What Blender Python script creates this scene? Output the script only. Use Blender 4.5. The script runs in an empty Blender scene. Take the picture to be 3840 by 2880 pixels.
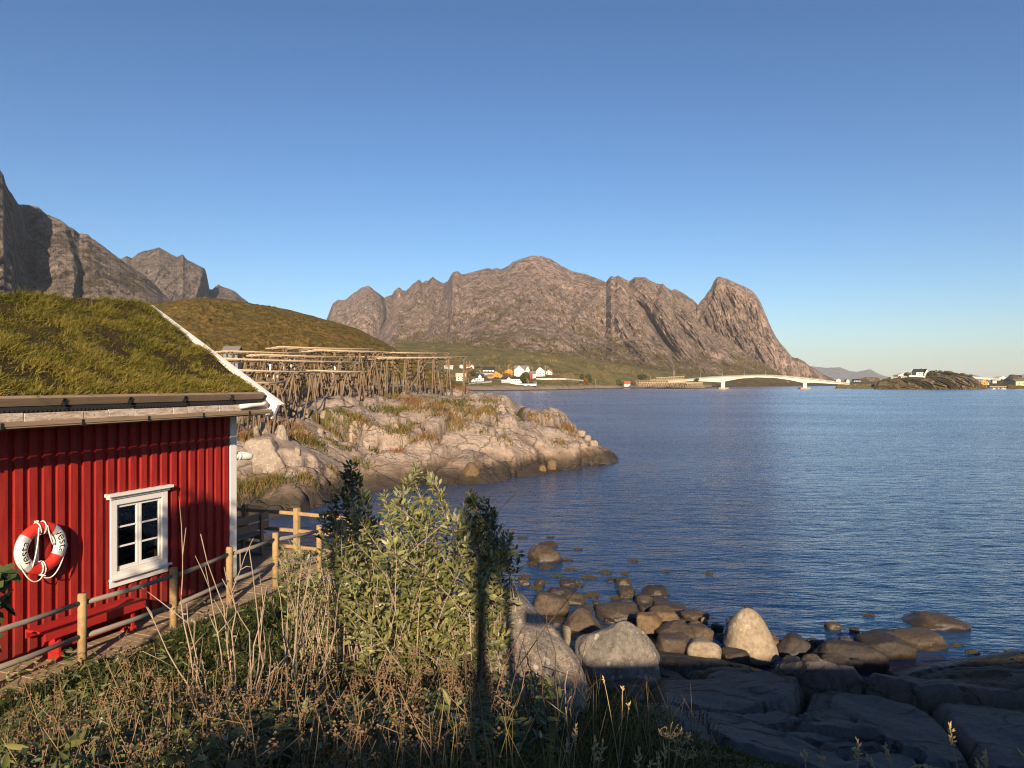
import bpy, bmesh, math, random
import numpy as np
from mathutils import Vector, Matrix

# ------------------------------------------------------------------ camera, sky, sun
SC = bpy.context.scene
COL = SC.collection
F = 710.0            # focal length in pixels of a 1024 wide frame
CX, HY = 512.0, 383.5
EYE = 7.0            # height of the eye above the sea

cam_d = bpy.data.cameras.new("camera")
cam = bpy.data.objects.new("camera", cam_d)
COL.objects.link(cam)
cam.location = (0, 0, EYE)
cam.rotation_euler = (math.radians(90), 0, 0)
cam_d.sensor_fit = 'HORIZONTAL'
cam_d.sensor_width = 36.0
cam_d.lens = 36.0 * F / 1024.0
cam_d.shift_y = -(384.0 - HY) / 1024.0
cam_d.clip_start = 0.05
cam_d.clip_end = 80000.0
SC.camera = cam

SUN_EL = math.radians(20.0)
SUN_AZ = math.radians(177.5)       # clockwise from +Y: the sun stands behind the camera
world = bpy.data.worlds.new("World")
SC.world = world
world.use_nodes = True
wn = world.node_tree.nodes
wl = world.node_tree.links
bgn = wn.get("Background") or wn.new("ShaderNodeBackground")
sky = wn.new("ShaderNodeTexSky")
sky.sky_type = 'NISHITA'
sky.sun_disc = False
sky.sun_elevation = SUN_EL
sky.sun_rotation = SUN_AZ
sky.altitude = 0.0
sky.air_density = 1.0
sky.dust_density = 0.3
sky.ozone_density = 4.0
hs = wn.new("ShaderNodeHueSaturation")
hs.inputs['Saturation'].default_value = 1.06
hs.inputs['Hue'].default_value = 0.499
wl.new(sky.outputs[0], hs.inputs['Color'])
gm = wn.new("ShaderNodeGamma")
gm.inputs[1].default_value = 1.22
wl.new(hs.outputs[0], gm.inputs[0])
wl.new(gm.outputs[0], bgn.inputs[0])
bgn.inputs[1].default_value = 0.0505

sun_d = bpy.data.lights.new("sun", 'SUN')
sun_d.energy = 5.0
sun_d.angle = math.radians(0.5)
sun_d.color = (1.0, 0.80, 0.58)
sun = bpy.data.objects.new("sun", sun_d)
COL.objects.link(sun)
sdir = Vector((math.sin(SUN_AZ) * math.cos(SUN_EL), math.cos(SUN_AZ) * math.cos(SUN_EL), math.sin(SUN_EL)))
sun.rotation_euler = sdir.to_track_quat('Z', 'Y').to_euler()
sun.location = (3, -20, 30)

SC.view_settings.view_transform = 'Standard'
SC.view_settings.look = 'None'
SC.view_settings.exposure = 0.78
SC.view_settings.gamma = 1.0
SC.view_settings.use_curve_mapping = False
SC.cycles.use_denoising = True
SC.cycles.denoiser = 'OPENIMAGEDENOISE'
SC.cycles.denoising_input_passes = 'RGB_ALBEDO_NORMAL'
SC.cycles.denoising_prefilter = 'FAST'
SC.cycles.use_adaptive_sampling = False
SC.cycles.filter_width = 1.15
SC.cycles.max_bounces = 6
SC.cycles.diffuse_bounces = 2
SC.cycles.glossy_bounces = 3
SC.cycles.transparent_max_bounces = 16
SC.cycles.volume_bounces = 0
SC.cycles.caustics_reflective = False
SC.cycles.caustics_refractive = False

RNG = np.random.default_rng(7)
random.seed(7)

# ------------------------------------------------------------------ helpers
def P(px, py, Y):
    """the point at depth Y that the frame shows at (px, py)"""
    return np.array([(px - CX) / F * Y, Y, EYE - (py - HY) / F * Y])

def tag(o, label=None, cat=None, group=None, kind=None):
    if label: o["label"] = label
    if cat: o["category"] = cat
    if group: o["group"] = group
    if kind: o["kind"] = kind
    return o

def empty(name, loc, label=None, cat=None, group=None):
    o = bpy.data.objects.new(name, None)
    o.empty_display_size = 0.2
    COL.objects.link(o)
    o.location = tuple(float(c) for c in loc)
    return tag(o, label, cat, group)

def np_mesh(name, verts, quads=None, tris=None, mat=None, parent=None, smooth=True, attrs=None):
    verts = np.asarray(verts, dtype=np.float32)
    if parent is not None:
        verts = verts - world_loc(parent)
    nq = 0 if quads is None else len(quads)
    nt = 0 if tris is None else len(tris)
    me = bpy.data.meshes.new(name)
    me.vertices.add(len(verts))
    me.vertices.foreach_set("co", verts.reshape(-1))
    li = []
    if nq: li.append(np.asarray(quads, dtype=np.int32).reshape(-1))
    if nt: li.append(np.asarray(tris, dtype=np.int32).reshape(-1))
    li = np.concatenate(li)
    me.loops.add(len(li))
    me.loops.foreach_set("vertex_index", li)
    me.polygons.add(nq + nt)
    st = np.concatenate([np.arange(nq) * 4, nq * 4 + np.arange(nt) * 3]).astype(np.int32)
    me.polygons.foreach_set("loop_start", st)
    try:
        me.polygons.foreach_set("loop_total", np.concatenate([np.full(nq, 4), np.full(nt, 3)]).astype(np.int32))
    except Exception:
        pass
    me.polygons.foreach_set("use_smooth", np.full(nq + nt, bool(smooth)))
    if attrs:
        for k, v in attrs.items():
            a = me.attributes.new(k, 'FLOAT', 'POINT')
            a.data.foreach_set("value", np.asarray(v, dtype=np.float32))
    me.update(calc_edges=True)
    me.validate()
    o = bpy.data.objects.new(name, me)
    COL.objects.link(o)
    if mat: me.materials.append(mat)
    if parent is not None: o.parent = parent
    return o

def world_loc(o):
    v = np.zeros(3, dtype=np.float32)
    while o is not None:
        v += np.array(o.location, dtype=np.float32)
        o = o.parent
    return v

def grid_quads(nu, nv):
    i = np.arange(nu - 1)[:, None] * nv + np.arange(nv - 1)[None, :]
    i = i.reshape(-1)
    return np.stack([i, i + nv, i + nv + 1, i + 1], 1)

class MB:
    """collects boxes, tubes and prisms in world coordinates, builds ONE mesh"""
    def __init__(self):
        self.v = []; self.f = []
    def add(self, vs, fs):
        n = len(self.v)
        self.v += [tuple(float(c) for c in p) for p in vs]
        self.f += [tuple(i + n for i in f) for f in fs]
    def obox(self, o, a, b, c):
        """box from corner o with edge vectors a, b, c"""
        o, a, b, c = (np.asarray(q, dtype=float) for q in (o, a, b, c))
        if np.dot(np.cross(a, b), c) < 0: a, b = b, a
        vs = [o, o + a, o + a + b, o + b, o + c, o + a + c, o + a + b + c, o + b + c]
        self.add(vs, [(0, 3, 2, 1), (4, 5, 6, 7), (0, 1, 5, 4), (1, 2, 6, 5), (2, 3, 7, 6), (3, 0, 4, 7)])
    def box(self, x0, x1, y0, y1, z0, z1):
        self.obox((x0, y0, z0), (x1 - x0, 0, 0), (0, y1 - y0, 0), (0, 0, z1 - z0))
    def bar(self, p, q, w, h, up=(0, 0, 1)):
        """rectangular bar from p to q, w across, h along up"""
        p = np.asarray(p, float); q = np.asarray(q, float)
        d = q - p; L = np.linalg.norm(d); d = d / L
        s = np.cross(d, np.asarray(up, float))
        if np.linalg.norm(s) < 1e-6: s = np.cross(d, (1, 0, 0.01))
        s = s / np.linalg.norm(s); u = np.cross(s, d)
        self.obox(p - s * w / 2 - u * h / 2, d * L, s * w, u * h)
    def tube(self, pts, rad, n=8, cap=True):
        pts = [np.asarray(p, float) for p in pts]
        if not hasattr(rad, '__len__'): rad = [rad] * len(pts)
        vs, fs = [], []
        prev = None
        for i, p in enumerate(pts):
            a = pts[max(i - 1, 0)]; b = pts[min(i + 1, len(pts) - 1)]
            d = b - a; d = d / (np.linalg.norm(d) + 1e-9)
            if prev is None:
                s = np.cross(d, (0, 0, 1))
                if np.linalg.norm(s) < 1e-3: s = np.cross(d, (0, 1, 0))
            else:
                s = prev - d * np.dot(prev, d)
            s = s / (np.linalg.norm(s) + 1e-9); prev = s
            t = np.cross(d, s)
            for k in range(n):
                an = 2 * math.pi * k / n
                vs.append(p + rad[i] * (math.cos(an) * s + math.sin(an) * t))
        for i in range(len(pts) - 1):
            for k in range(n):
                k2 = (k + 1) % n
                fs.append((i * n + k, i * n + k2, (i + 1) * n + k2, (i + 1) * n + k))
        if cap:
            fs.append(tuple(range(n))[::-1])
            fs.append(tuple((len(pts) - 1) * n + k for k in range(n)))
        self.add(vs, fs)
    def prism(self, poly, ext):
        poly = [np.asarray(p, float) for p in poly]; ext = np.asarray(ext, float)
        nrm = np.zeros(3)
        for i in range(len(poly)):
            nrm += np.cross(poly[i], poly[(i + 1) % len(poly)])
        if np.dot(nrm, ext) > 0: poly = poly[::-1]
        n = len(poly)
        fs = [tuple(range(n)), tuple(range(2 * n - 1, n - 1, -1))]
        for i in range(n):
            j = (i + 1) % n
            fs.append((j, i, i + n, j + n))
        self.add(poly + [p + ext for p in poly], fs)
    def build(self, name, mat, parent=None, smooth=False, bevel=0.0):
        off = world_loc(parent) if parent is not None else np.zeros(3)
        me = bpy.data.meshes.new(name)
        me.from_pydata([(a - off[0], b - off[1], c - off[2]) for a, b, c in self.v], [], self.f)
        if smooth:
            me.polygons.foreach_set("use_smooth", [True] * len(me.polygons))
        me.update()
        o = bpy.data.objects.new(name, me)
        COL.objects.link(o)
        if mat: me.materials.append(mat)
        if parent is not None: o.parent = parent
        if bevel > 0:
            m = o.modifiers.new("bevel", 'BEVEL'); m.width = bevel; m.segments = 2; m.limit_method = 'ANGLE'
            m.harden_normals = False
        return o

# ---- noise (numpy)
_perm = RNG.permutation(4096)
def _h(ix, iy, iz):
    return _perm[(_perm[(_perm[ix & 4095] + iy) & 4095] + iz) & 4095]
_g3 = RNG.normal(size=(4096, 3)); _g3 /= np.linalg.norm(_g3, axis=1)[:, None]
_r3 = RNG.random((4096, 3))
def perlin(x, y, z=0.0):
    x, y, z = np.broadcast_arrays(np.asarray(x, float), np.asarray(y, float), np.asarray(z, float))
    ix = np.floor(x).astype(np.int64); iy = np.floor(y).astype(np.int64); iz = np.floor(z).astype(np.int64)
    fx = x - ix; fy = y - iy; fz = z - iz
    u = fx * fx * fx * (fx * (fx * 6 - 15) + 10); v = fy * fy * fy * (fy * (fy * 6 - 15) + 10); w = fz * fz * fz * (fz * (fz * 6 - 15) + 10)
    out = 0.0
    for dx in (0, 1):
        for dy in (0, 1):
            for dz in (0, 1):
                g = _g3[_h(ix + dx, iy + dy, iz + dz)]
                d = g[..., 0] * (fx - dx) + g[..., 1] * (fy - dy) + g[..., 2] * (fz - dz)
                out = out + d * (u if dx else 1 - u) * (v if dy else 1 - v) * (w if dz else 1 - w)
    return out * 1.5
def fbm(x, y, z=0.0, o=4, lac=2.05, gain=0.5):
    s = 0.0; a = 1.0; f = 1.0
    for i in range(o):
        s = s + a * perlin(np.asarray(x) * f + 17.3 * i, np.asarray(y) * f - 9.1 * i, np.asarray(z) * f + 3.7 * i)
        a *= gain; f *= lac
    return s
def ridged(x, y, z=0.0, o=4, lac=2.1, gain=0.5):
    s = 0.0; a = 1.0; f = 1.0
    for i in range(o):
        s = s + a * (1 - 2 * np.abs(perlin(np.asarray(x) * f + 31.7 * i, np.asarray(y) * f + 5.1 * i, np.asarray(z) * f - 8.3 * i)))
        a *= gain; f *= lac
    return s
def worley(x, y):
    """distance to the nearest and second nearest feature point, and the cell's random number"""
    x = np.asarray(x, float); y = np.asarray(y, float)
    ix = np.floor(x).astype(np.int64); iy = np.floor(y).astype(np.int64)
    f1 = np.full(x.shape, 9.0); f2 = np.full(x.shape, 9.0); rid = np.zeros(x.shape)
    for dx in (-1, 0, 1):
        for dy in (-1, 0, 1):
            h = _h(ix + dx, iy + dy, 5)
            cx = ix + dx + _r3[h, 0]; cy = iy + dy + _r3[h, 1]
            d = np.sqrt((x - cx) ** 2 + (y - cy) ** 2)
            near = d < f1
            f2 = np.where(near, f1, np.minimum(f2, d))
            rid = np.where(near, _r3[h, 2], rid)
            f1 = np.where(near, d, f1)
    return f1, f2, rid
def sstep(a, b, x):
    t = np.clip((x - a) / (b - a), 0, 1)
    return t * t * (3 - 2 * t)

class RBF:
    """smooth height field through scattered (x, y, z) points"""
    def __init__(self, pts, c=1.5, lam=0.02):
        pts = np.asarray(pts, float); self.p = pts[:, :2]; self.c = c
        n = len(pts)
        K = self.k(self.p, self.p) + (-lam) * np.eye(n)
        A = np.zeros((n + 3, n + 3)); A[:n, :n] = K
        A[:n, n] = 1; A[:n, n + 1:] = self.p; A[n, :n] = 1; A[n + 1:, :n] = self.p.T
        self.w = np.linalg.lstsq(A, np.concatenate([pts[:, 2], np.zeros(3)]), rcond=None)[0]
    def k(self, a, b):
        d2 = ((a[:, None, :] - b[None, :, :]) ** 2).sum(-1)
        return np.sqrt(d2 + self.c ** 2)
    def __call__(self, x, y):
        x = np.asarray(x, float); q = np.stack([x.reshape(-1), np.asarray(y, float).reshape(-1)], 1)
        out = np.empty(len(q)); n = len(self.p)
        for i in range(0, len(q), 20000):
            b = q[i:i + 20000]
            out[i:i + 20000] = self.k(b, self.p) @ self.w[:n] + self.w[n] + b @ self.w[n + 1:]
        return out.reshape(x.shape)

# ------------------------------------------------------------------ materials
class NT:
    def __init__(self, name):
        self.m = bpy.data.materials.new(name); self.m.use_nodes = True
        self.t = self.m.node_tree; self.n = self.t.nodes; self.l = self.t.links
        self.b = self.n.get("Principled BSDF"); self.out = self.n.get("Material Output")
    def new(self, ty, **kw):
        nd = self.n.new(ty)
        for k, v in kw.items(): setattr(nd, k, v)
        return nd
    def put(self, sock, v):
        if isinstance(v, bpy.types.NodeSocket): self.l.new(v, sock)
        elif isinstance(v, (tuple, list)) and len(v) == 3 and sock.type == 'RGBA': sock.default_value = (*v, 1)
        else: sock.default_value = v
    def coord(self, kind='Object', scale=(1, 1, 1), rot=(0, 0, 0)):
        if kind == 'Position': s = self.new("ShaderNodeNewGeometry").outputs['Position']
        else: s = self.new("ShaderNodeTexCoord").outputs[kind]
        mp = self.new("ShaderNodeMapping")
        self.l.new(s, mp.inputs[0]); mp.inputs['Scale'].default_value = scale; mp.inputs['Rotation'].default_value = rot
        return mp.outputs[0]
    def noise(self, vec, scale, detail=4, rough=0.55, dist=0.0):
        nd = self.new("ShaderNodeTexNoise")
        self.l.new(vec, nd.inputs['Vector'])
        nd.inputs['Scale'].default_value = scale; nd.inputs['Detail'].default_value = detail
        nd.inputs['Roughness'].default_value = rough; nd.inputs['Distortion'].default_value = dist
        return nd.outputs[0]
    def vor(self, vec, scale, feature='F1', out=0):
        nd = self.new("ShaderNodeTexVoronoi"); nd.feature = feature
        self.l.new(vec, nd.inputs['Vector']); nd.inputs['Scale'].default_value = scale
        return nd.outputs[out]
    def ramp(self, fac, stops, interp='LINEAR'):
        nd = self.new("ShaderNodeValToRGB"); cr = nd.color_ramp; cr.interpolation = interp
        while len(cr.elements) < len(stops): cr.elements.new(0.5)
        for e, (p, c) in zip(cr.elements, stops):
            e.position = p
            e.color = (c, c, c, 1) if not hasattr(c, '__len__') else (*c, 1)
        self.put(nd.inputs[0], fac)
        return nd.outputs[0]
    def mix(self, fac, a, b, mode='MIX'):
        nd = self.new("ShaderNodeMix"); nd.data_type = 'RGBA'; nd.blend_type = mode
        self.put(nd.inputs[0], fac); self.put(nd.inputs[6], a); self.put(nd.inputs[7], b)
        return nd.outputs[2]
    def math(self, op, a, b=0.0, clamp=False):
        nd = self.new("ShaderNodeMath"); nd.operation = op; nd.use_clamp = clamp
        self.put(nd.inputs[0], a); self.put(nd.inputs[1], b)
        return nd.outputs[0]
    def bump(self, h, strength=0.5, dist=0.02, normal=None):
        nd = self.new("ShaderNodeBump"); nd.inputs['Strength'].default_value = strength; nd.inputs['Distance'].default_value = dist
        self.put(nd.inputs['Height'], h)
        if normal is not None: self.l.new(normal, nd.inputs['Normal'])
        return nd.outputs[0]
    def attr(self, name):
        nd = self.new("ShaderNodeAttribute"); nd.attribute_name = name
        return nd.outputs['Fac']
    def sep(self, vec):
        nd = self.new("ShaderNodeSeparateXYZ"); self.l.new(vec, nd.inputs[0]); return nd.outputs
    def pos(self): return self.new("ShaderNodeNewGeometry").outputs['Position']
    def nrm(self, true=False): return self.new("ShaderNodeNewGeometry").outputs['True Normal' if true else 'Normal']
    def fin(self, col=None, rough=0.8, normal=None, spec=0.3, metal=0.0):
        if col is not None: self.put(self.b.inputs['Base Color'], col)
        self.put(self.b.inputs['Roughness'], rough); self.put(self.b.inputs['Metallic'], metal)
        self.b.inputs['Specular IOR Level'].default_value = spec
        if normal is not None: self.l.new(normal, self.b.inputs['Normal'])
        return self.m

def plain(name, col, rough=0.7, spec=0.3, metal=0.0, vary=0.12, scale=6.0, bump=0.0):
    t = NT(name); v = t.coord('Object')
    n = t.noise(v, scale, 5, 0.6)
    c = t.mix(n, tuple(c * (1 - vary) for c in col), tuple(min(1, c * (1 + vary)) for c in col))
    nm = t.bump(n, bump, 0.02) if bump else None
    return t.fin(c, rough, nm, spec, metal)

WALL_ANG = math.atan2(0.9325, 0.361)      # direction of the cabin's long wall in plan
def wood(name, c1, c2, ang=WALL_ANG, rough=0.75, along=0.9, across=28.0, knots=True):
    """weathered timber with the grain running along the direction `ang` in plan"""
    t = NT(name)
    v = t.coord('Position', (1, 1, 1), (0, 0, 0))
    rot = t.new("ShaderNodeMapping"); t.l.new(v, rot.inputs[0]); rot.inputs['Rotation'].default_value = (0, 0, -ang)
    st = t.new("ShaderNodeMapping"); t.l.new(rot.outputs[0], st.inputs[0]); st.inputs['Scale'].default_value = (along, across, across)
    g = t.noise(st.outputs[0], 1.6, 6, 0.65, 0.6)
    b = t.noise(v, 2.3, 4, 0.6)
    k = t.math('MULTIPLY_ADD', g, 0.75); k.node.inputs[2].default_value = 0.0
    k2 = t.math('ADD', k, t.math('MULTIPLY', b, 0.35))
    c = t.mix(t.ramp(k2, [(0.3, 0.0), (0.75, 1.0)]), c1, c2)
    nm = t.bump(g, 0.35, 0.006)
    return t.fin(c, rough, nm, 0.25)
# ------------------------------------------------------------------ big structure: sea, land, mountains
C0 = np.array([-5.09, 13.0, 0.0])           # far front corner of the red cabin (plan)
D = np.array([0.361, 0.9325, 0.0])          # along its long wall, away from the camera
N = np.array([0.9325, -0.361, 0.0])         # out of that wall
def W(t, off, z):
    """t metres back from the corner along the wall, off metres out of it, height z"""
    q = C0 - D * t + N * off
    return np.array([q[0], q[1], z])
DECK = 3.32

def mat_rock():
    t = NT("coast_granite")
    p = t.coord('Position')
    big = t.noise(p, 0.35, 4, 0.6)
    mid = t.noise(p, 2.4, 6, 0.65)
    fine = t.noise(p, 14.0, 5, 0.7)
    c = t.mix(t.ramp(big, [(0.35, 0.0), (0.65, 1.0)]), (0.32, 0.235, 0.175), (0.46, 0.34, 0.25))
    c = t.mix(t.ramp(mid, [(0.42, 0.0), (0.62, 0.75)]), c, (0.22, 0.185, 0.155))
    c = t.mix(t.ramp(fine, [(0.36, 0.6), (0.5, 0.0)]), c, (0.12, 0.10, 0.085))
    lich = t.vor(t.coord('Position'), 9.0, 'F1', 0)
    lm = t.math('MULTIPLY', t.ramp(lich, [(0.16, 1.0), (0.30, 0.0)]), t.ramp(t.noise(p, 0.9, 3, 0.5), [(0.45, 0.0), (0.62, 0.75)]))
    c = t.mix(lm, c, (0.46, 0.43, 0.36))
    blk = t.math('MULTIPLY', t.ramp(t.noise(p, 5.0, 6, 0.75), [(0.56, 0.0), (0.66, 0.7)]), t.ramp(t.noise(p, 0.6, 2, 0.5), [(0.4, 0.0), (0.6, 1.0)]))
    c = t.mix(blk, c, (0.09, 0.085, 0.075))
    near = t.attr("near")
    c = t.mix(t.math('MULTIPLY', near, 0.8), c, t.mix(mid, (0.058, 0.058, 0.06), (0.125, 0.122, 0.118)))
    wv = t.new("ShaderNodeVectorMath"); wv.operation = 'ADD'
    nd = t.new("ShaderNodeTexNoise"); nd.inputs['Scale'].default_value = 0.8; nd.inputs['Detail'].default_value = 4; t.l.new(p, nd.inputs['Vector'])
    t.l.new(p, wv.inputs[0]); t.l.new(nd.outputs[1], wv.inputs[1])
    st2 = t.new("ShaderNodeMapping"); t.l.new(wv.outputs[0], st2.inputs[0]); st2.inputs['Scale'].default_value = (0.55, 1.0, 1.0); st2.inputs['Rotation'].default_value = (0, 0, 0.5)
    v1 = t.vor(st2.outputs[0], 0.42, 'DISTANCE_TO_EDGE', 0); v2 = t.vor(st2.outputs[0], 1.3, 'DISTANCE_TO_EDGE', 0)
    cm = t.ramp(t.noise(p, 0.5, 3, 0.6), [(0.45, 0.0), (0.6, 1.0)])
    k1 = t.ramp(v1, [(0.0, 1.0), (0.022, 0.0)]); k2 = t.math('MULTIPLY', t.ramp(v2, [(0.0, 1.0), (0.04, 0.0)]), cm)
    kk = t.math('MAXIMUM', k1, k2)
    c = t.mix(t.math('MULTIPLY', kk, 0.5), c, (0.05, 0.04, 0.032))
    # cracks come with the mesh and are coloured darker
    crack = t.attr("crack")
    c = t.mix(t.math('MULTIPLY', crack, 0.85), c, (0.05, 0.042, 0.03))
    grass = t.attr("grass")
    gn = t.math('ADD', grass, t.math('MULTIPLY', t.math('SUBTRACT', mid, 0.5), 1.4))
    gc = t.mix(t.noise(p, 3.0, 5, 0.7), (0.045, 0.05, 0.014), (0.15, 0.115, 0.045))
    c = t.mix(t.ramp(gn, [(0.42, 0.0), (0.6, 1.0)]), c, gc)
    # tidal zone: rust band, then black algae and weed
    z = t.sep(t.pos())[2]
    zz = t.math('ADD', z, t.math('MULTIPLY', t.math('SUBTRACT', t.noise(p, 0.7, 5, 0.65), 0.5), 1.5))
    c = t.mix(t.ramp(t.math('MULTIPLY', zz, 0.5), [(0.45, 0.8), (0.95, 0.0)]), c, (0.17, 0.11, 0.065))
    c = t.mix(t.ramp(t.math('MULTIPLY', zz, 0.5), [(0.34, 0.95), (0.66, 0.0)]), c, (0.045, 0.036, 0.024))
    uw = t.mix(t.noise(p, 1.2, 5, 0.7), (0.022, 0.026, 0.012), (0.10, 0.075, 0.032))
    c = t.mix(t.ramp(t.math('MULTIPLY_ADD', z, 0.5), [(0.0, 1.0), (0.02, 0.0)]), c, uw)
    nm = t.bump(fine, 0.6, 0.04)
    nm = t.bump(mid, 0.7, 0.2, nm)
    nm = t.bump(t.math('SUBTRACT', 1.0, kk), 0.7, 0.12, nm)
    nm = t.bump(t.noise(t.coord('Position', (0.5, 1.6, 2.2), (0.3, 0.2, 0.5)), 1.6, 5, 0.6), 0.4, 0.2, nm)
    rough = t.ramp(zz, [(0.2, 0.42), (0.75, 0.9)])
    return t.fin(c, rough, nm, 0.3)
M_ROCK = mat_rock()

def mat_water():
    t = NT("sea_water")
    p = t.coord('Position')
    # ripples: long crests leaning a little, plus chop
    v1 = t.coord('Position', (0.55, 1.7, 1), (0, 0, math.radians(12)))
    v2 = t.coord('Position', (0.9, 2.6, 1), (0, 0, math.radians(-16)))
    n1 = t.noise(v1, 0.75, 3, 0.5, 0.4)
    n2 = t.noise(v2, 1.9, 3, 0.55, 0.3)
    n3 = t.noise(t.coord('Position', (0.35, 0.8, 1), (0, 0, math.radians(8))), 0.16, 3, 0.5)
    calm = t.ramp(t.noise(t.coord('Position', (0.5, 1.0, 1)), 0.035, 3, 0.5), [(0.36, 0.55), (0.6, 1.0)])
    h = t.math('ADD', t.math('MULTIPLY', n1, 0.6), t.math('MULTIPLY', n2, 0.28))
    h = t.math('MULTIPLY', h, calm)
    h = t.math('ADD', h, t.math('MULTIPLY', n3, 1.1))
    nm = t.bump(h, 0.8, 0.36)
    # small facets too fine for the height map: tilt the normal directly, so that far water stays rough
    def facet(scale, rot, k):
        nd = t.new("ShaderNodeTexNoise"); nd.inputs['Scale'].default_value = 1.0; nd.inputs['Detail'].default_value = 3.0; nd.inputs['Roughness'].default_value = 0.6
        t.l.new(t.coord('Position', scale, (0, 0, rot)), nd.inputs['Vector'])
        s_ = t.new("ShaderNodeVectorMath"); s_.operation = 'SUBTRACT'; t.l.new(nd.outputs[1], s_.inputs[0]); s_.inputs[1].default_value = (0.5, 0.5, 0.5)
        m_ = t.new("ShaderNodeVectorMath"); m_.operation = 'MULTIPLY'; t.l.new(s_.outputs[0], m_.inputs[0]); m_.inputs[1].default_value = (k * 0.85, k, 0.0)
        return m_.outputs[0]
    a1 = t.new("ShaderNodeVectorMath"); a1.operation = 'ADD'; t.l.new(nm, a1.inputs[0]); t.l.new(facet((0.9, 2.4, 1), 0.2, 0.44), a1.inputs[1])
    a2 = t.new("ShaderNodeVectorMath"); a2.operation = 'ADD'; t.l.new(a1.outputs[0], a2.inputs[0]); t.l.new(facet((4.0, 9.0, 1), -0.15, 0.28), a2.inputs[1])
    a3 = t.new("ShaderNodeVectorMath"); a3.operation = 'NORMALIZE'; t.l.new(a2.outputs[0], a3.inputs[0]); nm = a3.outputs[0]
    fr = t.new("ShaderNodeFresnel"); fr.inputs['IOR'].default_value = 1.33; t.l.new(nm, fr.inputs['Normal'])
    gl = t.new("ShaderNodeBsdfGlossy"); gl.inputs['Roughness'].default_value = 0.2; gl.inputs['Color'].default_value = (1, 1, 1, 1)
    t.l.new(nm, gl.inputs['Normal'])
    tr = t.new("ShaderNodeBsdfTransparent"); tr.inputs['Color'].default_value = (0.86, 0.93, 0.94, 1)
    mx = t.new("ShaderNodeMixShader")
    df = t.new("ShaderNodeBsdfDiffuse"); df.inputs['Color'].default_value = (0.018, 0.085, 0.23, 1)
    m0 = t.new("ShaderNodeMixShader"); m0.inputs[0].default_value = 0.52
    t.l.new(tr.outputs[0], m0.inputs[1]); t.l.new(df.outputs[0], m0.inputs[2])
    t.l.new(fr.outputs[0], mx.inputs[0]); t.l.new(m0.outputs[0], mx.inputs[1]); t.l.new(gl.outputs[0], mx.inputs[2])
    t.l.new(mx.outputs[0], t.out.inputs['Surface'])
    ab = t.new("ShaderNodeVolumeAbsorption"); ab.inputs['Color'].default_value = (0.10, 0.42, 0.55, 1); ab.inputs['Density'].default_value = 0.55
    t.l.new(ab.outputs[0], t.out.inputs['Volume'])
    t.n.remove(t.b)
    return t.m
M_WATER = mat_water()

# sea: surface with depth below it
def build_sea():
    b = MB()
    R = 42000.0
    b.box(-R, R, -60.0, R, -9.0, 0.0)
    o = b.build("water", M_WATER); tag(o, kind="structure")
    s = MB(); s.box(-R, R, -60.0, R, -9.6, -8.97)
    o = s.build("seabed", plain("deep_sea_bed", (0.012, 0.035, 0.055), 0.9, vary=0.3, scale=0.05)); tag(o, kind="structure")
build_sea()

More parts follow.
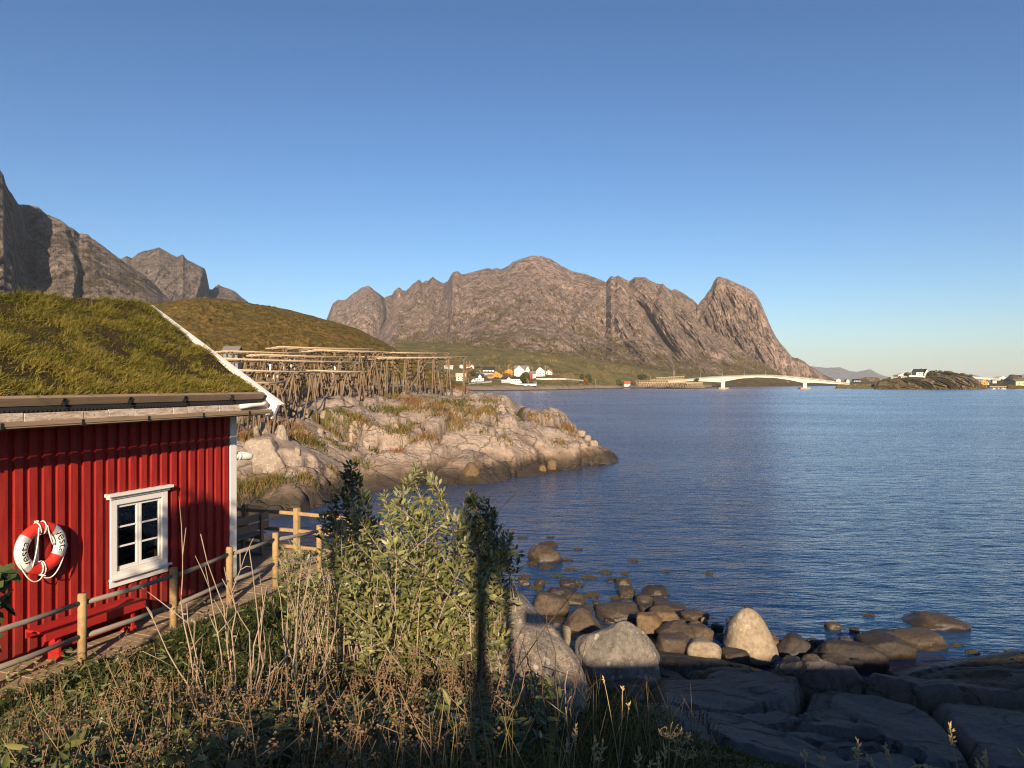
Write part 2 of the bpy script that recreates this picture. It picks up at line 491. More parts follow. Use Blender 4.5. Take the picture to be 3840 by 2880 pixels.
# ---- near ground and the headland
def near_points():
    L = []
    L += [(0, -9, 5.7), (-8, -9, 5.6), (10, -9, 5.5), (20, -6, 4.8), (-14, -6, 5.2), (0, 0, 5.3), (0, 2.5, 5.15), (-3, 0, 5.15), (-7, 0, 4.9),
          (3, 0, 5.15), (7, 0, 4.6), (12, 0, 3.9), (20, 2, 3.3)]
    for t_, z in ((-1.2, 3.05), (0, 3.22), (1.5, 3.27), (3, 3.3), (4.5, 3.32), (6, 3.33), (8, 3.35)):
        q = W(t_, 1.05, z); L.append(tuple(q)); q = W(t_, 1.5, z + 0.06); L.append(tuple(q))
        q = W(t_, 0.0, z - 0.25); L.append(tuple(q))
    L += [tuple(W(2, -4, 2.9)), tuple(W(6, -4, 3.1)), tuple(W(-2, -3.5, 2.0)), tuple(W(-2.6, 0, 1.5))]
    L += [(-3, 4.6, 4.45), (-4.3, 6, 3.85), (-2, 6, 4.0), (-3.4, 8, 3.35), (-2.4, 9.5, 3.15), (-1.2, 8, 3.45), (0, 8, 3.35), (0, 6, 4.0), (1.5, 6, 3.95),
          (1.4, 8.2, 3.3), (2.3, 7.5, 3.0), (-1, 11, 2.7), (-2, 12.5, 2.6), (-2.6, 15, 1.4), (0.5, 10.5, 2.3), (0.6, 13.5, 1.2), (0, 18, 0.35), (0, 21.5, 0.0), (0.2, 26, -0.45),
          (-3, 18.5, 0.3), (-5, 18.5, 0.3), (-5, 23, -0.3), (-7.5, 20, 0.3), (-10, 22, 0.4), (-10, 27, -0.25)]
    L += [(3.3, 9, 2.2), (6, 9, 2.0), (10, 9, 1.8), (14, 10, 1.5), (3.2, 12, 1.4), (5.5, 12, 1.55), (9, 12, 1.25), (13, 12, 1.1), (3.6, 15, 0.8), (6, 15, 0.75), (8, 15.2, 0.45), (10.5, 15.2, 0.75),
          (14, 15.6, 0.55), (2.6, 17.5, 0.45), (5.4, 17.2, 0.15), (7.6, 16.3, -0.15), (9.2, 16.7, 0.12), (10.5, 18.3, -0.3), (12.6, 17.6, 0.25), (13, 19, -0.35), (16.5, 18.6, 0.3), (17, 20.5, -0.4), (20, 20, -0.2), (24, 19, 0.4),
          (4.3, 20.5, -0.2), (2.4, 23, -0.3), (5, 25, -0.9), (8, 20, -0.7), (10, 22, -1.1), (15, 24, -1.6), (10, 35, -3), (20, 35, -3.6), (0, 32, -1.1), (0, 40, -2.4), (-4, 30, -0.8), (30, 28, -2.5), (45, 60, -6), (20, 60, -5.5), (30, 110, -7), (12, 90, -4),
          (8, 4, 4.0), (6, 6, 3.1), (4, 6.5, 3.1), (12, 5.5, 2.7), (20, 10, 1.8), (26, 14, 1.2), (36, 18, 0.6), (50, 24, -1.5)]
    # headland
    def h(px, py, Y): L.append(tuple(P(px, py, Y)))
    for px, Y in ((262, 37.5), (300, 38.5), (324, 40.2), (345, 45.5), (380, 48), (440, 49.8), (500, 52), (556, 57), (600, 60.5), (616, 62.5)):
        q = P(px, HY, Y); L.append((q[0], q[1], 0.0)); q = P(px + 3, HY, Y * 0.93); L.append((q[0], q[1], -0.9))
    h(350, 461, 50); h(350, 434, 55); h(350, 414, 60); h(350, 402, 68); h(350, 396, 80)
    h(270, 478, 42); h(270, 447, 46); h(270, 428, 50); h(275, 413, 55); h(285, 402, 66); h(290, 394, 85)
    h(220, 470, 42); h(200, 440, 48); h(180, 415, 58); h(100, 405, 60); h(0, 405, 55); h(-100, 420, 48); h(-60, 470, 36)
    h(310, 473, 43.5); h(310, 440, 50); h(310, 418, 57)
    h(400, 466, 51.5); h(400, 441, 56); h(400, 416, 62); h(400, 400, 72); h(410, 394, 88)
    h(440, 441, 56); h(440, 414, 64); h(440, 401, 75); h(440, 392, 90)
    h(470, 434, 57.5); h(470, 410, 66); h(468, 397, 78); h(462, 388.5, 92)
    h(500, 434, 60); h(500, 417, 66); h(497, 408, 74); h(505, 411, 70)
    h(530, 448, 58.5); h(528, 428, 64); h(521, 421, 70); h(538, 432, 63)
    h(555, 448, 60.5); h(556, 431, 64); h(553, 422.5, 67); h(575, 444, 62); h(574, 434.5, 65); h(592, 447, 63.5); h(605, 455, 62.5)
    for px, Y in ((622, 65), (600, 69), (580, 74), (552, 80), (520, 90), (498, 102), (476, 116), (462, 140), (452, 180)):
        q = P(px, HY, Y); L.append((q[0], q[1], -0.1)); q = P(px + 10, HY, Y * 1.06); L.append((q[0], q[1], -1.5))
    h(445, 392, 110); h(430, 388, 140); h(400, 390, 100); h(360, 392, 110); h(300, 390, 120); h(200, 392, 110); h(420, 385, 175); h(360, 383, 170); h(280, 380, 175); h(150, 376, 170); h(0, 370, 170); h(100, 385, 120); h(-100, 385, 120)
    return L
NEAR = RBF(near_points(), c=1.3, lam=0.03)

def grass_near(x, y, z):
    """1 on the soil of the bank below the camera, 0 on bare rock"""
    a = 1 - sstep(1.6, 3.0, x + 0.22 * (y - 6) + 0.5 * perlin(x * 0.7, y * 0.7))
    b = sstep(1.5, 2.4, z + 0.3 * perlin(x, y, 4.0))
    c = 1 - sstep(13.5, 16.0, y)
    left = 1 - sstep(-9, -5, x)
    near = (1 - sstep(4.2, 5.6, y)) * (1 - sstep(1.5, 4.0, x))
    return np.clip(np.maximum(np.maximum(a, left * 0.8), near) * b * c, 0, 1)

def ground(x, y, full=False):
    x = np.asarray(x, float); y = np.asarray(y, float)
    z0 = NEAR(x, y)
    g = grass_near(x, y, z0)
    head = sstep(30, 38, y)
    # joints cut the granite into long rounded blocks
    wx = x + 0.9 * perlin(x * 0.23, y * 0.23, 1.0); wy = y + 0.9 * perlin(x * 0.23, y * 0.23, 2.0)
    ca, sa = math.cos(0.5), math.sin(0.5)
    def blocks(s, ax):
        u = (wx * ca + wy * sa) * s; v = (-wx * sa + wy * ca) * s * ax
        return worley(u, v)
    f1a, f2a, ra = blocks(0.125, 1.7)
    f1b, f2b, rb = blocks(0.30, 1.4)
    f1e, f2e, re_ = blocks(0.9, 1.2)
    f1c, f2c, rc = blocks(0.36, 1.35)
    f1d, f2d, rd = blocks(1.0, 1.1)
    e_a = 1 - sstep(0.0, 0.10, f2a - f1a); e_c = 1 - sstep(0.0, 0.13, f2c - f1c); e_d = 1 - sstep(0.0, 0.16, f2d - f1d)
    brk = sstep(0.0, 0.35, fbm(x * 0.09, y * 0.09, 21.0, 3) + 0.05)       # where the slabs have broken up
    rub = sstep(0.1, 0.45, fbm(x * 0.12 + 9, y * 0.12, 33.0, 3))
    dome_a = (ra - 0.5) * 1.5 + 0.9 * np.sqrt(np.clip(1 - f1a * f1a, 0, 1)) - 0.9 * e_a ** 1.5 + 0.5 * (f1a * np.cos(ra * 40))
    dome_b = (rb - 0.5) * 0.42 + 0.26 * np.sqrt(np.clip(1 - f1b ** 2, 0, 1)) - 0.30 * (1 - sstep(0.0, 0.09, f2b - f1b)) + sstep(0.0, 0.3, fbm(x * 0.3, y * 0.3, 51.0, 3)) * ((re_ - 0.5) * 0.22 - 0.16 * (1 - sstep(0.0, 0.12, f2e - f1e))) + 0.25 * (f1b * np.cos(rb * 50)) + 0.06 * ridged(x * 0.9, y * 0.6, 5.0, 3)
    dome_c = brk * ((rc - 0.5) * 0.8 + 0.35 * np.sqrt(np.clip(1 - f1c * f1c, 0, 1)) - 0.45 * e_c)
    dome_d = rub * ((rd - 0.5) * 0.5 + 0.3 * np.sqrt(np.clip(1 - f1d * f1d, 0, 1)) - 0.25 * e_d)
    pebble = fbm(x * 1.1, y * 1.1, 3.0, 4)
    shore_flat = sstep(-1.2, 0.6, z0)
    midrub = sstep(4.6, 5.4, z0) * head      # the flatter stony top under the racks
    zr_far = -0.55 + dome_a * (1 - 0.7 * midrub) + dome_c + dome_d * (0.7 + midrub) + 0.10 * pebble + 0.35 * fbm(x * 0.2, y * 0.2, 8.0, 3) + 0.16 * ridged(x * 0.5, y * 0.35, 4.0, 4)
    zr_near = (dome_b - 0.12) * (0.3 + 0.7 * sstep(0.3, 1.4, z0)) + 0.045 * pebble
    zr = (head * zr_far + (1 - head) * zr_near) * (0.25 + 0.75 * shore_flat)
    soil = 0.10 * fbm(x * 0.8, y * 0.8, 9.0, 4)
    z = z0 + g * soil + (1 - g) * zr
    # keep the ground below the boardwalk and cabin
    rel = np.stack([x - C0[0], y - C0[1]], -1)
    al = rel[..., 0] * D[0] + rel[..., 1] * D[1]; of = rel[..., 0] * N[0] + rel[..., 1] * N[1]
    inn = (al < 3.0) & (al > -12) & (of < 0.95) & (of > -7)
    z = np.where(inn, np.minimum(z, DECK - 0.22), z)
    if not full: return z
    crack_f = np.maximum.reduce([(1 - sstep(0.0, 0.05, f2a - f1a)), brk * (1 - sstep(0, 0.06, f2c - f1c)), rub * 0.8 * (1 - sstep(0, 0.1, f2d - f1d))])
    crack_n = 1 - sstep(0.0, 0.05, f2b - f1b)
    crack = (head * crack_f + (1 - head) * crack_n * 0.8) * (1 - g)
    gh = head * sstep(2.6, 4.0, z0 + 0.8 * perlin(x * 0.3, y * 0.3, 6.0)) * np.clip(1.1 * (1 - sstep(0.0, 0.2, f2a - f1a)) * sstep(-0.2, 0.2, perlin(x * 0.15, y * 0.15, 40.0)) + 0.9 * 0.8 * sstep(0.35, 0.6, fbm(x * 0.16, y * 0.16, 12.0, 3)) + 0.35 * sstep(110, 140, y) , 0, 1)
    return z, np.maximum(g, gh), crack

def build_ground():
    nu, nv = 760, 620
    ang = np.linspace(math.radians(-50), math.radians(47), nu)
    r = np.exp(np.linspace(math.log(1.6), math.log(215.0), nv))
    A, R = np.meshgrid(ang, r, indexing='ij')
    x = np.sin(A) * R; y = np.cos(A) * R
    z, g, c = ground(x, y, True)
    z = np.where(R > 190, z - (R - 190) * 0.4, z)
    v = np.stack([x, y, z], -1).reshape(-1, 3)
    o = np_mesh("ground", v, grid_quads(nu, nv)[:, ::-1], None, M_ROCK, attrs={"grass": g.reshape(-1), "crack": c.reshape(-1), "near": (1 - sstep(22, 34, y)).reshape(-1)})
    tag(o, kind="structure")
    # the same bank carries on behind the camera
    xs = np.linspace(-30, 40, 100); ys = np.linspace(-30, 1.7, 60)
    X, Y = np.meshgrid(xs, ys, indexing='ij')
    Z = NEAR(X, np.maximum(Y, -9)) - 0.06
    o = np_mesh("ground", np.stack([X, Y, Z], -1).reshape(-1, 3), grid_quads(100, 60), None, M_ROCK, attrs={"grass": np.ones(X.size), "crack": np.zeros(X.size)})
    tag(o, kind="structure")
build_ground()
def gz(x, y): return float(ground(np.array([x]), np.array([y]))[0])

# ---- mountains
def mat_mountain(name, rockA, rockB, rockC, grassA, grassB, gbias=0.0, ztop=260.0, s=1.0):
    t = NT(name)
    p = t.coord('Position')
    st = t.coord('Position', (1.0, 1.0, 0.22), (0.0, math.radians(14), 0.0))
    big = t.noise(p, 0.004 * s, 5, 0.6)
    strk = t.noise(st, 0.03 * s, 7, 0.72, 0.5)
    strf = t.noise(st, 0.11 * s, 6, 0.7, 0.3)
    c = t.mix(t.ramp(big, [(0.35, 0.0), (0.65, 1.0)]), rockA, rockB)
    c = t.mix(t.ramp(strk, [(0.40, 0.9), (0.52, 0.0)]), c, rockC)
    c = t.mix(t.ramp(strf, [(0.42, 0.85), (0.50, 0.0)]), c, tuple(0.4 * q for q in rockC))
    c = t.mix(t.ramp(t.noise(st, 0.05 * s, 6, 0.75, 0.6), [(0.54, 0.0), (0.64, 0.75)]), c, tuple(min(1, 1.4 * q) for q in rockB))
    c = t.mix(t.ramp(t.noise(t.coord('Position', (1.0, 1.0, 0.35), (0.0, math.radians(-35), 0.0)), 0.045 * s, 6, 0.75, 0.8), [(0.36, 0.7), (0.44, 0.0)]), c, tuple(0.6 * q for q in rockC))
    nz = t.sep(t.nrm())[2]
    z = t.sep(t.pos())[2]
    zf = t.ramp(t.math('MULTIPLY', z, 1.0 / ztop), [(0.0, 0.55), (0.35, 0.20), (1.0, -0.0)])
    gm = t.math('ADD', t.math('MULTIPLY', nz, 0.62), t.math('MULTIPLY', t.math('SUBTRACT', t.noise(p, 0.013 * s, 6, 0.7), 0.5), 1.7))
    gm = t.math('ADD', t.math('ADD', gm, zf), gbias + 0.17)
    gcol = t.mix(t.noise(p, 0.02 * s, 5, 0.7), grassA, grassB)
    dots = t.noise(p, 0.12 * s, 4, 0.7)
    gcol = t.mix(t.ramp(dots, [(0.42, 0.75), (0.55, 0.0)]), gcol, tuple(0.38 * q for q in grassA))
    c = t.mix(t.ramp(gm, [(0.68, 0.0), (0.95, 1.0)]), c, gcol)
    nm = t.bump(strk, 0.8, 14.0 / s)
    nm = t.bump(strf, 0.7, 5.0 / s, nm)
    nm = t.bump(dots, 0.6, 3.5 / s, nm)
    return t.fin(c, 0.95, nm, 0.1)

def mountain(name, crest, base, mat, prof, folds=(), du=0.5, nv=150, amp=0.1, freq=1.0, jag=0.6, seed=0.0, back=250.0, lean=0.0, flute=1.0):
    """crest [(px, py, Y)], base [(px, Y, z)], prof [(v, height, depth)] in 0..1; folds (polyline [(px,py)], width px, step m)"""
    crest = np.array(crest, float); base = np.array(base, float); prof = np.array(prof, float)
    u = np.arange(crest[0, 0], crest[-1, 0] + du, du)
    cy = np.interp(u, crest[:, 0], crest[:, 1]); cY = np.interp(u, crest[:, 0], crest[:, 2])
    jn = fbm(u * 0.11 + seed, seed * 1.7, 0.5, 4, 2.2, 0.6)
    cy = cy - jag * (jn + 0.45 * ridged(u * 0.45 + seed, 3.3, 0.0, 3))
    zc = EYE - (cy - HY) / F * cY
    bY = np.interp(u, base[:, 0], base[:, 1]); bz = np.interp(u, base[:, 0], base[:, 2])
    v = np.linspace(0, 1, nv)
    ph = np.interp(v, prof[:, 0], prof[:, 1]); pd = np.interp(v, prof[:, 0], prof[:, 2])
    U, V = np.meshgrid(u, v, indexing='ij')
    Y = bY[:, None] + (cY - bY)[:, None] * pd[None, :]
    Z = bz[:, None] + (zc - bz)[:, None] * ph[None, :]
    X = (U - CX) / F * Y
    PY = HY - (Z - EYE) / Y * F
    dY = np.zeros_like(Y)
    for poly, w, step in folds:
        poly = np.array(sorted(poly, key=lambda q: q[1]), float)
        pc = np.interp(PY, poly[:, 1], poly[:, 0])
        span = max(6.0, 0.3 * (poly[-1, 1] - poly[0, 1]))
        inside = sstep(poly[0, 1] - 6, poly[0, 1] + 2, PY) * (1 - sstep(poly[-1, 1] - span, poly[-1, 1] + span * 0.4, PY))
        q = (U - pc) / w
        wob = 0.35 * perlin(PY * 0.11 + seed, pc * 0.02)
        dY += step * sstep(-0.5 + wob, 0.5 + wob, q) * np.exp(-np.maximum(q - 0.5, 0) * w / (26.0 if step > 0 else 40.0)) * inside
    sc = freq / 1000.0
    ta = np.sin(np.clip(V, 0, 1) * math.pi) ** 0.6
    tt = 0.35 + 0.65 * (1 - np.abs(2 * V - 1))
    slant = X + 0.35 * Z
    big = fbm(slant * sc * 2.0 + seed, Z * sc * 0.7, Y * sc * 0.5, 4)
    wz = 60 * perlin(X * sc * 3, Z * sc * 3, seed)
    flt = ridged((slant + wz) * sc * 8 + seed, Z * sc * 1.6 + seed, 0.0, 6, 2.15, 0.6)
    mid = fbm(X * sc * 10, Z * sc * 10, Y * sc * 5 + seed, 6, 2.1, 0.62)
    fin = ridged((slant * 0.8 + wz) * sc * 30, Z * sc * 7 + seed, 2.0, 4, 2.2, 0.6)
    H = np.minimum((zc - bz), 320.0)[:, None]
    dY += -H * amp * ta * (1.2 * big + 1.15 * flute * flt + 0.42 * mid + 0.40 * fin)
    Y2 = Y + dY
    X2 = (U - CX) / F * Y2                       # folds move along the line of sight, the outline keeps its bearing
    Z2 = np.where(V > 0.0, EYE + (Z - EYE) * Y2 / Y, Z)
    Z2 = Z2 + H * amp * 0.10 * ta * mid * (V < 0.97)
    # back slope
    Zb = Z2[:, -1:] + np.array([[-0.12, -0.45, -1.0]]) * np.abs(zc)[:, None]
    Yb = Y2[:, -1:] + np.array([[0.15, 0.5, 1.0]]) * back
    Xb = (u[:, None] - CX) / F * Yb
    X2 = np.concatenate([X2, Xb], 1); Y2 = np.concatenate([Y2, Yb], 1); Z2 = np.concatenate([Z2, Zb], 1)
    n2 = X2.shape[1]
    o = np_mesh(name, np.stack([X2, Y2, Z2], -1).reshape(-1, 3), grid_quads(len(u), n2), None, mat)
    tag(o, kind="structure")
    return o

ROCKA, ROCKB, ROCKC = (0.25, 0.182, 0.142), (0.36, 0.26, 0.198), (0.115, 0.085, 0.068)
M_MT = mat_mountain("mountain_granite", ROCKA, ROCKB, ROCKC, (0.10, 0.08, 0.026), (0.21, 0.145, 0.055), -0.14, 300)
M_MT2 = mat_mountain("mountain_granite_bare", ROCKA, (0.37, 0.268, 0.205), ROCKC, (0.075, 0.07, 0.022), (0.14, 0.105, 0.04), -0.30, 300)
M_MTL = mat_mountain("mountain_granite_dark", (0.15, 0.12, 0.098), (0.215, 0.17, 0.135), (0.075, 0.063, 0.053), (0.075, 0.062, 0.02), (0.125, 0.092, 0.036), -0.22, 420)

TALUS = [(0, 0, 0), (0.25, 0.14, 0.34), (0.5, 0.36, 0.6), (0.8, 0.78, 0.86), (1, 1, 1)]
CLIFF = [(0, 0, 0), (0.22, 0.12, 0.42), (0.45, 0.38, 0.62), (0.85, 0.86, 0.84), (1, 1, 1)]

# far blue range
M_FAR = mat_mountain("far_range", (0.13, 0.11, 0.10), (0.17, 0.14, 0.12), (0.09, 0.08, 0.075), (0.08, 0.08, 0.04), (0.1, 0.09, 0.05), -0.3, 400, 0.25)
mountain("mountain", [(780, 366, 14000), (800, 364.5, 14000), (813, 366.4, 14000), (826.6, 368, 14000), (840, 367.3, 14000), (849, 371, 14000), (857, 372, 14000), (864, 370.5, 14000), (870, 369.3, 14000), (880, 374.5, 14000), (888, 377, 14000), (896, 379.5, 14500),
          (906, 374.5, 15000), (913, 371, 15000), (920, 375.5, 15000), (932, 379.2, 15000), (960, 379.5, 15000), (970, 375.6, 15000), (974, 374.7, 15000), (982, 377, 15000), (992, 378.8, 15000), (1003, 376.0, 15000), (1012, 378, 15000), (1022, 374.5, 15000), (1040, 373, 15000), (1070, 377, 15000), (1120, 372, 15000)],
         [(780, 12500, 0), (1120, 13500, 0)], M_FAR, TALUS, du=0.6, nv=40, amp=0.12, freq=0.25, jag=0.25, back=2500)

# the back peaks left of the massif
mountain("mountain", [(322, 330, 3300), (329, 313, 3300), (333, 303.5, 3300), (338, 300, 3250), (345, 300.4, 3200), (355, 292.6, 3150), (362, 287.8, 3100), (368, 285.8, 3100), (373, 289, 3100), (379, 293.8, 3100), (384, 298, 3150), (392, 295, 3300), (394, 291.4, 3300), (399, 287.5, 3300), (403, 290.8, 3300), (407, 291, 3300), (414, 300, 3300), (430, 315, 3300), (450, 330, 3300)],
         [(322, 1900, 5), (450, 1900, 5)], M_MT2, TALUS, folds=[([(383, 296), (386, 320), (377, 345)], 4, 120)], du=0.4, nv=150, amp=0.10, seed=3.3, jag=0.7)
# the main massif
main_crest = [(372, 345, 2300), (385, 322, 2350), (396, 303, 2450), (405, 291.5, 2550), (413, 284, 2600), (419, 279.8, 2600), (422.5, 283, 2600), (426, 280.6, 2600), (428, 281.5, 2600), (432.7, 276.8, 2600), (436, 279.6, 2600), (443.6, 283.3, 2600), (448, 281, 2550), (450.5, 276, 2500), (452.6, 272.7, 2450), (457.4, 271.3, 2450), (462, 274.5, 2450), (474, 272, 2450), (488.8, 268, 2450), (492, 269.7, 2450), (496.6, 267.8, 2450), (501, 269.5, 2450), (508, 266, 2450), (513, 262, 2450), (523.7, 258.8, 2450), (531, 256.2, 2450), (540.6, 256.2, 2450), (551.5, 260, 2450), (561, 266, 2450), (573, 272, 2450), (586, 274.5, 2430), (595, 277.6, 2400), (606, 282.6, 2380), (608.5, 279, 2330), (611, 276.3, 2300), (614.5, 277.8, 2300), (618, 275.7, 2280), (623, 278.5, 2280), (629, 281.3, 2280), (635, 277.6, 2270), (645, 277.4, 2260), (650, 281, 2260), (656.5, 284, 2260), (663, 284, 2250), (671, 290.8, 2250), (675, 289.4, 2250), (684, 294, 2250), (693, 300, 2250), (698, 305, 2260), (712, 316, 2300), (735, 335, 2300), (770, 360, 2300), (800, 382, 2300)]
mountain("mountain", main_crest, [(372, 1150, 4), (430, 1000, 6), (480, 930, 6), (560, 1000, 6), (640, 1250, 4), (700, 1500, 2), (800, 1700, -2)], M_MT, TALUS,
         folds=[([(606, 280), (590, 300), (560, 330), (545, 350)], 7, -45), ([(618, 276), (638, 305), (655, 330), (672, 360), (676, 385)], 5, 110), ([(661, 284), (655, 305), (654, 320), (668, 345), (692, 375)], 5, -34), ([(672, 291), (675, 320), (694, 350)], 3, 60), ([(447, 281), (440, 310), (425, 340)], 8, -70), ([(418, 280), (428, 305), (440, 330)], 6, 60)],
         du=0.4, nv=260, amp=0.115, seed=11.0, jag=0.55)
# the horn by the bridge
mountain("mountain", [(672, 383, 2120), (680, 368, 2120), (688, 348, 2140), (694, 325, 2160), (697.5, 306, 2180), (700, 302, 2200), (704, 298, 2220), (707, 293.5, 2240), (710.5, 289, 2250), (714, 281, 2270), (717, 277.8, 2280), (720, 276.8, 2290), (728, 279.3, 2300), (738, 284, 2310), (746, 287.5, 2310), (752, 291, 2300), (757, 296.5, 2290), (760.6, 302.7, 2280), (767, 317.7, 2260), (771, 327, 2240), (775.7, 336.5, 2230), (780, 343, 2220), (785.7, 349, 2210), (792, 357, 2200), (798, 358.3, 2200), (804, 361.5, 2200), (810.8, 366.6, 2200), (817, 370, 2200), (823, 374, 2200), (833, 379, 2200), (842, 384.5, 2200)],
         [(672, 1980, -1), (842, 2080, -1)], M_MT2, [(0, 0, 0), (0.2, 0.10, 0.35), (0.35, 0.24, 0.6), (0.85, 0.88, 0.84), (1, 1, 1)],
         folds=[([(716, 280), (712, 300), (700, 318), (698, 340)], 3, -30), ([(745, 288), (748, 310), (747, 345)], 3, 25), ([(757, 300), (763, 330), (766, 350)], 3, 30), ([(793, 357), (800, 372), (806, 384)], 3, 25)],
         du=0.3, nv=230, amp=0.075, freq=1.5, seed=23.0, jag=0.35)
# low rocky shore behind the bridge and on the horizon
mountain("mountain", [(690, 383.6, 2600), (760, 381.5, 2600), (842, 381.0, 2700), (850, 382.6, 2700), (900, 383.0, 3000), (1100, 382.9, 3200)], [(690, 1960, 0), (842, 2050, 0), (900, 2900, -1), (1100, 3050, -1)], M_MT, TALUS, du=1.0, nv=24, amp=0.1, seed=5.0, jag=0.25)
# left: the dark wall above the cabin roof
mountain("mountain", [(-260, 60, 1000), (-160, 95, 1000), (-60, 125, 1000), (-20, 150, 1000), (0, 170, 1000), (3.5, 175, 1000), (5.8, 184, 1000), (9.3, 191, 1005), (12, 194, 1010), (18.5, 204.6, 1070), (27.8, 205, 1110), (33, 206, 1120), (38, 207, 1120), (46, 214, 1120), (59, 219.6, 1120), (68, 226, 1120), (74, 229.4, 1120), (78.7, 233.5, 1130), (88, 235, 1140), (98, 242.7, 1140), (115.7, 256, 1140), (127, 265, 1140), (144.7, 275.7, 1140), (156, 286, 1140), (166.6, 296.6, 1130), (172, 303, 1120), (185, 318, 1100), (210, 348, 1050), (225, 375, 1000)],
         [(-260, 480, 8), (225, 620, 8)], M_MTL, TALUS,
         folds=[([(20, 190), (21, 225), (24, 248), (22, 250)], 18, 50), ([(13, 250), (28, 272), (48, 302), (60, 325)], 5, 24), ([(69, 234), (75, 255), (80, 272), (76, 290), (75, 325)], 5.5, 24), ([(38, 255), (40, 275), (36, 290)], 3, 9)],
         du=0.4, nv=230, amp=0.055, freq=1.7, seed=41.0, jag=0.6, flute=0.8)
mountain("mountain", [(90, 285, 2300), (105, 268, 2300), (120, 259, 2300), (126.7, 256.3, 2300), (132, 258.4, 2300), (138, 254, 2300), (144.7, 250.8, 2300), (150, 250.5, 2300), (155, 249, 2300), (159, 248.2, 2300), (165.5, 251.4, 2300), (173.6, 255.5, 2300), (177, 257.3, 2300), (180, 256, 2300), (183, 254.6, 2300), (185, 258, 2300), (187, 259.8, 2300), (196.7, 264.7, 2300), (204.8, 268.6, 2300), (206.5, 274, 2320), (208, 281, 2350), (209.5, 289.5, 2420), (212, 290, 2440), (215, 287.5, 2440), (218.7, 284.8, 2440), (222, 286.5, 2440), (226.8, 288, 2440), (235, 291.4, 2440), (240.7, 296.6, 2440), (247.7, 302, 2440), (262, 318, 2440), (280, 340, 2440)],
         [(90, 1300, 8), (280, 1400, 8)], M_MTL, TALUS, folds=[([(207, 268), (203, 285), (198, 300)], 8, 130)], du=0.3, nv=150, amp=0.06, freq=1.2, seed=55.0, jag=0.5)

# the brown hill behind the racks
def mat_hill():
    t = NT("heath_hill")
    p = t.coord('Position')
    a = t.noise(p, 0.05, 6, 0.65); b = t.noise(p, 0.5, 5, 0.7); c3 = t.noise(p, 0.012, 3, 0.5)
    c = t.mix(t.ramp(a, [(0.35, 0.0), (0.65, 1.0)]), (0.085, 0.075, 0.018), (0.165, 0.112, 0.03))
    c = t.mix(t.ramp(c3, [(0.4, 0.0), (0.6, 0.6)]), c, (0.15, 0.088, 0.026))
    c = t.mix(t.ramp(b, [(0.38, 0.8), (0.55, 0.0)]), c, (0.035, 0.035, 0.011))
    c = t.mix(t.ramp(t.noise(p, 0.16, 5, 0.7), [(0.66, 0.0), (0.74, 0.8)]), c, (0.2, 0.17, 0.12))
    nm = t.bump(b, 0.9, 0.9); nm = t.bump(a, 0.8, 3.0, nm)
    return t.fin(c, 0.95, nm, 0.1)
M_HILL = mat_hill()
def build_hill():
    crest = np.array([(-150, 300, 330), (0, 303, 330), (100, 304, 340), (160, 304.5, 345), (180, 301, 348), (199, 298.6, 350), (222, 300, 350), (259, 305.6, 345), (301, 314, 335), (333, 321.8, 325), (361, 331, 310), (384, 342, 290), (396, 349.5, 275), (412, 359, 255), (430, 368, 240), (452, 380, 225), (470, 391, 215)], float)
    u = np.arange(-150, 470, 0.6); nv = 220
    cy = np.interp(u, crest[:, 0], crest[:, 1]); cY = np.interp(u, crest[:, 0], crest[:, 2])
    zc = EYE - (cy - HY) / F * cY
    v = np.linspace(0, 1, nv)
    bY = np.interp(u, [-150, 300, 420, 470], [150, 158, 168, 185]); bz = 3.5
    U, V = np.meshgrid(u, v, indexing='ij')
    Y = bY[:, None] + (cY - bY)[:, None] * V
    Z = bz + (zc - bz)[:, None] * (0.35 * V + 0.65 * np.sin(V * math.pi / 2) ** 1.15)
    X = (U - CX) / F * Y
    k = np.sin(np.clip(V, 0, 1) * math.pi) ** 0.5
    bush = np.clip(fbm(X * 0.30, Y * 0.30, 2.0, 4, 2.1, 0.6) - 0.05 + 0.5 * (0.55 - V), 0, 2) * sstep(-0.3, 0.5, fbm(X * 0.03, Y * 0.03, 7.0, 3) + 0.45 * (0.7 - V))
    Z = Z + k * (1.6 * fbm(X * 0.045, Y * 0.045, 0.0, 4) + 0.35 * fbm(X * 0.4, Y * 0.4, 5.0, 3)) + 1.7 * bush * np.minimum(1, k + 0.15)
    Zb = Z[:, -1:] + np.array([[-0.6, -6, -40]]); Yb = Y[:, -1:] + np.array([[12, 50, 150]])
    Xb = (u[:, None] - CX) / F * Yb
    X = np.concatenate([X, Xb], 1); Y = np.concatenate([Y, Yb], 1); Z = np.concatenate([Z, Zb], 1)
    o = np_mesh("hill", np.stack([X, Y, Z], -1).reshape(-1, 3), grid_quads(len(u), nv + 3), None, M_HILL)
    tag(o, kind="structure")
build_hill()

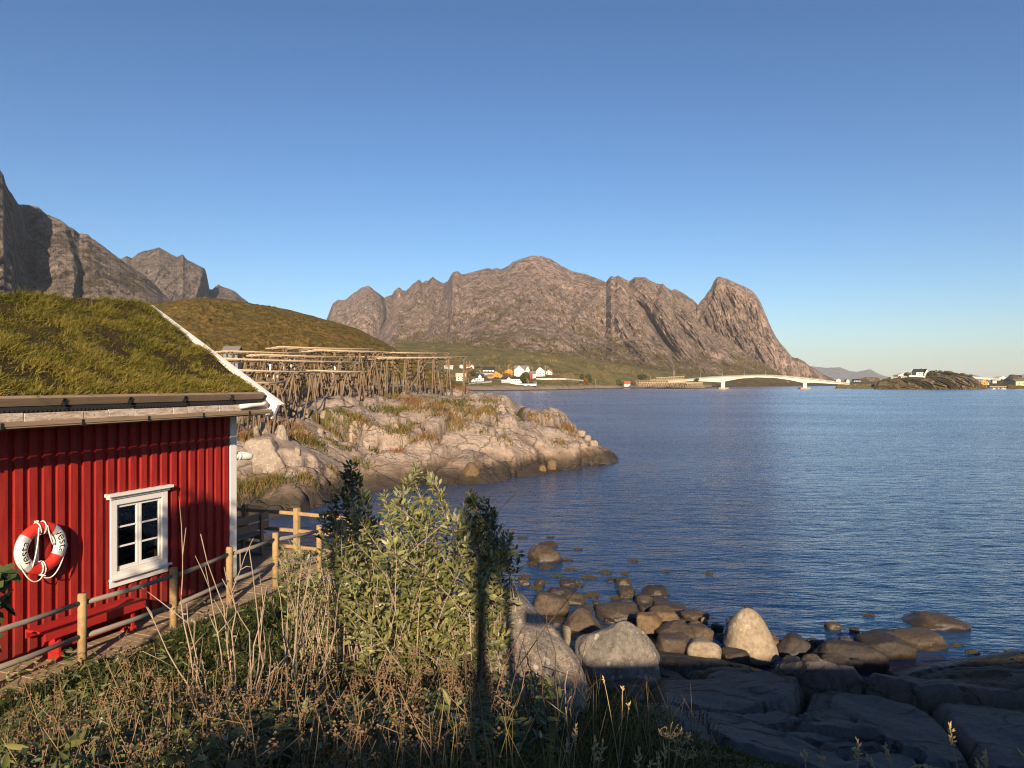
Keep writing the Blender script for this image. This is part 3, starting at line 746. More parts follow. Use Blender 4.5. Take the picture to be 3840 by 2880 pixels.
# the village shore across the bay
def village_points():
    L = []
    def h(px, py, Y): L.append(tuple(P(px, py, Y)))
    sh = [(400, 391.5, 640), (440, 391.2, 650), (480, 391, 664), (513, 390.8, 682), (546, 390.4, 722), (570, 389.8, 790), (586, 389, 900), (615, 388, 1060), (640, 388.1, 1030), (665, 388.7, 955), (690, 389, 905), (706, 389, 902)]
    for px, py, Y in sh:
        q = P(px, HY, Y); L.append((q[0], q[1], 0)); q = P(px, HY, Y - 25); L.append((q[0], q[1], -4)); q = P(px, HY, Y - 120); L.append((q[0], q[1], -8))
    h(440, 386.5, 668); h(480, 386.8, 680); h(500, 386.4, 695); h(513, 385.6, 705); h(530, 386.4, 715); h(546, 385.2, 740); h(560, 384.5, 770); h(575, 385.5, 830); h(590, 386, 930); h(615, 386.3, 1095); h(640, 386.2, 1060); h(660, 386.6, 990)
    h(450, 383.5, 720); h(460, 379, 790); h(479, 382, 752); h(470, 368.6, 900); h(490, 380.5, 770); h(500, 378.8, 790); h(495, 372, 880); h(512, 383.8, 745); h(520, 376, 830); h(515, 374.5, 860); h(535, 378.8, 790); h(540, 376.2, 820); h(550, 374.6, 840); h(562, 379, 790); h(580, 380, 900)
    h(600, 378, 1000); h(640, 379, 1180); h(665, 383.8, 1000); h(680, 383, 980); h(700, 385.3, 925); h(690, 382.2, 1010); h(676, 380.5, 1040)
    for px, Y in ((716, 900), (718, 980), (722, 1080), (735, 1250), (780, 1100), (800, 1300)): q = P(px, HY, Y); L.append((q[0], q[1], -5))
    h(400, 372, 800); h(420, 360, 1000); h(460, 357, 1050); h(500, 355, 1080); h(560, 358, 1120); h(620, 366, 1250); h(680, 377, 1250); h(705, 381, 1300)
    return L
VIL = RBF(village_points(), c=8.0, lam=0.05)
def vz(x, y): return float(VIL(np.array([x]), np.array([y]))[0])
def build_village_land():
    nu, nv = 700, 220
    u = np.linspace(395, 712, nu); r = np.exp(np.linspace(math.log(636), math.log(1330), nv))
    U, Y = np.meshgrid(u, r, indexing='ij'); X = (U - CX) / F * Y
    Z = VIL(X, Y)
    rock = 1 - sstep(5, 9, Z)
    Z = Z + rock * 1.3 * (ridged(X * 0.06 + Y * 0.03, Y * 0.02, 0, 4) - 0.6) * sstep(-1, 2, Z) + 0.5 * fbm(X * 0.08, Y * 0.08, 0, 4)
    bush = np.clip(fbm(X * 0.09, Y * 0.05, 2.0, 4, 2.1, 0.6), 0, 2) * sstep(9, 14, Z) * sstep(-0.2, 0.5, fbm(X * 0.012, Y * 0.012, 7.0, 3))
    Z = Z + 5.5 * bush
    edge = sstep(700, 712, U) * 6
    Z = Z - edge
    g = np.clip(sstep(3.2, 5.5, Z + 1.5 * perlin(X * 0.05, Y * 0.05, 3)), 0, 1)
    t = NT("village_ground")
    p = t.coord('Position'); a = t.noise(p, 0.06, 5, 0.65); b = t.noise(p, 0.35, 4, 0.7)
    rk = t.mix(t.noise(t.coord('Position', (1, 1, 0.4)), 0.2, 5, 0.7), (0.17, 0.125, 0.095), (0.31, 0.23, 0.17))
    gr = t.mix(a, (0.12, 0.10, 0.033), (0.26, 0.185, 0.075)); gr = t.mix(t.ramp(b, [(0.36, 0.8), (0.52, 0)]), gr, (0.03, 0.034, 0.011)); gr = t.mix(t.ramp(t.noise(p, 0.02, 5, 0.7), [(0.45, 0.0), (0.6, 0.8)]), gr, (0.07, 0.07, 0.024))
    c = t.mix(t.attr("grass"), rk, gr)
    z = t.sep(t.pos())[2]
    c = t.mix(t.ramp(t.math('MULTIPLY', z, 0.5), [(0.35, 0.9), (0.6, 0.0)]), c, (0.035, 0.028, 0.02))
    m = t.fin(c, 0.95, t.bump(b, 0.7, 1.0), 0.1)
    o = np_mesh("ground", np.stack([X, Y, Z], -1).reshape(-1, 3), grid_quads(nu, nv), None, m, attrs={"grass": g.reshape(-1)})
    tag(o, kind="structure")
build_village_land()

# the island on the right, the knoll left of it, and the rise at the frame's edge
M_ISLE = mat_mountain("island_rock", (0.22, 0.165, 0.12), (0.32, 0.235, 0.17), (0.10, 0.08, 0.06), (0.10, 0.09, 0.03), (0.19, 0.145, 0.06), 0.0, 22, 8.0)
mountain("island", [(874, 388.5, 860), (879, 380.5, 880), (887, 378.6, 900), (898, 377.0, 905), (909, 376.2, 905), (918, 376.0, 905), (927, 375.0, 905), (938, 374.6, 905), (951, 373.9, 905), (960, 374.4, 905), (969, 375.4, 905), (974, 377.6, 900), (978, 380.5, 890), (983, 384.8, 880), (988, 389.3, 865)],
         [(874, 842, -1.5), (930, 834, -1.5), (988, 842, -1.5)], M_ISLE, [(0, 0, 0), (0.3, 0.3, 0.2), (0.7, 0.78, 0.6), (1, 1, 1)], du=0.25, nv=110, amp=0.22, freq=12, jag=0.25, seed=70, back=60)
mountain("hill", [(858, 384, 1100), (861, 378.5, 1100), (866, 377.0, 1100), (872, 376.9, 1100), (878, 377.6, 1100), (884, 381, 1100), (890, 384.5, 1100)], [(858, 1075, 0), (890, 1075, 0)], M_ISLE, [(0, 0, 0), (0.5, 0.6, 0.5), (1, 1, 1)], du=0.25, nv=30, amp=0.15, freq=12, jag=0.2, seed=75, back=40)
mountain("hill", [(985, 384, 1150), (995, 381.5, 1150), (1004, 379.5, 1150), (1009, 376.3, 1150), (1013, 375.0, 1150), (1018, 375.5, 1150), (1024, 378.3, 1150), (1040, 380, 1150), (1080, 383, 1150)], [(985, 1020, -0.5), (1080, 1000, -0.5)], M_ISLE, [(0, 0, 0), (0.5, 0.5, 0.5), (1, 1, 1)], du=0.3, nv=40, amp=0.15, freq=10, jag=0.25, seed=78, back=60)

# the air between here and the far range
def build_haze():
    b = MB(); b.box(-21000, 21000, -58.0, 19000, -11.0, 760.0)
    t = NT("haze"); t.n.remove(t.b)
    v = t.new("ShaderNodeVolumePrincipled")
    v.inputs['Color'].default_value = (0.86, 0.93, 1.0, 1); v.inputs['Density'].default_value = 4.2e-5; v.inputs['Anisotropy'].default_value = 0.0
    t.l.new(v.outputs[0], t.out.inputs['Volume'])
    o = b.build("haze", t.m); tag(o, kind="stuff")
build_haze()
# ------------------------------------------------------------------ red cabin, boardwalk, fences, benches, ring
def mat_red():
    t = NT("red_boards")
    p = t.coord('Position')
    st = t.coord('Position', (9, 9, 0.8))
    g = t.noise(st, 2.0, 6, 0.65)
    a = t.noise(p, 1.1, 4, 0.6)
    c = t.mix(t.ramp(g, [(0.35, 0.0), (0.65, 1.0)]), (0.235, 0.014, 0.011), (0.37, 0.027, 0.019))
    c = t.mix(t.ramp(a, [(0.4, 0.0), (0.7, 0.45)]), c, (0.25, 0.016, 0.013))
    spots = t.vor(t.coord('Position', (1, 1, 0.6)), 7.0, 'F1', 0)
    c = t.mix(t.ramp(spots, [(0.035, 0.7), (0.06, 0.0)]), c, (0.14, 0.012, 0.01))
    z = t.sep(t.pos())[2]
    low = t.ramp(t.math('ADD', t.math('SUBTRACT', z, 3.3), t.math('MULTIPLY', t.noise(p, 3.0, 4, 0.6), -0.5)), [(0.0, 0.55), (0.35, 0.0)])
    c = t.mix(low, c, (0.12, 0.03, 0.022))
    fd = t.ramp(t.noise(t.coord('Position', (1.5, 1.5, 0.5)), 1.3, 5, 0.65), [(0.55, 0.0), (0.75, 0.35)])
    c = t.mix(fd, c, (0.44, 0.07, 0.05))
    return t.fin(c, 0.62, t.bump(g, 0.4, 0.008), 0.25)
M_RED = mat_red()
M_BENCHRED = plain("red_bench_paint", (0.36, 0.02, 0.016), 0.5, 0.35, vary=0.2, scale=5, bump=0.1)
M_WHITE = plain("white_paint", (0.78, 0.74, 0.67), 0.5, 0.35, vary=0.05, scale=3, bump=0.05)
M_FASCIA = wood("brown_fascia_board", (0.19, 0.13, 0.085), (0.35, 0.25, 0.165))
M_DECKW = wood("boardwalk_planks", (0.22, 0.155, 0.095), (0.36, 0.265, 0.165), math.atan2(-0.361, 0.9325), along=1.2, across=24)
M_RAILW = wood("weathered_rail", (0.14, 0.12, 0.10), (0.27, 0.235, 0.19), along=1.0, across=20)
M_POST = wood("fresh_post", (0.20, 0.13, 0.065), (0.47, 0.32, 0.15), 0.0, along=9, across=9)
M_GREYW = wood("grey_bench_wood", (0.16, 0.12, 0.085), (0.27, 0.2, 0.14))
M_BLACK = plain("black_iron", (0.014, 0.014, 0.015), 0.45, 0.4, vary=0.2)
M_FELT = plain("black_membrane", (0.02, 0.02, 0.02), 0.85, 0.2, vary=0.3, scale=30)
M_BIRCH = None
def mat_birch():
    t = NT("birch_bark")
    p = t.coord('Position')
    n = t.noise(t.coord('Position', (1, 1, 5)), 5.0, 6, 0.75)
    b = t.noise(p, 22.0, 4, 0.7)
    c = t.mix(t.ramp(n, [(0.42, 0.0), (0.62, 1.0)]), (0.62, 0.52, 0.42), (0.36, 0.25, 0.17))
    c = t.mix(t.ramp(b, [(0.58, 0.0), (0.66, 0.8)]), c, (0.10, 0.07, 0.05))
    return t.fin(c, 0.8, t.bump(n, 0.6, 0.02), 0.2)
M_BIRCH = mat_birch()

def mat_glass():
    t = NT("window_glass"); t.n.remove(t.b)
    gl = t.new("ShaderNodeBsdfGlossy"); gl.inputs['Roughness'].default_value = 0.02
    tr = t.new("ShaderNodeBsdfTransparent"); tr.inputs['Color'].default_value = (0.75, 0.8, 0.8, 1)
    lw = t.new("ShaderNodeFresnel"); lw.inputs['IOR'].default_value = 1.6
    mx = t.new("ShaderNodeMixShader"); t.l.new(lw.outputs[0], mx.inputs[0]); t.l.new(tr.outputs[0], mx.inputs[1]); t.l.new(gl.outputs[0], mx.inputs[2])
    t.l.new(mx.outputs[0], t.out.inputs['Surface'])
    return t.m
M_GLASS = mat_glass()

WALL_L = 8.6           # visible wall and a bit more
HOUSE_W = 4.9
WTOP = 6.42
EAVE = 0.50
RX, RZ = 2.95, 8.20    # ridge: distance behind the eave edge, height of the roof boards there
EZ = 6.625              # height of the roof boards at the eave edge
OVER = 0.38            # overhang past the gable
def build_cabin():
    root = empty("cabin", W(0, 0, DECK), "red board cabin with a grass roof and white corner boards", "cabin")
    # ---- boarded walls, with an opening for the window
    wt0, wt1, wz0, wz1 = 2.52, 1.62, 4.12, 5.21
    b = MB()
    def slab(t0, t1, z0, z1, o0, o1):
        q = W(t1, o0, z0); b.obox(q, -D * (t0 - t1), N * (o1 - o0), (0, 0, z1 - z0))
    z0 = DECK + 0.03
    slab(WALL_L, wt0, z0, WTOP, -0.14, 0.0)
    slab(wt1, 0.0, z0, WTOP, -0.14, 0.0)
    slab(wt0, wt1, z0, wz0, -0.14, 0.0)
    slab(wt0, wt1, wz1, WTOP, -0.14, 0.0)
    pitch = 0.195
    t = 0.17
    while t < WALL_L:
        w = 0.105
        if t + w > wt1 - 0.06 and t < wt0 + 0.06:
            slab(t + w, t, z0 - 0.02, wz0 - 0.05, 0.0, 0.034)
            slab(t + w, t, wz1 + 0.05, WTOP - 0.004, 0.0, 0.034)
        else:
            slab(t + w, t, z0 - 0.02 - 0.01 * (int(t * 7) % 2), WTOP - 0.004, 0.0, 0.034)
        t += pitch
    # gable end and far walls
    q = W(0, -HOUSE_W, z0); b.obox(q, N * (HOUSE_W - 0.14), -D * 0.14, (0, 0, WTOP - z0))
    q = W(WALL_L, -HOUSE_W, z0); b.obox(q, N * (HOUSE_W - 0.14), D * 0.14, (0, 0, WTOP - z0))
    q = W(WALL_L, -HOUSE_W, z0); b.obox(q + D * 0.14, D * (WALL_L - 0.28), N * 0.14, (0, 0, WTOP - z0))
    for tt in (0.003, WALL_L - 0.14):
        a_ = W(tt, 0, WTOP); c_ = W(tt, -HOUSE_W, WTOP); r_ = W(tt, EAVE - RX, RZ - 0.1)
        b.prism([a_, r_, c_], -D * 0.13)
    b.build("wall", M_RED, root)
    for tt in (0.25, 2.8, 5.4, 8.0):
        for oo in (-0.35, -4.4):
            f = MB(); f.bar(W(tt, oo, 1.2), W(tt, oo, DECK + 0.03), 0.22, 0.22, up=D); f.build("foundation_post", M_GREYW, root)
    # corner boards
    c = MB(); q = W(-0.025, 0.036, DECK + 0.02)
    c.obox(W(0.13, 0.002, DECK + 0.02), D * 0.155, N * 0.038, (0, 0, WTOP - DECK - 0.03))
    c.obox(W(-0.001, -0.14, DECK + 0.02), D * 0.026, N * 0.14, (0, 0, WTOP - DECK - 0.03))
    c.build("corner_board", M_WHITE, root, bevel=0.004)
    # ---- roof: boards, membrane, bark, log, fascia, turf
    T1 = WALL_L + 0.5
    L = T1 + OVER
    e0 = W(T1, EAVE, EZ); slope = W(T1, EAVE - RX, RZ) - e0
    b = MB(); b.obox(e0 + (0, 0, -0.09), D * L, slope, (0, 0, 0.09))
    e1 = W(T1, EAVE - 2 * RX, EZ); b.obox(e1 + (0, 0, -0.09), D * L, W(T1, EAVE - RX, RZ) - e1, (0, 0, 0.088))
    roof = b.build("roof", M_GREYW, root)
    sn = slope / np.linalg.norm(slope); up = np.cross(D, -sn); up = up / np.linalg.norm(up)
    if up[2] < 0: up = -up
    # sill board holding the turf back, iron straps, dimpled membrane edge, bark strip, wooden gutter
    fb = MB(); fb.obox(e0 + sn * 0.10 + up * 0.04, D * (L - 0.12), sn * 0.07, up * 0.125)
    fb.build("turf_board", M_FASCIA, root, bevel=0.008)
    for i in range(10):
        k = MB(); q = e0 + D * (L - 0.95 - i * 1.02)
        k.bar(q + sn * 0.092 + up * 0.02, q + sn * 0.092 + up * 0.15, 0.035, 0.012, up=sn)
        k.bar(q + sn * 0.07 + up * 0.02, q + sn * 0.0 + up * 0.06, 0.025, 0.02)
        k.bar(q + sn * 0.04 + up * 0.07, q + sn * 0.09 + up * 0.09, 0.03, 0.03)
        k.build("board_bracket", M_BLACK, root)
    m = MB(); m.obox(e0 + sn * 0.02 + up * 0.002, D * (L - 0.04), sn * 0.16, up * 0.03)
    for i in range(int(L / 0.06)):
        q = e0 + D * (0.02 + i * 0.06)
        m.obox(q + sn * -0.004 + up * 0.008, D * 0.03, sn * 0.03, up * 0.022)
    m.build("membrane_edge", M_FELT, root)
    bk = MB(); t = 0.0; i = 0
    rr = random.Random(3)
    while t < L - 0.1:
        w = rr.uniform(0.28, 0.95) if i % 3 else rr.uniform(0.22, 0.4)
        w = min(w, L - 0.04 - t)
        dz = rr.uniform(-0.006, 0.008)
        bk.obox(e0 + D * (t + 0.004) - N * 0.0 + np.array([0, 0, -0.105 + dz]) + N * rr.uniform(0.0, 0.006), D * (w - 0.012), N * 0.022, (0, 0, 0.105))
        t += w; i += 1
    bk.build("bark_strip", M_BIRCH, root, bevel=0.004)
    # gutter: a half pipe of wood boards
    g = MB(); gb = e0 + np.array([0, 0, -0.085]) - D * 0.0
    g.obox(gb + N * 0.02 + (0, 0, -0.09), D * (L - 0.16), N * 0.15, (0, 0, 0.02))
    g.obox(gb + N * 0.152 + (0, 0, -0.068), D * (L - 0.16), N * 0.028 + np.array([0, 0, 0.0]), (0, 0, 0.06))
    g.obox(gb + N * -0.02 + (0, 0, -0.09), D * (L - 0.16), N * 0.018, (0, 0, 0.15))
    g.build("gutter", M_FASCIA, root, bevel=0.006)
    for i in range(10):
        k = MB(); q = gb + D * (L - 0.75 - i * 1.05)
        k.bar(q + N * 0.186 + (0, 0, -0.09), q + N * 0.186 + (0, 0, -0.015), 0.03, 0.006, up=N)
        k.bar(q + N * 0.0 + (0, 0, -0.1), q + N * 0.186 + (0, 0, -0.096), 0.03, 0.008)
        k.build("gutter_bracket", M_BLACK, root)
    # underside of the eave
    s = MB(); s.obox(W(T1, 0.002, WTOP + 0.0), D * (L - 0.02), N * (EAVE - 0.05), (0, 0, 0.03)); s.build("soffit", M_GREYW, root)
    # bargeboards on the near gable
    g0 = W(-OVER, EAVE + 0.13, EZ - 0.17)
    run = W(-OVER, EAVE - RX, RZ + 0.2) - W(-OVER, EAVE, EZ); rl = np.linalg.norm(run); run = run / rl
    bb = MB()
    bb.obox(g0 + D * 0.002 - up * 0.12, run * (rl + 0.24), D * 0.03, up * 0.31)
    bb.obox(g0 + D * -0.05 + up * 0.192 - run * 0.05, run * (rl + 0.34), D * 0.12, up * 0.028)
    bb.obox(g0 + D * -0.07 + up * -0.12 - run * 0.012, run * 0.24, D * 0.07, up * 0.31)
    bb.build("bargeboard", M_WHITE, root, bevel=0.004)
    r2 = W(-OVER, EAVE - 2 * RX - 0.13, EZ - 0.17); run2 = W(-OVER, EAVE - RX, RZ) - W(-OVER, EAVE - 2 * RX, EZ); run2 /= np.linalg.norm(run2)
    up2 = np.cross(D, run2); up2 = up2 if up2[2] > 0 else -up2
    b2 = MB(); b2.obox(r2 + D * 0.002 - up2 * 0.12, run2 * (rl + 0.14), D * 0.03, up2 * 0.30); b2.obox(r2 - D * 0.05 + up2 * 0.182, run2 * (rl + 0.12), D * 0.16, up2 * 0.028)
    b2.build("bargeboard", M_WHITE, root, bevel=0.004)
    # turf bed and grass
    nu, nv = 170, 60
    U, V = np.meshgrid(np.linspace(0, 1, nu), np.linspace(0, 1, nv), indexing='ij')
    base = e0 + sn * 0.17
    top = np.linalg.norm(slope) - 0.17 + 0.12
    pt = base + U[..., None] * D * (L - 0.08) + V[..., None] * sn * top
    thick = 0.08 + 0.04 * fbm(U * 14, V * 6, 1.0, 4) + 0.05 * V
    thick = thick * np.minimum(1, np.minimum(U, 1 - U) * 40 + 0.3)
    thick = thick + 0.20 * V * sstep(0.55, 1.0, U)
    pt = pt + up * (thick[..., None] + 0.05)
    t = NT("roof_turf"); p = t.coord('Position')
    c = t.mix(t.noise(p, 5, 5, 0.7), (0.018, 0.012, 0.008), (0.06, 0.042, 0.018))
    turf_m = t.fin(c, 0.95, t.bump(t.noise(p, 20, 4, 0.7), 0.8, 0.03), 0.1)
    v = pt.reshape(-1, 3)
    np_mesh("turf_bed", v, grid_quads(nu, nv), None, turf_m, root)
    n = 120000
    ru = RNG.random(n); rv = RNG.random(n) ** 1.0
    # visible part only needs the dense growth
    ru = 0.42 + 0.574 * ru
    pos = base + ru[:, None] * D * (L - 0.08) + rv[:, None] * sn * top + up * (0.115 + 0.20 * rv * sstep(0.55, 1.0, ru))[:, None]
    tone = fbm(pos[:, 0] * 1.3, pos[:, 1] * 1.3 + pos[:, 2] * 1.3, 3.0, 4)
    bare = fbm(pos[:, 0] * 1.1 + 9, pos[:, 1] * 1.6, pos[:, 2] * 2.4, 3)
    keep = (bare > -0.22) | (RNG.random(n) < 0.12)
    pos, tone, rv2 = pos[keep], tone[keep], rv[keep]
    clump = fbm(pos[:, 0] * 4, pos[:, 1] * 4, pos[:, 2] * 4, 2)
    h = np.clip(0.095 + 0.065 * clump + 0.04 * tone + 0.05 * rv2 ** 4, 0.03, 0.3) * (0.6 + 0.8 * RNG.random(len(pos))) * np.where((np.array(ru)[keep] > 0.985), 0.6, 1.0)
    lean = RNG.normal(size=(len(pos), 3)) * 0.45 - sn * 0.25 + N * 0.15
    tint = np.clip(0.5 + 0.35 * tone + 0.22 * RNG.normal(size=len(pos)) - 0.18 * (rv2 - 0.4), 0, 1)
    grass_mesh("roof_grass", pos, h, 0.010, lean, tint, M_GRASS_ROOF, root)
    # wall lamp at the corner, tilted out
    la = MB(); q = W(-0.03, -0.02, 5.66)
    la.tube([q, q + D * 0.10], 0.055, 12); la.tube([q + D * 0.08 , q + D * 0.13 + (0, 0, 0.0)], 0.075, 12)
    lamp = la.build("lamp_base", M_WHITE, root, smooth=True)
    la = MB(); e = D * 0.36 + np.array([0.05, 0, -0.03])
    la.tube([q + D * 0.131, q + D * 0.16 + (0.0, 0, 0), q + e * 0.9, q + e, q + e * 1.05], [0.07, 0.078, 0.078, 0.055, 0.015], 14)
    la.build("lamp_cover", plain("white_plastic", (0.8, 0.76, 0.66), 0.35, 0.4, vary=0.02), lamp, smooth=True)
    # downpipe stub hanging in the gutter end
    dp = MB(); q = gb + D * (L - 0.85) + N * 0.07 + np.array([0, 0, 0.06])
    dp.tube([q, q + D * 0.25 + (0, 0, 0.01), q + D * 0.55 + (0, 0, 0.02), q + D * 0.66 + (0, 0, 0.05)], [0.04, 0.04, 0.035, 0.045], 10)
    dp.build("gutter_pipe", M_WHITE, root, smooth=True)
    build_window(root, wt0, wt1, wz0, wz1)
    # dim room seen through the glass
    rm = MB()
    o_ = 0.3
    rm.obox(W(wt0 + o_, -2.4, 3.4), D * (wt0 - wt1 + 2 * o_ + 0.6), N * 0.04, (0, 0, 2.9))
    rm.obox(W(wt0 + o_, -2.36, 3.36), D * (wt0 - wt1 + 2 * o_ + 0.6), N * 2.2, (0, 0, 0.03))
    rm.build("room", plain("dim_room", (0.07, 0.055, 0.045), 0.9), root)
    return root

def build_window(root, t0, t1, z0, z1):
    """white casement with three panes in each of two sashes"""
    def bx(b, ta, tb, za, zb, oa, ob): b.obox(W(ta, oa, za), D * (ta - tb), N * (ob - oa), (0, 0, zb - za))
    f = MB()
    cw = 0.10
    bx(f, t0 + cw - 0.03, t0 - 0.035, z0 - 0.06, z1 + 0.06, 0.036, 0.062)
    bx(f, t1 + 0.035, t1 - cw + 0.03, z0 - 0.06, z1 + 0.06, 0.036, 0.062)
    bx(f, t0 - 0.036, t1 + 0.036, z1 - 0.035, z1 + 0.06, 0.036, 0.062)
    win = f.build("window", M_WHITE, root, bevel=0.003)
    cp = MB()
    bx(cp, t0 + cw + 0.0, t1 - cw - 0.0, z1 + 0.061, z1 + 0.10, 0.001, 0.085)
    bx(cp, t0 + cw + 0.04, t1 - cw - 0.04, z1 + 0.101, z1 + 0.145, 0.001, 0.125)
    cp.build("cornice", M_WHITE, win, bevel=0.004)
    sl = MB()
    bx(sl, t0 + 0.066, t1 - 0.066, z0 - 0.062, z0 + 0.052, 0.035, 0.0605)
    bx(sl, t0 + cw - 0.02, t1 - cw + 0.02, z0 - 0.17, z0 - 0.061, 0.036, 0.064)
    bx(sl, t0 + cw + 0.01, t1 - cw - 0.01, z0 - 0.061, z0 - 0.03, 0.064, 0.12)
    sl.build("sill", M_WHITE, win, bevel=0.004)
    # jamb lining the opening
    jb = MB()
    bx(jb, t0, t0 - 0.03, z0, z1, -0.14, 0.034); bx(jb, t1 + 0.03, t1, z0, z1, -0.14, 0.034)
    bx(jb, t0 - 0.031, t1 + 0.031, z1 - 0.03, z1, -0.14, 0.034); bx(jb, t0 - 0.031, t1 + 0.031, z0, z0 + 0.05, -0.14, 0.06)
    jb.build("jamb", M_WHITE, win)
    mid = (t0 + t1) / 2
    for a, b_ in ((t0 - 0.035, mid + 0.003), (mid - 0.003, t1 + 0.035)):
        s = MB()
        zz0, zz1 = z0 + 0.055, z1 - 0.035
        bx(s, a, a - 0.045, zz0, zz1, -0.01, 0.03); bx(s, b_ + 0.045, b_, zz0, zz1, -0.01, 0.03)
        bx(s, a - 0.046, b_ + 0.046, zz0, zz0 + 0.06, -0.01, 0.03); bx(s, a - 0.046, b_ + 0.046, zz1 - 0.05, zz1, -0.01, 0.03)
        hh = (zz1 - 0.05) - (zz0 + 0.06)
        for k in (1, 2):
            zc = zz0 + 0.06 + hh * k / 3
            bx(s, a - 0.046, b_ + 0.046, zc - 0.013, zc + 0.013, -0.002, 0.026)
        sash = s.build("sash", M_WHITE, win, bevel=0.003)
        gl = MB(); bx(gl, a - 0.044, b_ + 0.044, zz0 + 0.058, zz1 - 0.048, 0.006, 0.010)
        gl.build("pane", M_GLASS, win)
    # pleated blind behind the upper panes and a pale curtain at the side
    bl = MB()
    for k in range(6):
        z = z1 - 0.06 - k * 0.055
        bx(bl, t0 - 0.06, t1 + 0.06, z - 0.05, z, -0.05 - 0.012 * (k % 2), -0.035 + 0.01 * math.sin(k))
    bl.build("blind", plain("blind_cloth", (0.6, 0.55, 0.48), 0.8), win)
    cu = MB()
    for k in range(7):
        tt = t1 + 0.10 + k * 0.03
        cu.tube([W(tt, -0.06 - 0.015 * (k % 2), z0 + 0.03), W(tt + 0.01, -0.06 - 0.015 * (k % 2), z1 - 0.38)], 0.018, 6)
    cu.build("curtain", plain("curtain_cloth", (0.6, 0.52, 0.36), 0.8), win, smooth=True)

def grass_mesh(name, pos, h, w, lean, tint, mat, parent=None, upv=(0, 0, 1)):
    """one tapering bent blade per position"""
    n = len(pos); up = np.array(upv, float)
    h = np.broadcast_to(np.asarray(h, float), (n,)); w = np.broadcast_to(np.asarray(w, float), (n,))
    d = up + lean; d = d / np.linalg.norm(d, axis=1)[:, None]
    an = RNG.random(n) * 2 * math.pi
    side = np.stack([np.cos(an), np.sin(an), np.zeros(n)], 1)
    side -= d * (side * d).sum(1)[:, None]; side /= (np.linalg.norm(side, axis=1)[:, None] + 1e-6)
    bend = lean.copy(); bend[:, 2] -= 0.35
    b0 = pos - side * (w / 2)[:, None]; b1 = pos + side * (w / 2)[:, None]
    mid = pos + d * (h * 0.55)[:, None] + bend * (h * 0.06)[:, None]
    m0 = mid - side * (w * 0.38)[:, None]; m1 = mid + side * (w * 0.38)[:, None]
    tip = pos + d * (h * 0.98)[:, None] + bend * (h * 0.34)[:, None]
    v = np.stack([b0, b1, m0, m1, tip], 1).reshape(-1, 3)
    i = np.arange(n)[:, None] * 5
    return np_mesh(name, v, i + np.array([[0, 1, 3, 2]]), i + np.array([[2, 3, 4]]), mat, parent, True, {"tint": np.repeat(tint, 5)})

def mat_grass(name, stops, trans=0.35):
    t = NT(name)
    c = t.ramp(t.attr("tint"), stops)
    t.put(t.b.inputs['Base Color'], c); t.b.inputs['Roughness'].default_value = 0.6; t.b.inputs['Specular IOR Level'].default_value = 0.25
    tl = t.new("ShaderNodeBsdfTranslucent"); t.l.new(c, tl.inputs['Color'])
    mx = t.new("ShaderNodeMixShader"); mx.inputs[0].default_value = trans
    t.l.new(t.b.outputs[0], mx.inputs[1]); t.l.new(tl.outputs[0], mx.inputs[2]); t.l.new(mx.outputs[0], t.out.inputs['Surface'])
    return t.m
M_GRASS_ROOF = mat_grass("roof_grass_blades", [(0.0, (0.055, 0.07, 0.012)), (0.35, (0.16, 0.155, 0.026)), (0.65, (0.265, 0.22, 0.04)), (1.0, (0.40, 0.27, 0.08))])
build_cabin()

# ---- boardwalk
def build_deck():
    b = MB(); rr = random.Random(5)
    t = 8.2; i = 0
    pw = 0.118
    while t > -2.72:
        far = t < 0.0
        o1 = 0.90 + rr.uniform(-0.012, 0.012); o0 = 0.04 if not far else -4.3
        z = DECK + rr.uniform(-0.004, 0.004)
        if far:
            b.obox(W(t, o0, z - 0.03), D * (pw - 0.008), N * (-1.9 - o0), (0, 0, 0.03))
            b.obox(W(t, -1.895, z - 0.03 + 0.003), D * (pw - 0.008), N * (o1 + 1.895), (0, 0, 0.03))
        else:
            b.obox(W(t, o0, z - 0.03), D * (pw - 0.008), N * (o1 - o0), (0, 0, 0.03))
        t -= pw
    o = b.build("boardwalk", M_DECKW, bevel=0.003); tag(o, kind="structure")
    f = MB()
    for oo in (0.08, 0.45, 0.80):
        f.obox(W(8.2, oo, DECK - 0.19), D * 10.9, N * 0.05, (0, 0, 0.15))
    for oo in (-4.2, -3.0, -2.0, -1.0):
        f.obox(W(-0.1, oo, DECK - 0.19), D * 2.6, N * 0.05, (0, 0, 0.15))
    f.obox(W(-2.73, -4.3, DECK - 0.2), D * 0.03, N * 5.2, (0, 0, 0.2))
    for tt, oo in ((-2.5, -4.0), (-2.5, -2.4), (-2.5, -0.8), (-2.5, 0.7), (-1.0, 0.75), (0.4, 0.78), (-1, -3.5)):
        q = W(tt, oo, DECK - 0.19); f.bar((q[0], q[1], gz(q[0], q[1]) - 0.3), q, 0.13, 0.13, up=D)
    o = f.build("boardwalk", M_GREYW); tag(o, kind="structure")
build_deck()

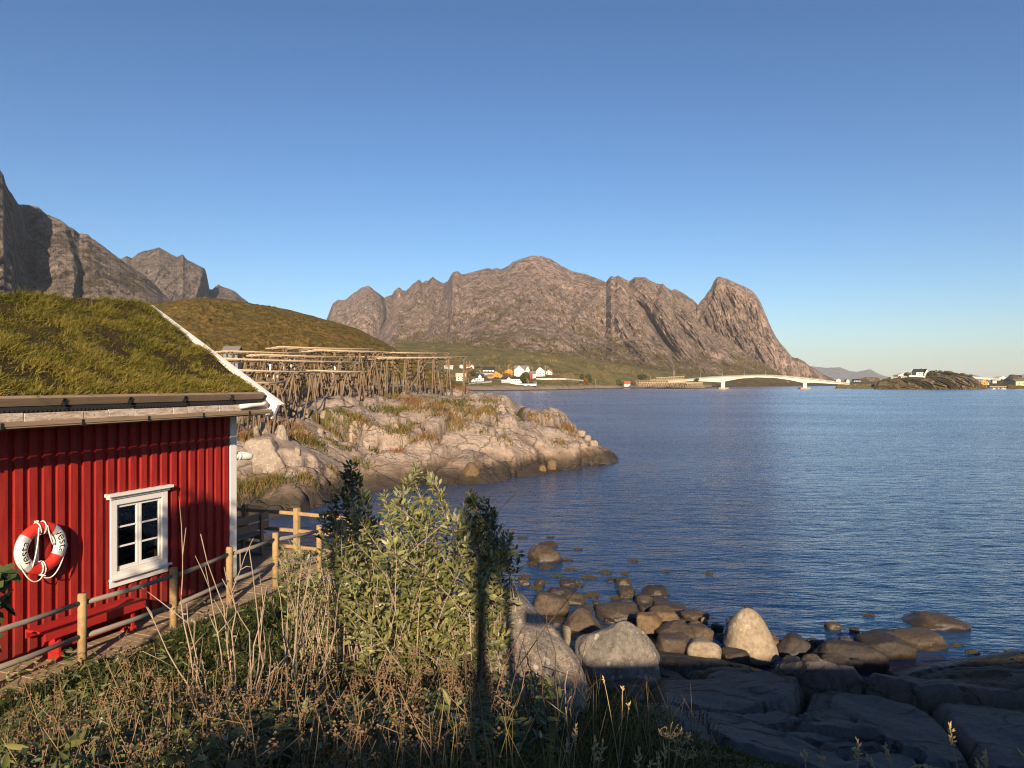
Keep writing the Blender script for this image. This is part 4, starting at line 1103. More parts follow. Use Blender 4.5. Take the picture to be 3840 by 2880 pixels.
def post(b, q, z0, z1, r, r2=None):
    b.tube([(q[0], q[1], z0), (q[0], q[1], z1 - 0.02), (q[0], q[1], z1)], [r, r, r * 0.86], 14)
def build_fences():
    root = empty("rail_fence", W(1.5, 0.8, DECK), "two-rail round timber fence along the outer edge of the boardwalk", "fence")
    posts = [(6.6, 4.22), (5.12, 4.23), (3.62, 4.24), (2.132, 4.216), (0.975, 4.285), (-0.16, 4.30), (-1.45, 4.20)]
    for t, z in posts:
        b = MB(); q = W(t, 0.80, 0); post(b, q, DECK - 0.25, z, 0.056); b.build("post", M_POST, root, smooth=True)
    for (ta, za), (tb, zb) in zip(posts[:-1], posts[1:]):
        for dz, ex in ((0.13, 0.0), (0.57, 0.0)):
            b = MB()
            p = W(ta - 0.05, 0.80, za - dz); q = W(tb + 0.05, 0.80, zb - dz + 0.012)
            m = (p + q) / 2 + np.array([0, 0, -0.012])
            b.tube([p, m, q], [0.032, 0.034, 0.03], 10); b.build("rail", M_RAILW, root, smooth=True)
    q = W(-1.45, 0.80, 4.07); b = MB(); b.tube([W(-1.40, 0.8, 4.07), W(-2.4, 0.8, 4.05)], 0.04, 10); b.build("rail", M_RAILW, root, smooth=True)
    b = MB(); b.tube([W(-1.40, 0.8, 3.62), W(-2.4, 0.8, 3.6)], 0.04, 10); b.build("rail", M_RAILW, root, smooth=True)
    # end of the deck
    root = empty("rail_fence", W(-2.55, -1, DECK), "three-rail pale timber fence closing the far end of the deck", "fence")
    ps = [(-3.6, 4.25), (-2.05, 4.25), (-0.62, 4.26), (0.78, 4.24)]
    for o, z in ps:
        b = MB(); q = W(-2.58, o, 0); b.bar((q[0], q[1], DECK - 0.3), (q[0], q[1], z), 0.115, 0.115, up=N); b.build("post", M_POST, root, bevel=0.012)
    for (oa, za), (ob, zb) in zip(ps[:-1], ps[1:]):
        for dz in (0.12, 0.50, 0.86):
            b = MB(); b.bar(W(-2.58, oa + 0.058, za - dz), W(-2.58, ob - 0.058, zb - dz), 0.07, 0.075); b.build("rail", M_POST, root, bevel=0.01)
    b = MB(); b.bar(W(-2.58, 0.84, 4.12), W(-2.58, 1.6, 4.08), 0.07, 0.075); b.build("rail", M_POST, root, bevel=0.01)
build_fences()

def build_red_bench():
    root = empty("bench", W(3.1, 0.3, DECK), "red painted plank bench along the red wall under the ring", "bench")
    ta, tb = 3.88, 2.32
    def bx(b, t0, t1, o0, o1, z0, z1): b.obox(W(t0, o0, z0), D * (t0 - t1), N * (o1 - o0), (0, 0, z1 - z0))
    zt = DECK + 0.44
    for k in range(2):
        s = MB(); bx(s, ta, tb, 0.10 + 0.17 * k, 0.265 + 0.17 * k, zt - 0.035, zt); s.build("seat", M_BENCHRED, root, bevel=0.004)
    ap = MB(); bx(ap, ta - 0.004, tb + 0.004, 0.436, 0.46, zt - 0.12, zt - 0.003); ap.build("apron", M_BENCHRED, root, bevel=0.003)
    ap = MB(); bx(ap, ta - 0.004, tb + 0.004, 0.075, 0.098, zt - 0.12, zt - 0.003); ap.build("apron", M_BENCHRED, root, bevel=0.003)
    for t in (ta - 0.22, tb + 0.20):
        l = MB(); bx(l, t, t - 0.045, 0.15, 0.405, DECK + 0.002, zt - 0.037); bx(l, t + 0.015, t - 0.06, 0.12, 0.43, DECK + 0.001, DECK + 0.09)
        bx(l, t - 0.046, t - 0.08, 0.17, 0.39, zt - 0.11, zt - 0.038)
        l.build("leg", M_BENCHRED, root, bevel=0.004)
    st = MB(); bx(st, ta - 0.268, tb + 0.204, 0.26, 0.30, DECK + 0.10, DECK + 0.20); st.build("stretcher", M_BENCHRED, root, bevel=0.003)
    for t, s in ((ta - 0.27, -1), (tb + 0.155 + 0.05, 1)):
        br = MB(); br.bar(W(t, 0.28, DECK + 0.2), W(t + s * 0.22, 0.28, zt - 0.04), 0.035, 0.05); br.build("brace", M_BENCHRED, root)
build_red_bench()

def build_grey_bench():
    root = empty("bench", W(-1.3, -1.1, DECK), "unpainted wooden bench with slatted backrest on the deck beyond the cabin corner", "bench")
    def bx(b, t0, t1, o0, o1, z0, z1): b.obox(W(t0, o0, z0), D * (t0 - t1), N * (o1 - o0), (0, 0, z1 - z0))
    ta, tb = -0.35, -2.25
    for k in range(2):
        s = MB(); bx(s, ta, tb, -1.13, -1.10, DECK + 0.55 + 0.19 * k, DECK + 0.70 + 0.19 * k); s.build("backrest", M_GREYW, root, bevel=0.004)
    for k in range(3):
        s = MB(); bx(s, ta, tb, -1.62 + 0.15 * k, -1.48 + 0.15 * k, DECK + 0.41, DECK + 0.445); s.build("seat", M_GREYW, root, bevel=0.004)
    for t in (ta - 0.15, tb + 0.3):
        l = MB(); bx(l, t, t - 0.07, -1.098, -1.05, DECK, DECK + 0.86); l.build("leg", M_GREYW, root, bevel=0.004)
        l = MB(); bx(l, t, t - 0.07, -1.60, -1.55, DECK, DECK + 0.408); l.build("leg", M_GREYW, root, bevel=0.004)
        l = MB(); bx(l, t - 0.072, t - 0.11, -1.62, -1.08, DECK + 0.32, DECK + 0.408); l.build("seat_frame", M_GREYW, root)
        l = MB(); bx(l, t + 0.06, t - 0.13, -1.70, -0.98, DECK + 0.001, DECK + 0.07); l.build("foot", M_GREYW, root)
    root = empty("table", W(-1.4, -2.1, DECK), "grey plank table edge behind the slatted bench", "table")
    for k in range(5):
        s = MB(); bx(s, -0.4, -2.2, -2.5 + 0.145 * k, -2.362 + 0.145 * k, DECK + 0.70, DECK + 0.74); s.build("tabletop", M_GREYW, root, bevel=0.003)
    for t in (-0.7, -1.95):
        l = MB(); bx(l, t, t - 0.08, -2.4, -2.3, DECK, DECK + 0.698); bx(l, t, t - 0.08, -2.0, -1.9, DECK, DECK + 0.698); bx(l, t + 0.005, t - 0.085, -2.42, -1.88, DECK + 0.62, DECK + 0.697); l.build("leg", M_GREYW, root)
build_grey_bench()

# ---- life ring
def build_ring():
    c = W(3.70, 0.13, 4.80)
    root = empty("life_ring", c, "red and white life ring with a white rope hanging on the red wall", "life ring")
    ax = -D                       # as one faces the wall, -D runs to the left
    right = D; upv = np.array([0, 0, 1.0])
    tilt = 0.12
    nrm = N * math.cos(tilt) + upv * math.sin(tilt) * 0; 
    R, r = 0.268, 0.082
    def pt(a, b, rr=r):
        """a: angle round the ring from the top clockwise, b: round the tube from the front"""
        rad = right * math.sin(a) + upv * math.cos(a)
        return c + rad * (R + rr * math.sin(b) * 1.0) + N * (rr * 0.80 * math.cos(b))
    def seg(a0, a1, n, rr):
        b = MB(); k = 24; vs = []; fs = []
        for i in range(n + 1):
            a = a0 + (a1 - a0) * i / n
            for j in range(k): vs.append(pt(a, 2 * math.pi * j / k, rr))
        for i in range(n):
            for j in range(k):
                j2 = (j + 1) % k; fs.append((i * k + j, i * k + j2, (i + 1) * k + j2, (i + 1) * k + j))
        b.add(vs, fs); return b
    red = plain("ring_red", (0.62, 0.035, 0.022), 0.45, 0.4, vary=0.06)
    wht = plain("ring_white", (0.78, 0.74, 0.66), 0.45, 0.4, vary=0.05)
    sil = plain("reflective_tape", (0.55, 0.55, 0.55), 0.35, 0.5, metal=0.3, vary=0.05)
    dg = math.radians
    # red quarters at the top and bottom, white with lettering at the sides
    segs = [(-55, 38, red, "red_quarter"), (38, 118, wht, "white_quarter"), (118, 222, red, "red_quarter"), (222, 305, wht, "white_quarter")]
    for a0, a1, m, nm in segs:
        seg(dg(a0), dg(a1), 20, r).build(nm, m, root, smooth=True)
    for a in (40, 117, 223, 304):
        seg(dg(a - 7), dg(a + 7), 6, r * 1.02).build("tape", sil, root, smooth=True)
    # lettering bent round the ring
    ink = plain("ring_ink", (0.012, 0.012, 0.014), 0.6)
    for mid, flip in ((79, False), (263, False)):
        cu = bpy.data.curves.new("lettering", 'FONT'); cu.body = "vesta"; cu.size = 0.165; cu.align_x = 'CENTER'; cu.align_y = 'CENTER'
        cu.resolution_u = 3
        ob = bpy.data.objects.new("lettering_src", cu); COL.objects.link(ob)
        dgp = bpy.context.evaluated_depsgraph_get()
        me = bpy.data.meshes.new_from_object(ob.evaluated_get(dgp))
        bm = bmesh.new(); bm.from_mesh(me); bmesh.ops.triangulate(bm, faces=bm.faces)
        bmesh.ops.subdivide_edges(bm, edges=[e for e in bm.edges if e.calc_length() > 0.012], cuts=2, use_grid_fill=True)
        bmesh.ops.triangulate(bm, faces=bm.faces)
        ro = np.array(root.location)
        for v in bm.verts:
            x, y = v.co.x, v.co.y
            a = dg(mid) + x / R * 1.05
            bb = y / (r)
            q = pt(a, bb, r * 1.012)
            v.co = Vector(q - ro)
        bm.to_mesh(me); bm.free()
        bpy.data.objects.remove(ob)
        me.name = "lettering"
        o = bpy.data.objects.new("lettering", me); COL.objects.link(o); o.parent = root
        me.materials.clear(); me.materials.append(ink)
    # grab rope: held at four points, hanging in loops below and beside
    M_ROPE = plain("white_rope", (0.74, 0.7, 0.62), 0.8, vary=0.1, scale=60)
    def cat(p, q, sag, n=18, out=0.02):
        s = []
        for i in range(n + 1):
            u = i / n; w = 4 * u * (1 - u)
            s.append(p + (q - p) * u + np.array([0, 0, -sag * w]) + N * out * w)
        return s
    t_ = lambda a, rr=1.10, b=1.2: pt(dg(a), b, r * rr)
    loops = [(t_(-95), t_(176), 0.20), (t_(92), t_(184), 0.20), (t_(-14, 1.1, 0.4), c + upv * -0.22 - right * 0.16 + N * 0.06, 0.03), (t_(8, 1.1, 0.4), t_(82, 1.1, -1.4), 0.10)]
    b = MB()
    for p, q, s in loops: b.tube(cat(p, q, s), 0.0085, 7)
    for a in (-10, 5, 176, 184):
        b.tube([pt(dg(a), 2 * math.pi * k / 14, r * 1.09) for k in range(15)], 0.0085, 7)
    q = t_(180, 1.2, 1.0); b.tube([q + right * -0.03, q + right * 0.04 + upv * -0.025, q + right * -0.02 + upv * -0.03, q + right * 0.03 + upv * 0.01], 0.011, 7)
    b.build("rope", M_ROPE, root, smooth=True)
    h = MB(); q = W(3.725, 0.036, 4.50); h.obox(q, D * 0.05, N * 0.022, (0, 0, 0.66))
    h.obox(W(3.715, 0.058, 5.00), D * 0.03, N * 0.07, (0, 0, 0.035))
    h.build("hanger_board", M_WHITE, root, bevel=0.003)
build_ring()
# ------------------------------------------------------------------ boulders on the shore
def mat_boulder(name, c1, c2, dark, wet=0.0, lichen=0.0, wetline=0.35):
    t = NT(name)
    p = t.coord('Position')
    a = t.noise(p, 1.6, 5, 0.6); b = t.noise(p, 9.0, 6, 0.7); f = t.noise(p, 45.0, 4, 0.7)
    c = t.mix(t.ramp(a, [(0.35, 0.0), (0.65, 1.0)]), c1, c2)
    c = t.mix(t.ramp(b, [(0.38, 0.7), (0.54, 0.0)]), c, dark)
    c = t.mix(t.ramp(f, [(0.36, 0.55), (0.46, 0.0)]), c, dark)
    if lichen:
        # ring-shaped lichen colonies and pale specks
        v = t.vor(p, 5.0, 'F1', 0)
        ring = t.math('MULTIPLY', t.ramp(v, [(0.10, 0.35), (0.17, 1.0), (0.24, 0.9), (0.27, 0.0)]), t.ramp(t.noise(p, 1.3, 2, 0.5), [(0.5, 0.0), (0.56, 1.0)]))
        c = t.mix(t.math('MULTIPLY', ring, 0.75), c, (0.47, 0.42, 0.33))
        sp = t.vor(p, 26.0, 'F1', 0)
        c = t.mix(t.math('MULTIPLY', t.ramp(sp, [(0.16, 1.0), (0.3, 0.0)]), lichen), c, (0.45, 0.41, 0.34))
    z = t.sep(t.pos())[2]
    zz = t.math('ADD', z, t.math('MULTIPLY', t.math('SUBTRACT', t.noise(p, 2.0, 4, 0.6), 0.5), 0.35))
    wl_ = t.ramp(zz, [(wetline * 0.5, 1.0), (wetline, 0.0)])
    c = t.mix(t.math('MULTIPLY', wl_, 0.85), c, (0.035, 0.026, 0.016))
    # barnacles and shells: sparse white dots
    bn = t.vor(p, 14.0, 'F1', 0)
    if wet:
        m = t.math('MULTIPLY', t.ramp(bn, [(0.10, 1.0), (0.14, 0.0)]), t.ramp(t.noise(p, 1.7, 3, 0.6), [(0.56, 0.0), (0.62, 1.0)]))
        c = t.mix(m, c, (0.5, 0.46, 0.40))
    nm = t.bump(b, 0.5, 0.05); nm = t.bump(f, 0.35, 0.012, nm)
    rough = t.mix(t.math('MULTIPLY', wl_, 0.8), (0.85 - 0.2 * wet,) * 3, (0.3,) * 3)
    return t.fin(c, rough, nm, 0.35)
M_BLD_GREY = mat_boulder("lichened_boulder", (0.17, 0.148, 0.12), (0.235, 0.20, 0.16), (0.085, 0.075, 0.062), 0.0, 0.45, 0.1)
M_BLD_PALE = mat_boulder("pale_boulder", (0.25, 0.19, 0.125), (0.37, 0.30, 0.205), (0.15, 0.11, 0.072), 0.0, 0.15, 0.15)
M_BLD_BROWN = mat_boulder("brown_boulder", (0.065, 0.047, 0.031), (0.115, 0.08, 0.05), (0.033, 0.025, 0.018), 0.5, 0.0, 0.25)
M_BLD_TAN = mat_boulder("tan_boulder", (0.125, 0.08, 0.038), (0.18, 0.115, 0.055), (0.065, 0.042, 0.022), 0.4, 0.0, 0.2)
M_BLD_DARK = mat_boulder("dark_wet_boulder", (0.03, 0.024, 0.019), (0.055, 0.042, 0.031), (0.015, 0.012, 0.01), 1.0, 0.0, 0.2)
M_BLD_HEAD = mat_boulder("headland_boulder", (0.28, 0.225, 0.17), (0.37, 0.29, 0.215), (0.16, 0.13, 0.10), 0.0, 0.3, 0.0)
M_OUT = mat_boulder("pale_lichened_outcrop", (0.20, 0.16, 0.122), (0.30, 0.245, 0.185), (0.085, 0.07, 0.056), 0.0, 0.75, 0.0)

_ico = {}
def ico(n):
    if n not in _ico:
        bm = bmesh.new(); bmesh.ops.create_icosphere(bm, subdivisions=n, radius=1.0)
        v = np.array([q.co[:] for q in bm.verts]); f = np.array([[w.index for w in q.verts] for q in bm.faces]); bm.free()
        _ico[n] = (v, f)
    return _ico[n]
def rock_shape(sx, sy, sz, seed, taper=0.0, flat=0.25, rough=0.12, boxy=0.55, sub=4, peak=0.0, facets=7):
    """a worn stone: box-like ball cut by a few planes, softened by noise. Base at z=0, centred in plan"""
    v, f = ico(sub); v = v.copy()
    r = np.random.default_rng(seed)
    q = np.abs(v) ** (2 + 3 * boxy); s = q.sum(1) ** (-1 / (2 + 3 * boxy))
    v = v * s[:, None]
    for _ in range(facets):
        n = r.normal(size=3); n /= np.linalg.norm(n); n[2] = abs(n[2]) * 0.7
        n /= np.linalg.norm(n); d = r.uniform(0.72, 0.95); k = v @ n - d
        v -= np.where(k > 0, k * 0.8, 0)[:, None] * n
    n1 = fbm(v[:, 0] * 0.9 + seed * 3.1, v[:, 1] * 0.9, v[:, 2] * 0.9, 3)
    n2 = fbm(v[:, 0] * 3 + seed, v[:, 1] * 3 + 7, v[:, 2] * 3, 4)
    v = v * (1 + rough * n1 + 0.2 * rough * n2)[:, None]
    z = (v[:, 2] - v[:, 2].min()) / (v[:, 2].max() - v[:, 2].min())
    k = 1 - taper * z ** 1.6
    v[:, 0] *= k; v[:, 1] *= k
    v[:, 0] += peak * z
    v[:, 2] = z
    for a in (0, 1): v[:, a] /= (v[:, a].max() - v[:, a].min())
    v = v * np.array([sx, sy, sz])
    return v, f
def boulder(label, x0, x1, yt, yb, zb, mat, seed, group="boulders along the shore", name="boulder", deep=0.9, sub=4, rot=0.0, sink=0.25, **kw):
    """x0..x1, yt..yb: where the photograph shows the stone (1024 x 768 pixels); zb: height of its foot"""
    Y = (EYE - zb) * F / (yb - HY)
    w = (x1 - x0) / F * Y; h = (yb - yt) / F * Y
    d = w * deep
    hh = h * 1.0 / (1 - 0.0)
    Yc = Y + d * 0.36
    w *= 1 + 0.36 * d / Y
    v, f = rock_shape(w, d, 1.0, seed, sub=sub, **kw)
    top = EYE - (yt - HY) / F * (Yc)
    total = max(top - zb, 0.08) * (1 + sink)
    v[:, 2] *= total
    if rot:
        c, s = math.cos(rot), math.sin(rot); a = v.copy(); v[:, 0] = a[:, 0] * c - a[:, 1] * s; v[:, 1] = a[:, 0] * s + a[:, 1] * c
    base = np.array([((x0 + x1) / 2 - CX) / F * Yc, Yc, top - total])
    v = v + base
    if name == "boulder" or True:
        o = np_mesh(name, v - base, None, f[:, :3], mat)
        o.location = tuple(base)
    tag(o, label, "boulder" if name == "boulder" else name, group)
    return o

_hy = np.geomspace(30, 130, 900)
def hit(px, py):
    """where the line of sight at (px, py) meets the headland"""
    x = (px - CX) / F * _hy; z = EYE - (py - HY) / F * _hy
    g = ground(x, _hy); k = np.nonzero(g >= z)[0]
    return (float(_hy[k[0]]), float(z[k[0]])) if len(k) else (62.0, 1.0)
def z1(x0, x1, yt, yb): return (x0 * .12055 + 493.3, x1 * .12055 + 493.3, yt * .12055 + 528, yb * .12055 + 528)
def z2(x0, x1, yt, yb): return (x0 * .14949 + 693.3, x1 * .14949 + 693.3, yt * .14949 + 586.7, yb * .14949 + 586.7)
BR, TN, DK, GY, PL = M_BLD_BROWN, M_BLD_TAN, M_BLD_DARK, M_BLD_GREY, M_BLD_PALE
ROCKS = [
 ("tan boulder sloping to the right, alone in shallow water by the bush", z1(285, 575, 150, 282), 0.0, BR, 1, dict(peak=-0.15, taper=0.25)),
 ("low flat stone just showing behind the tan boulder by the bush", z1(375, 540, 110, 158), 0.0, BR, 2, dict(taper=0.4)),
 ("small round dark stone in the water among yellow weed", z1(550, 690, 425, 497), 0.0, DK, 3, {}),
 ("small wet stone half under, between two others among the weed", z1(335, 430, 420, 478), 0.0, BR, 4, {}),
 ("small wet stone nearest the bush at the water's edge", z1(205, 305, 425, 478), 0.0, BR, 5, {}),
 ("long low brown boulder in the shallows, half in shadow", z1(530, 768, 535, 632), 0.0, BR, 6, dict(taper=0.2)),
 ("dark rounded boulder touching the long low brown one", z1(435, 600, 495, 600), 0.0, DK, 7, {}),
 ("big dark boulder directly behind the pale outcrop's top", z1(305, 622, 540, 735), 0.05, BR, 8, dict(boxy=0.3)),
 ("pointed brown boulder with a ridge, left of the lichened one", z1(590, 905, 665, 890), 0.1, BR, 9, dict(taper=0.55, peak=-0.12)),
 ("wide saddle-backed brown boulder at the water's edge", z1(850, 1215, 645, 772), 0.0, BR, 10, dict(boxy=0.8)),
 ("brown half-round stone in the water left of two dark ones", z1(1036, 1185, 500, 582), 0.0, BR, 11, {}),
 ("dark oval stone farthest out in its cluster", z1(1238, 1462, 475, 562), 0.0, DK, 12, dict(taper=0.2)),
 ("dark dome-shaped stone just in front of the dark oval one", z1(1175, 1342, 540, 638), 0.0, DK, 13, {}),
 ("low leaf-shaped dark stone in the water", z1(978, 1122, 595, 652), 0.0, DK, 14, dict(taper=0.4)),
 ("long flat brown stone lying along the waterline", z1(1330, 1606, 618, 688), 0.0, BR, 15, {}),
 ("smaller dark stone wedged behind the ochre boulder", z1(1200, 1320, 630, 718), 0.05, DK, 16, {}),
 ("smooth ochre boulder, the yellowest of the pile", z1(1274, 1545, 660, 802), 0.1, TN, 17, dict(boxy=0.25, rough=0.06)),
 ("rounded brown boulder with a shaded left side in the middle of the pile", z1(1186, 1410, 710, 884), 0.15, TN, 18, dict(boxy=0.3)),
 ("brown stone at the right end of the pile by the water", z1(1545, 1778, 685, 774), 0.05, BR, 19, dict(peak=0.1)),
 ("small ochre cobble leaning on the right-end stone", z1(1718, 1782, 740, 800), 0.1, TN, 20, {}),
 ("small squat stone in the gap behind the brown slab", z1(1500, 1606, 765, 824), 0.15, BR, 21, {}),
 ("small triangular stone behind the brown slab", z1(1612, 1752, 765, 840), 0.15, BR, 22, dict(taper=0.7)),
 ("brown angular boulder right of the slanting slab", z1(1558, 1818, 808, 944), 0.15, BR, 23, {}),
 ("slanting brown slab of rock in the middle of the pile", z1(1362, 1695, 785, 945), 0.2, BR, 24, dict(boxy=0.7, peak=-0.15)),
 ("large round-shouldered brown boulder beside the pale bun-shaped one", z1(1352, 1664, 883, 1066), 0.25, BR, 25, dict(boxy=0.6)),
 ("pale bun-shaped boulder left of the tall pointed one", z1(1606, 1908, 928, 1096), 0.35, PL, 26, dict(boxy=0.4, rough=0.07)),
 ("flat dark stone at the foot of the tall pointed boulder", z1(1890, 2140, 1000, 1120), 0.3, DK, 27, {}),
 ("big grey boulder spotted with ring-shaped lichen", z1(700, 1428, 768, 1300), 0.78, GY, 88, dict(boxy=0.35, peak=-0.2, taper=0.3, sub=5, rough=0.14, facets=9)),
 ("pale rounded rock tucked behind the outcrop's right shoulder", z1(455, 648, 780, 990), 1.1, PL, 29, {}),
 ("dark pebble in the water left of the pointed boulder, biggest of three", z1(1808, 1908, 795, 864), 0.0, DK, 30, {}),
 ("dark pebble in the water, smallest and farthest right of three", z1(1918, 1978, 838, 882), 0.0, DK, 31, {}),
 ("dark flat pebble nearest the shore of three in the water", z1(1852, 1948, 873, 928), 0.0, DK, 32, dict(taper=0.3)),
 ("thin sliver of dark stone awash beyond the weed", z1(930, 1052, 414, 442), 0.0, DK, 33, dict(taper=0.4)),
 ("tiny brown stone awash in the yellow weed", z1(828, 888, 606, 638), 0.0, BR, 34, {}),
 ("dark wet boulder with white barnacles right of the tall pointed one", z2(545, 792, 318, 470), 0.0, DK, 35, dict(taper=0.2)),
 ("long black boulder like a whale's back at the waterline", z2(803, 1300, 376, 575), 0.0, DK, 36, dict(peak=-0.2, boxy=0.7, deep=0.4, rot=-0.1)),
 ("broad black boulder with barnacles standing in the water", z2(1103, 1452, 308, 480), 0.0, DK, 37, dict(boxy=0.7, peak=-0.08)),
 ("brown boulder in the water behind the broad black one", z2(1285, 1684, 288, 422), 0.0, BR, 38, dict(peak=-0.05)),
 ("low brown rock farthest out on the right", z2(1420, 1790, 183, 282), 0.0, BR, 39, dict(taper=0.35, boxy=0.8)),
 ("brown wedge-shaped stone below the whale-backed boulder", z2(718, 892, 455, 602), 0.25, BR, 40, dict(taper=0.3)),
 ("brown slanting stone leaning against the whale-backed boulder", z2(850, 1092, 460, 615), 0.2, BR, 41, dict(taper=0.2, peak=-0.2)),
 ("dark rounded stone in the shade below two brown ones", z2(880, 1048, 556, 655), 0.25, DK, 42, {}),
 ("dark stone in the gap between two slabs of bedrock", z2(580, 730, 470, 560), 0.3, DK, 43, {}),
]
for lab, (x0, x1, yt, yb), zb, m, sd, kw in ROCKS:
    kw = dict(kw); kw.setdefault('sub', 4)
    boulder(lab, x0, x1, yt, yb, zb, m, sd, **kw)

# cobbles in the gaps
_rr = np.random.default_rng(77)
for k in range(60):
    px = _rr.uniform(520, 860); py = 600 + 0.16 * (px - 520) + _rr.normal() * 14
    py = min(max(py, 585), 672)
    if k % 3 == 0: px = _rr.uniform(515, 700); py = _rr.uniform(598, 650)
    zb = max(0.0, 0.02 + 0.35 * (py - 630) / 40) - 0.05
    w = _rr.uniform(7, 17)
    boulder("dark cobble among others in the gaps of the boulder pile", px - w / 2, px + w / 2, py - w * 0.55, py, zb, [BR, DK, DK, BR, TN][k % 5], 200 + k, group="cobbles between the boulders", sub=3, name="cobble")

def pointed_rock():
    Y = 17.6; n = 72; k = 44
    vs = []
    prof_z = np.linspace(0, 1, k)
    halfw = np.interp(prof_z, [0, 0.08, 0.25, 0.5, 0.7, 0.85, 0.95, 1.0], [0.46, 0.5, 0.5, 0.43, 0.335, 0.235, 0.14, 0.0])
    cxs = np.interp(prof_z, [0, 0.3, 0.6, 1.0], [0.06, 0.0, -0.03, -0.04])
    w = 52 / F * Y; h = 50.5 / F * Y
    an = np.arange(n) / n * 2 * math.pi
    A, Zz = np.meshgrid(an, prof_z, indexing='ij')
    R = np.interp(Zz, prof_z, halfw)
    x = (np.interp(Zz, prof_z, cxs) + R * np.sign(np.cos(A)) * np.abs(np.cos(A)) ** 0.85) * w
    y = R * np.sign(np.sin(A)) * np.abs(np.sin(A)) ** 0.85 * w * 0.85
    z = Zz * h - 0.12
    nn = 0.05 * fbm(x * 1.4, y * 1.4, z * 1.4, 4)
    x = x * (1 + nn); y = y * (1 + nn)
    idx = np.arange(n * k).reshape(n, k)
    q = np.stack([idx[:, :-1], np.roll(idx, -1, 0)[:, :-1], np.roll(idx, -1, 0)[:, 1:], idx[:, 1:]], -1).reshape(-1, 4)
    o = np_mesh("boulder", np.stack([x, y, z], -1).reshape(-1, 3), q, None, M_BLD_PALE)
    q0 = P(753.5, 662, Y); o.location = (q0[0], Y + 0.3, 0.22)
    tag(o, "tall pointed pale boulder like a tooth, brightest on the shore", "boulder", "boulders along the shore")
pointed_rock()

# the pale outcrop between bush and boulders
def outcrop(label, pts, Y0, lean, thick, mat, seed, zfoot):
    """a leaning slab: outline pts in pixels at the distance Y0 (top farther back by lean)"""
    pts = np.array(pts, float); py0, py1 = pts[:, 1].min(), pts[:, 1].max()
    cen = pts.mean(0); n = 90; m = 34
    # resample the outline
    seg = np.linalg.norm(np.roll(pts, -1, 0) - pts, axis=1); cum = np.concatenate([[0], np.cumsum(seg)]); tot = cum[-1]
    ss = np.arange(n) / n * tot
    ox = np.interp(ss, cum, np.append(pts[:, 0], pts[0, 0])); oy = np.interp(ss, cum, np.append(pts[:, 1], pts[0, 1]))
    vs = []
    for j in range(m):
        f = j / (m - 1); ang = f * math.pi              # front pole -> rim -> back
        rr = math.sin(ang) ** 0.55 if 0 < f < 1 else 0.0
        for i in range(n):
            px = cen[0] + (ox[i] - cen[0]) * rr; py = cen[1] + (oy[i] - cen[1]) * rr
            Y = Y0 + lean * (py1 - py) / (py1 - py0) - thick * math.cos(ang)
            q = P(px, py, Y0 + lean * (py1 - py) / (py1 - py0)); 
            vs.append((q[0], Y, q[2]))
    v = np.array(vs)
    nn = fbm(v[:, 0] * 0.8 + seed, v[:, 1] * 0.8, v[:, 2] * 0.8, 3); n2 = fbm(v[:, 0] * 2.6, v[:, 1] * 2.6 + seed, v[:, 2] * 2.6, 5, 2.1, 0.6)
    st = ridged(v[:, 0] * 1.5 - v[:, 2] * 0.9 + seed, v[:, 1] * 0.7, 0, 3)
    w = np.repeat(np.sin(np.linspace(0, math.pi, m)), n)
    v[:, 1] += -0.22 * nn - 0.06 * n2 - 0.07 * st
    v[:, 2] += 0.04 * n2
    idx = np.arange(n * m).reshape(m, n)
    q = np.stack([idx[:-1], np.roll(idx, -1, 1)[:-1], np.roll(idx, -1, 1)[1:], idx[1:]], -1).reshape(-1, 4)
    base = v.mean(0).copy()
    o = np_mesh("rock_outcrop", v - base, q[:, ::-1], None, mat); o.location = tuple(base)
    tag(o, label, "rock")
    return o
outcrop("pale lichen-covered rock outcrop rising from the grass right of the green bush",
        [(494, 596), (502, 587), (513, 592), (525, 598), (537, 612), (548, 622), (560, 636), (570, 648), (581, 664), (588, 684), (596, 706), (604, 730), (600, 752), (560, 760), (520, 758), (480, 755), (450, 740), (440, 715), (452, 690), (468, 660), (480, 625)],
        7.3, 2.0, 0.75, M_OUT, 4.2, 3.0)
outcrop("mossy rock on the bank at the bottom edge, in shade", [(648, 757), (660, 746), (676, 742), (694, 748), (708, 762), (714, 790), (690, 800), (655, 798), (640, 780)], 5.3, 0.5, 0.4, plain("moss", (0.035, 0.045, 0.012), 0.95, 0.1, vary=0.5, scale=18, bump=0.8), 3.2, 3.0)
# fallen blocks at the tip of the headland and among the slabs
tip = [((935, 985, 230, 262), "square block near the end of the headland, leaning seaward", 51), ((972, 1010, 256, 285), "rounded block at the very end of the headland, topmost", 52), ((1000, 1048, 282, 314), "low rounded block last before the water at the headland's end", 53), ((950, 995, 296, 325), "pale block below the leaning one at the headland's end", 54), ((335, 425, 400, 470), "egg-shaped brown boulder at the waterline of the headland cove", 55), ((775, 830, 385, 440), "rust-brown block in the dark weed at the headland's foot", 56), ((735, 775, 412, 450), "small rust-brown block left of its bigger twin in dark weed", 57)]
for (x0, x1, yt, yb), lab, sd in tip:
    s = 900 / 1270 / 3.75
    a0, a1, b0, b1 = x0 * s + 400, x1 * s + 400, yt * s + 386.7, yb * s + 386.7
    Y_, zb = hit((a0 + a1) / 2, b1)
    boulder(lab, a0, a1, b0, b1, zb, M_BLD_PALE if sd < 55 else M_BLD_TAN, sd, group="blocks on the headland", sub=3)
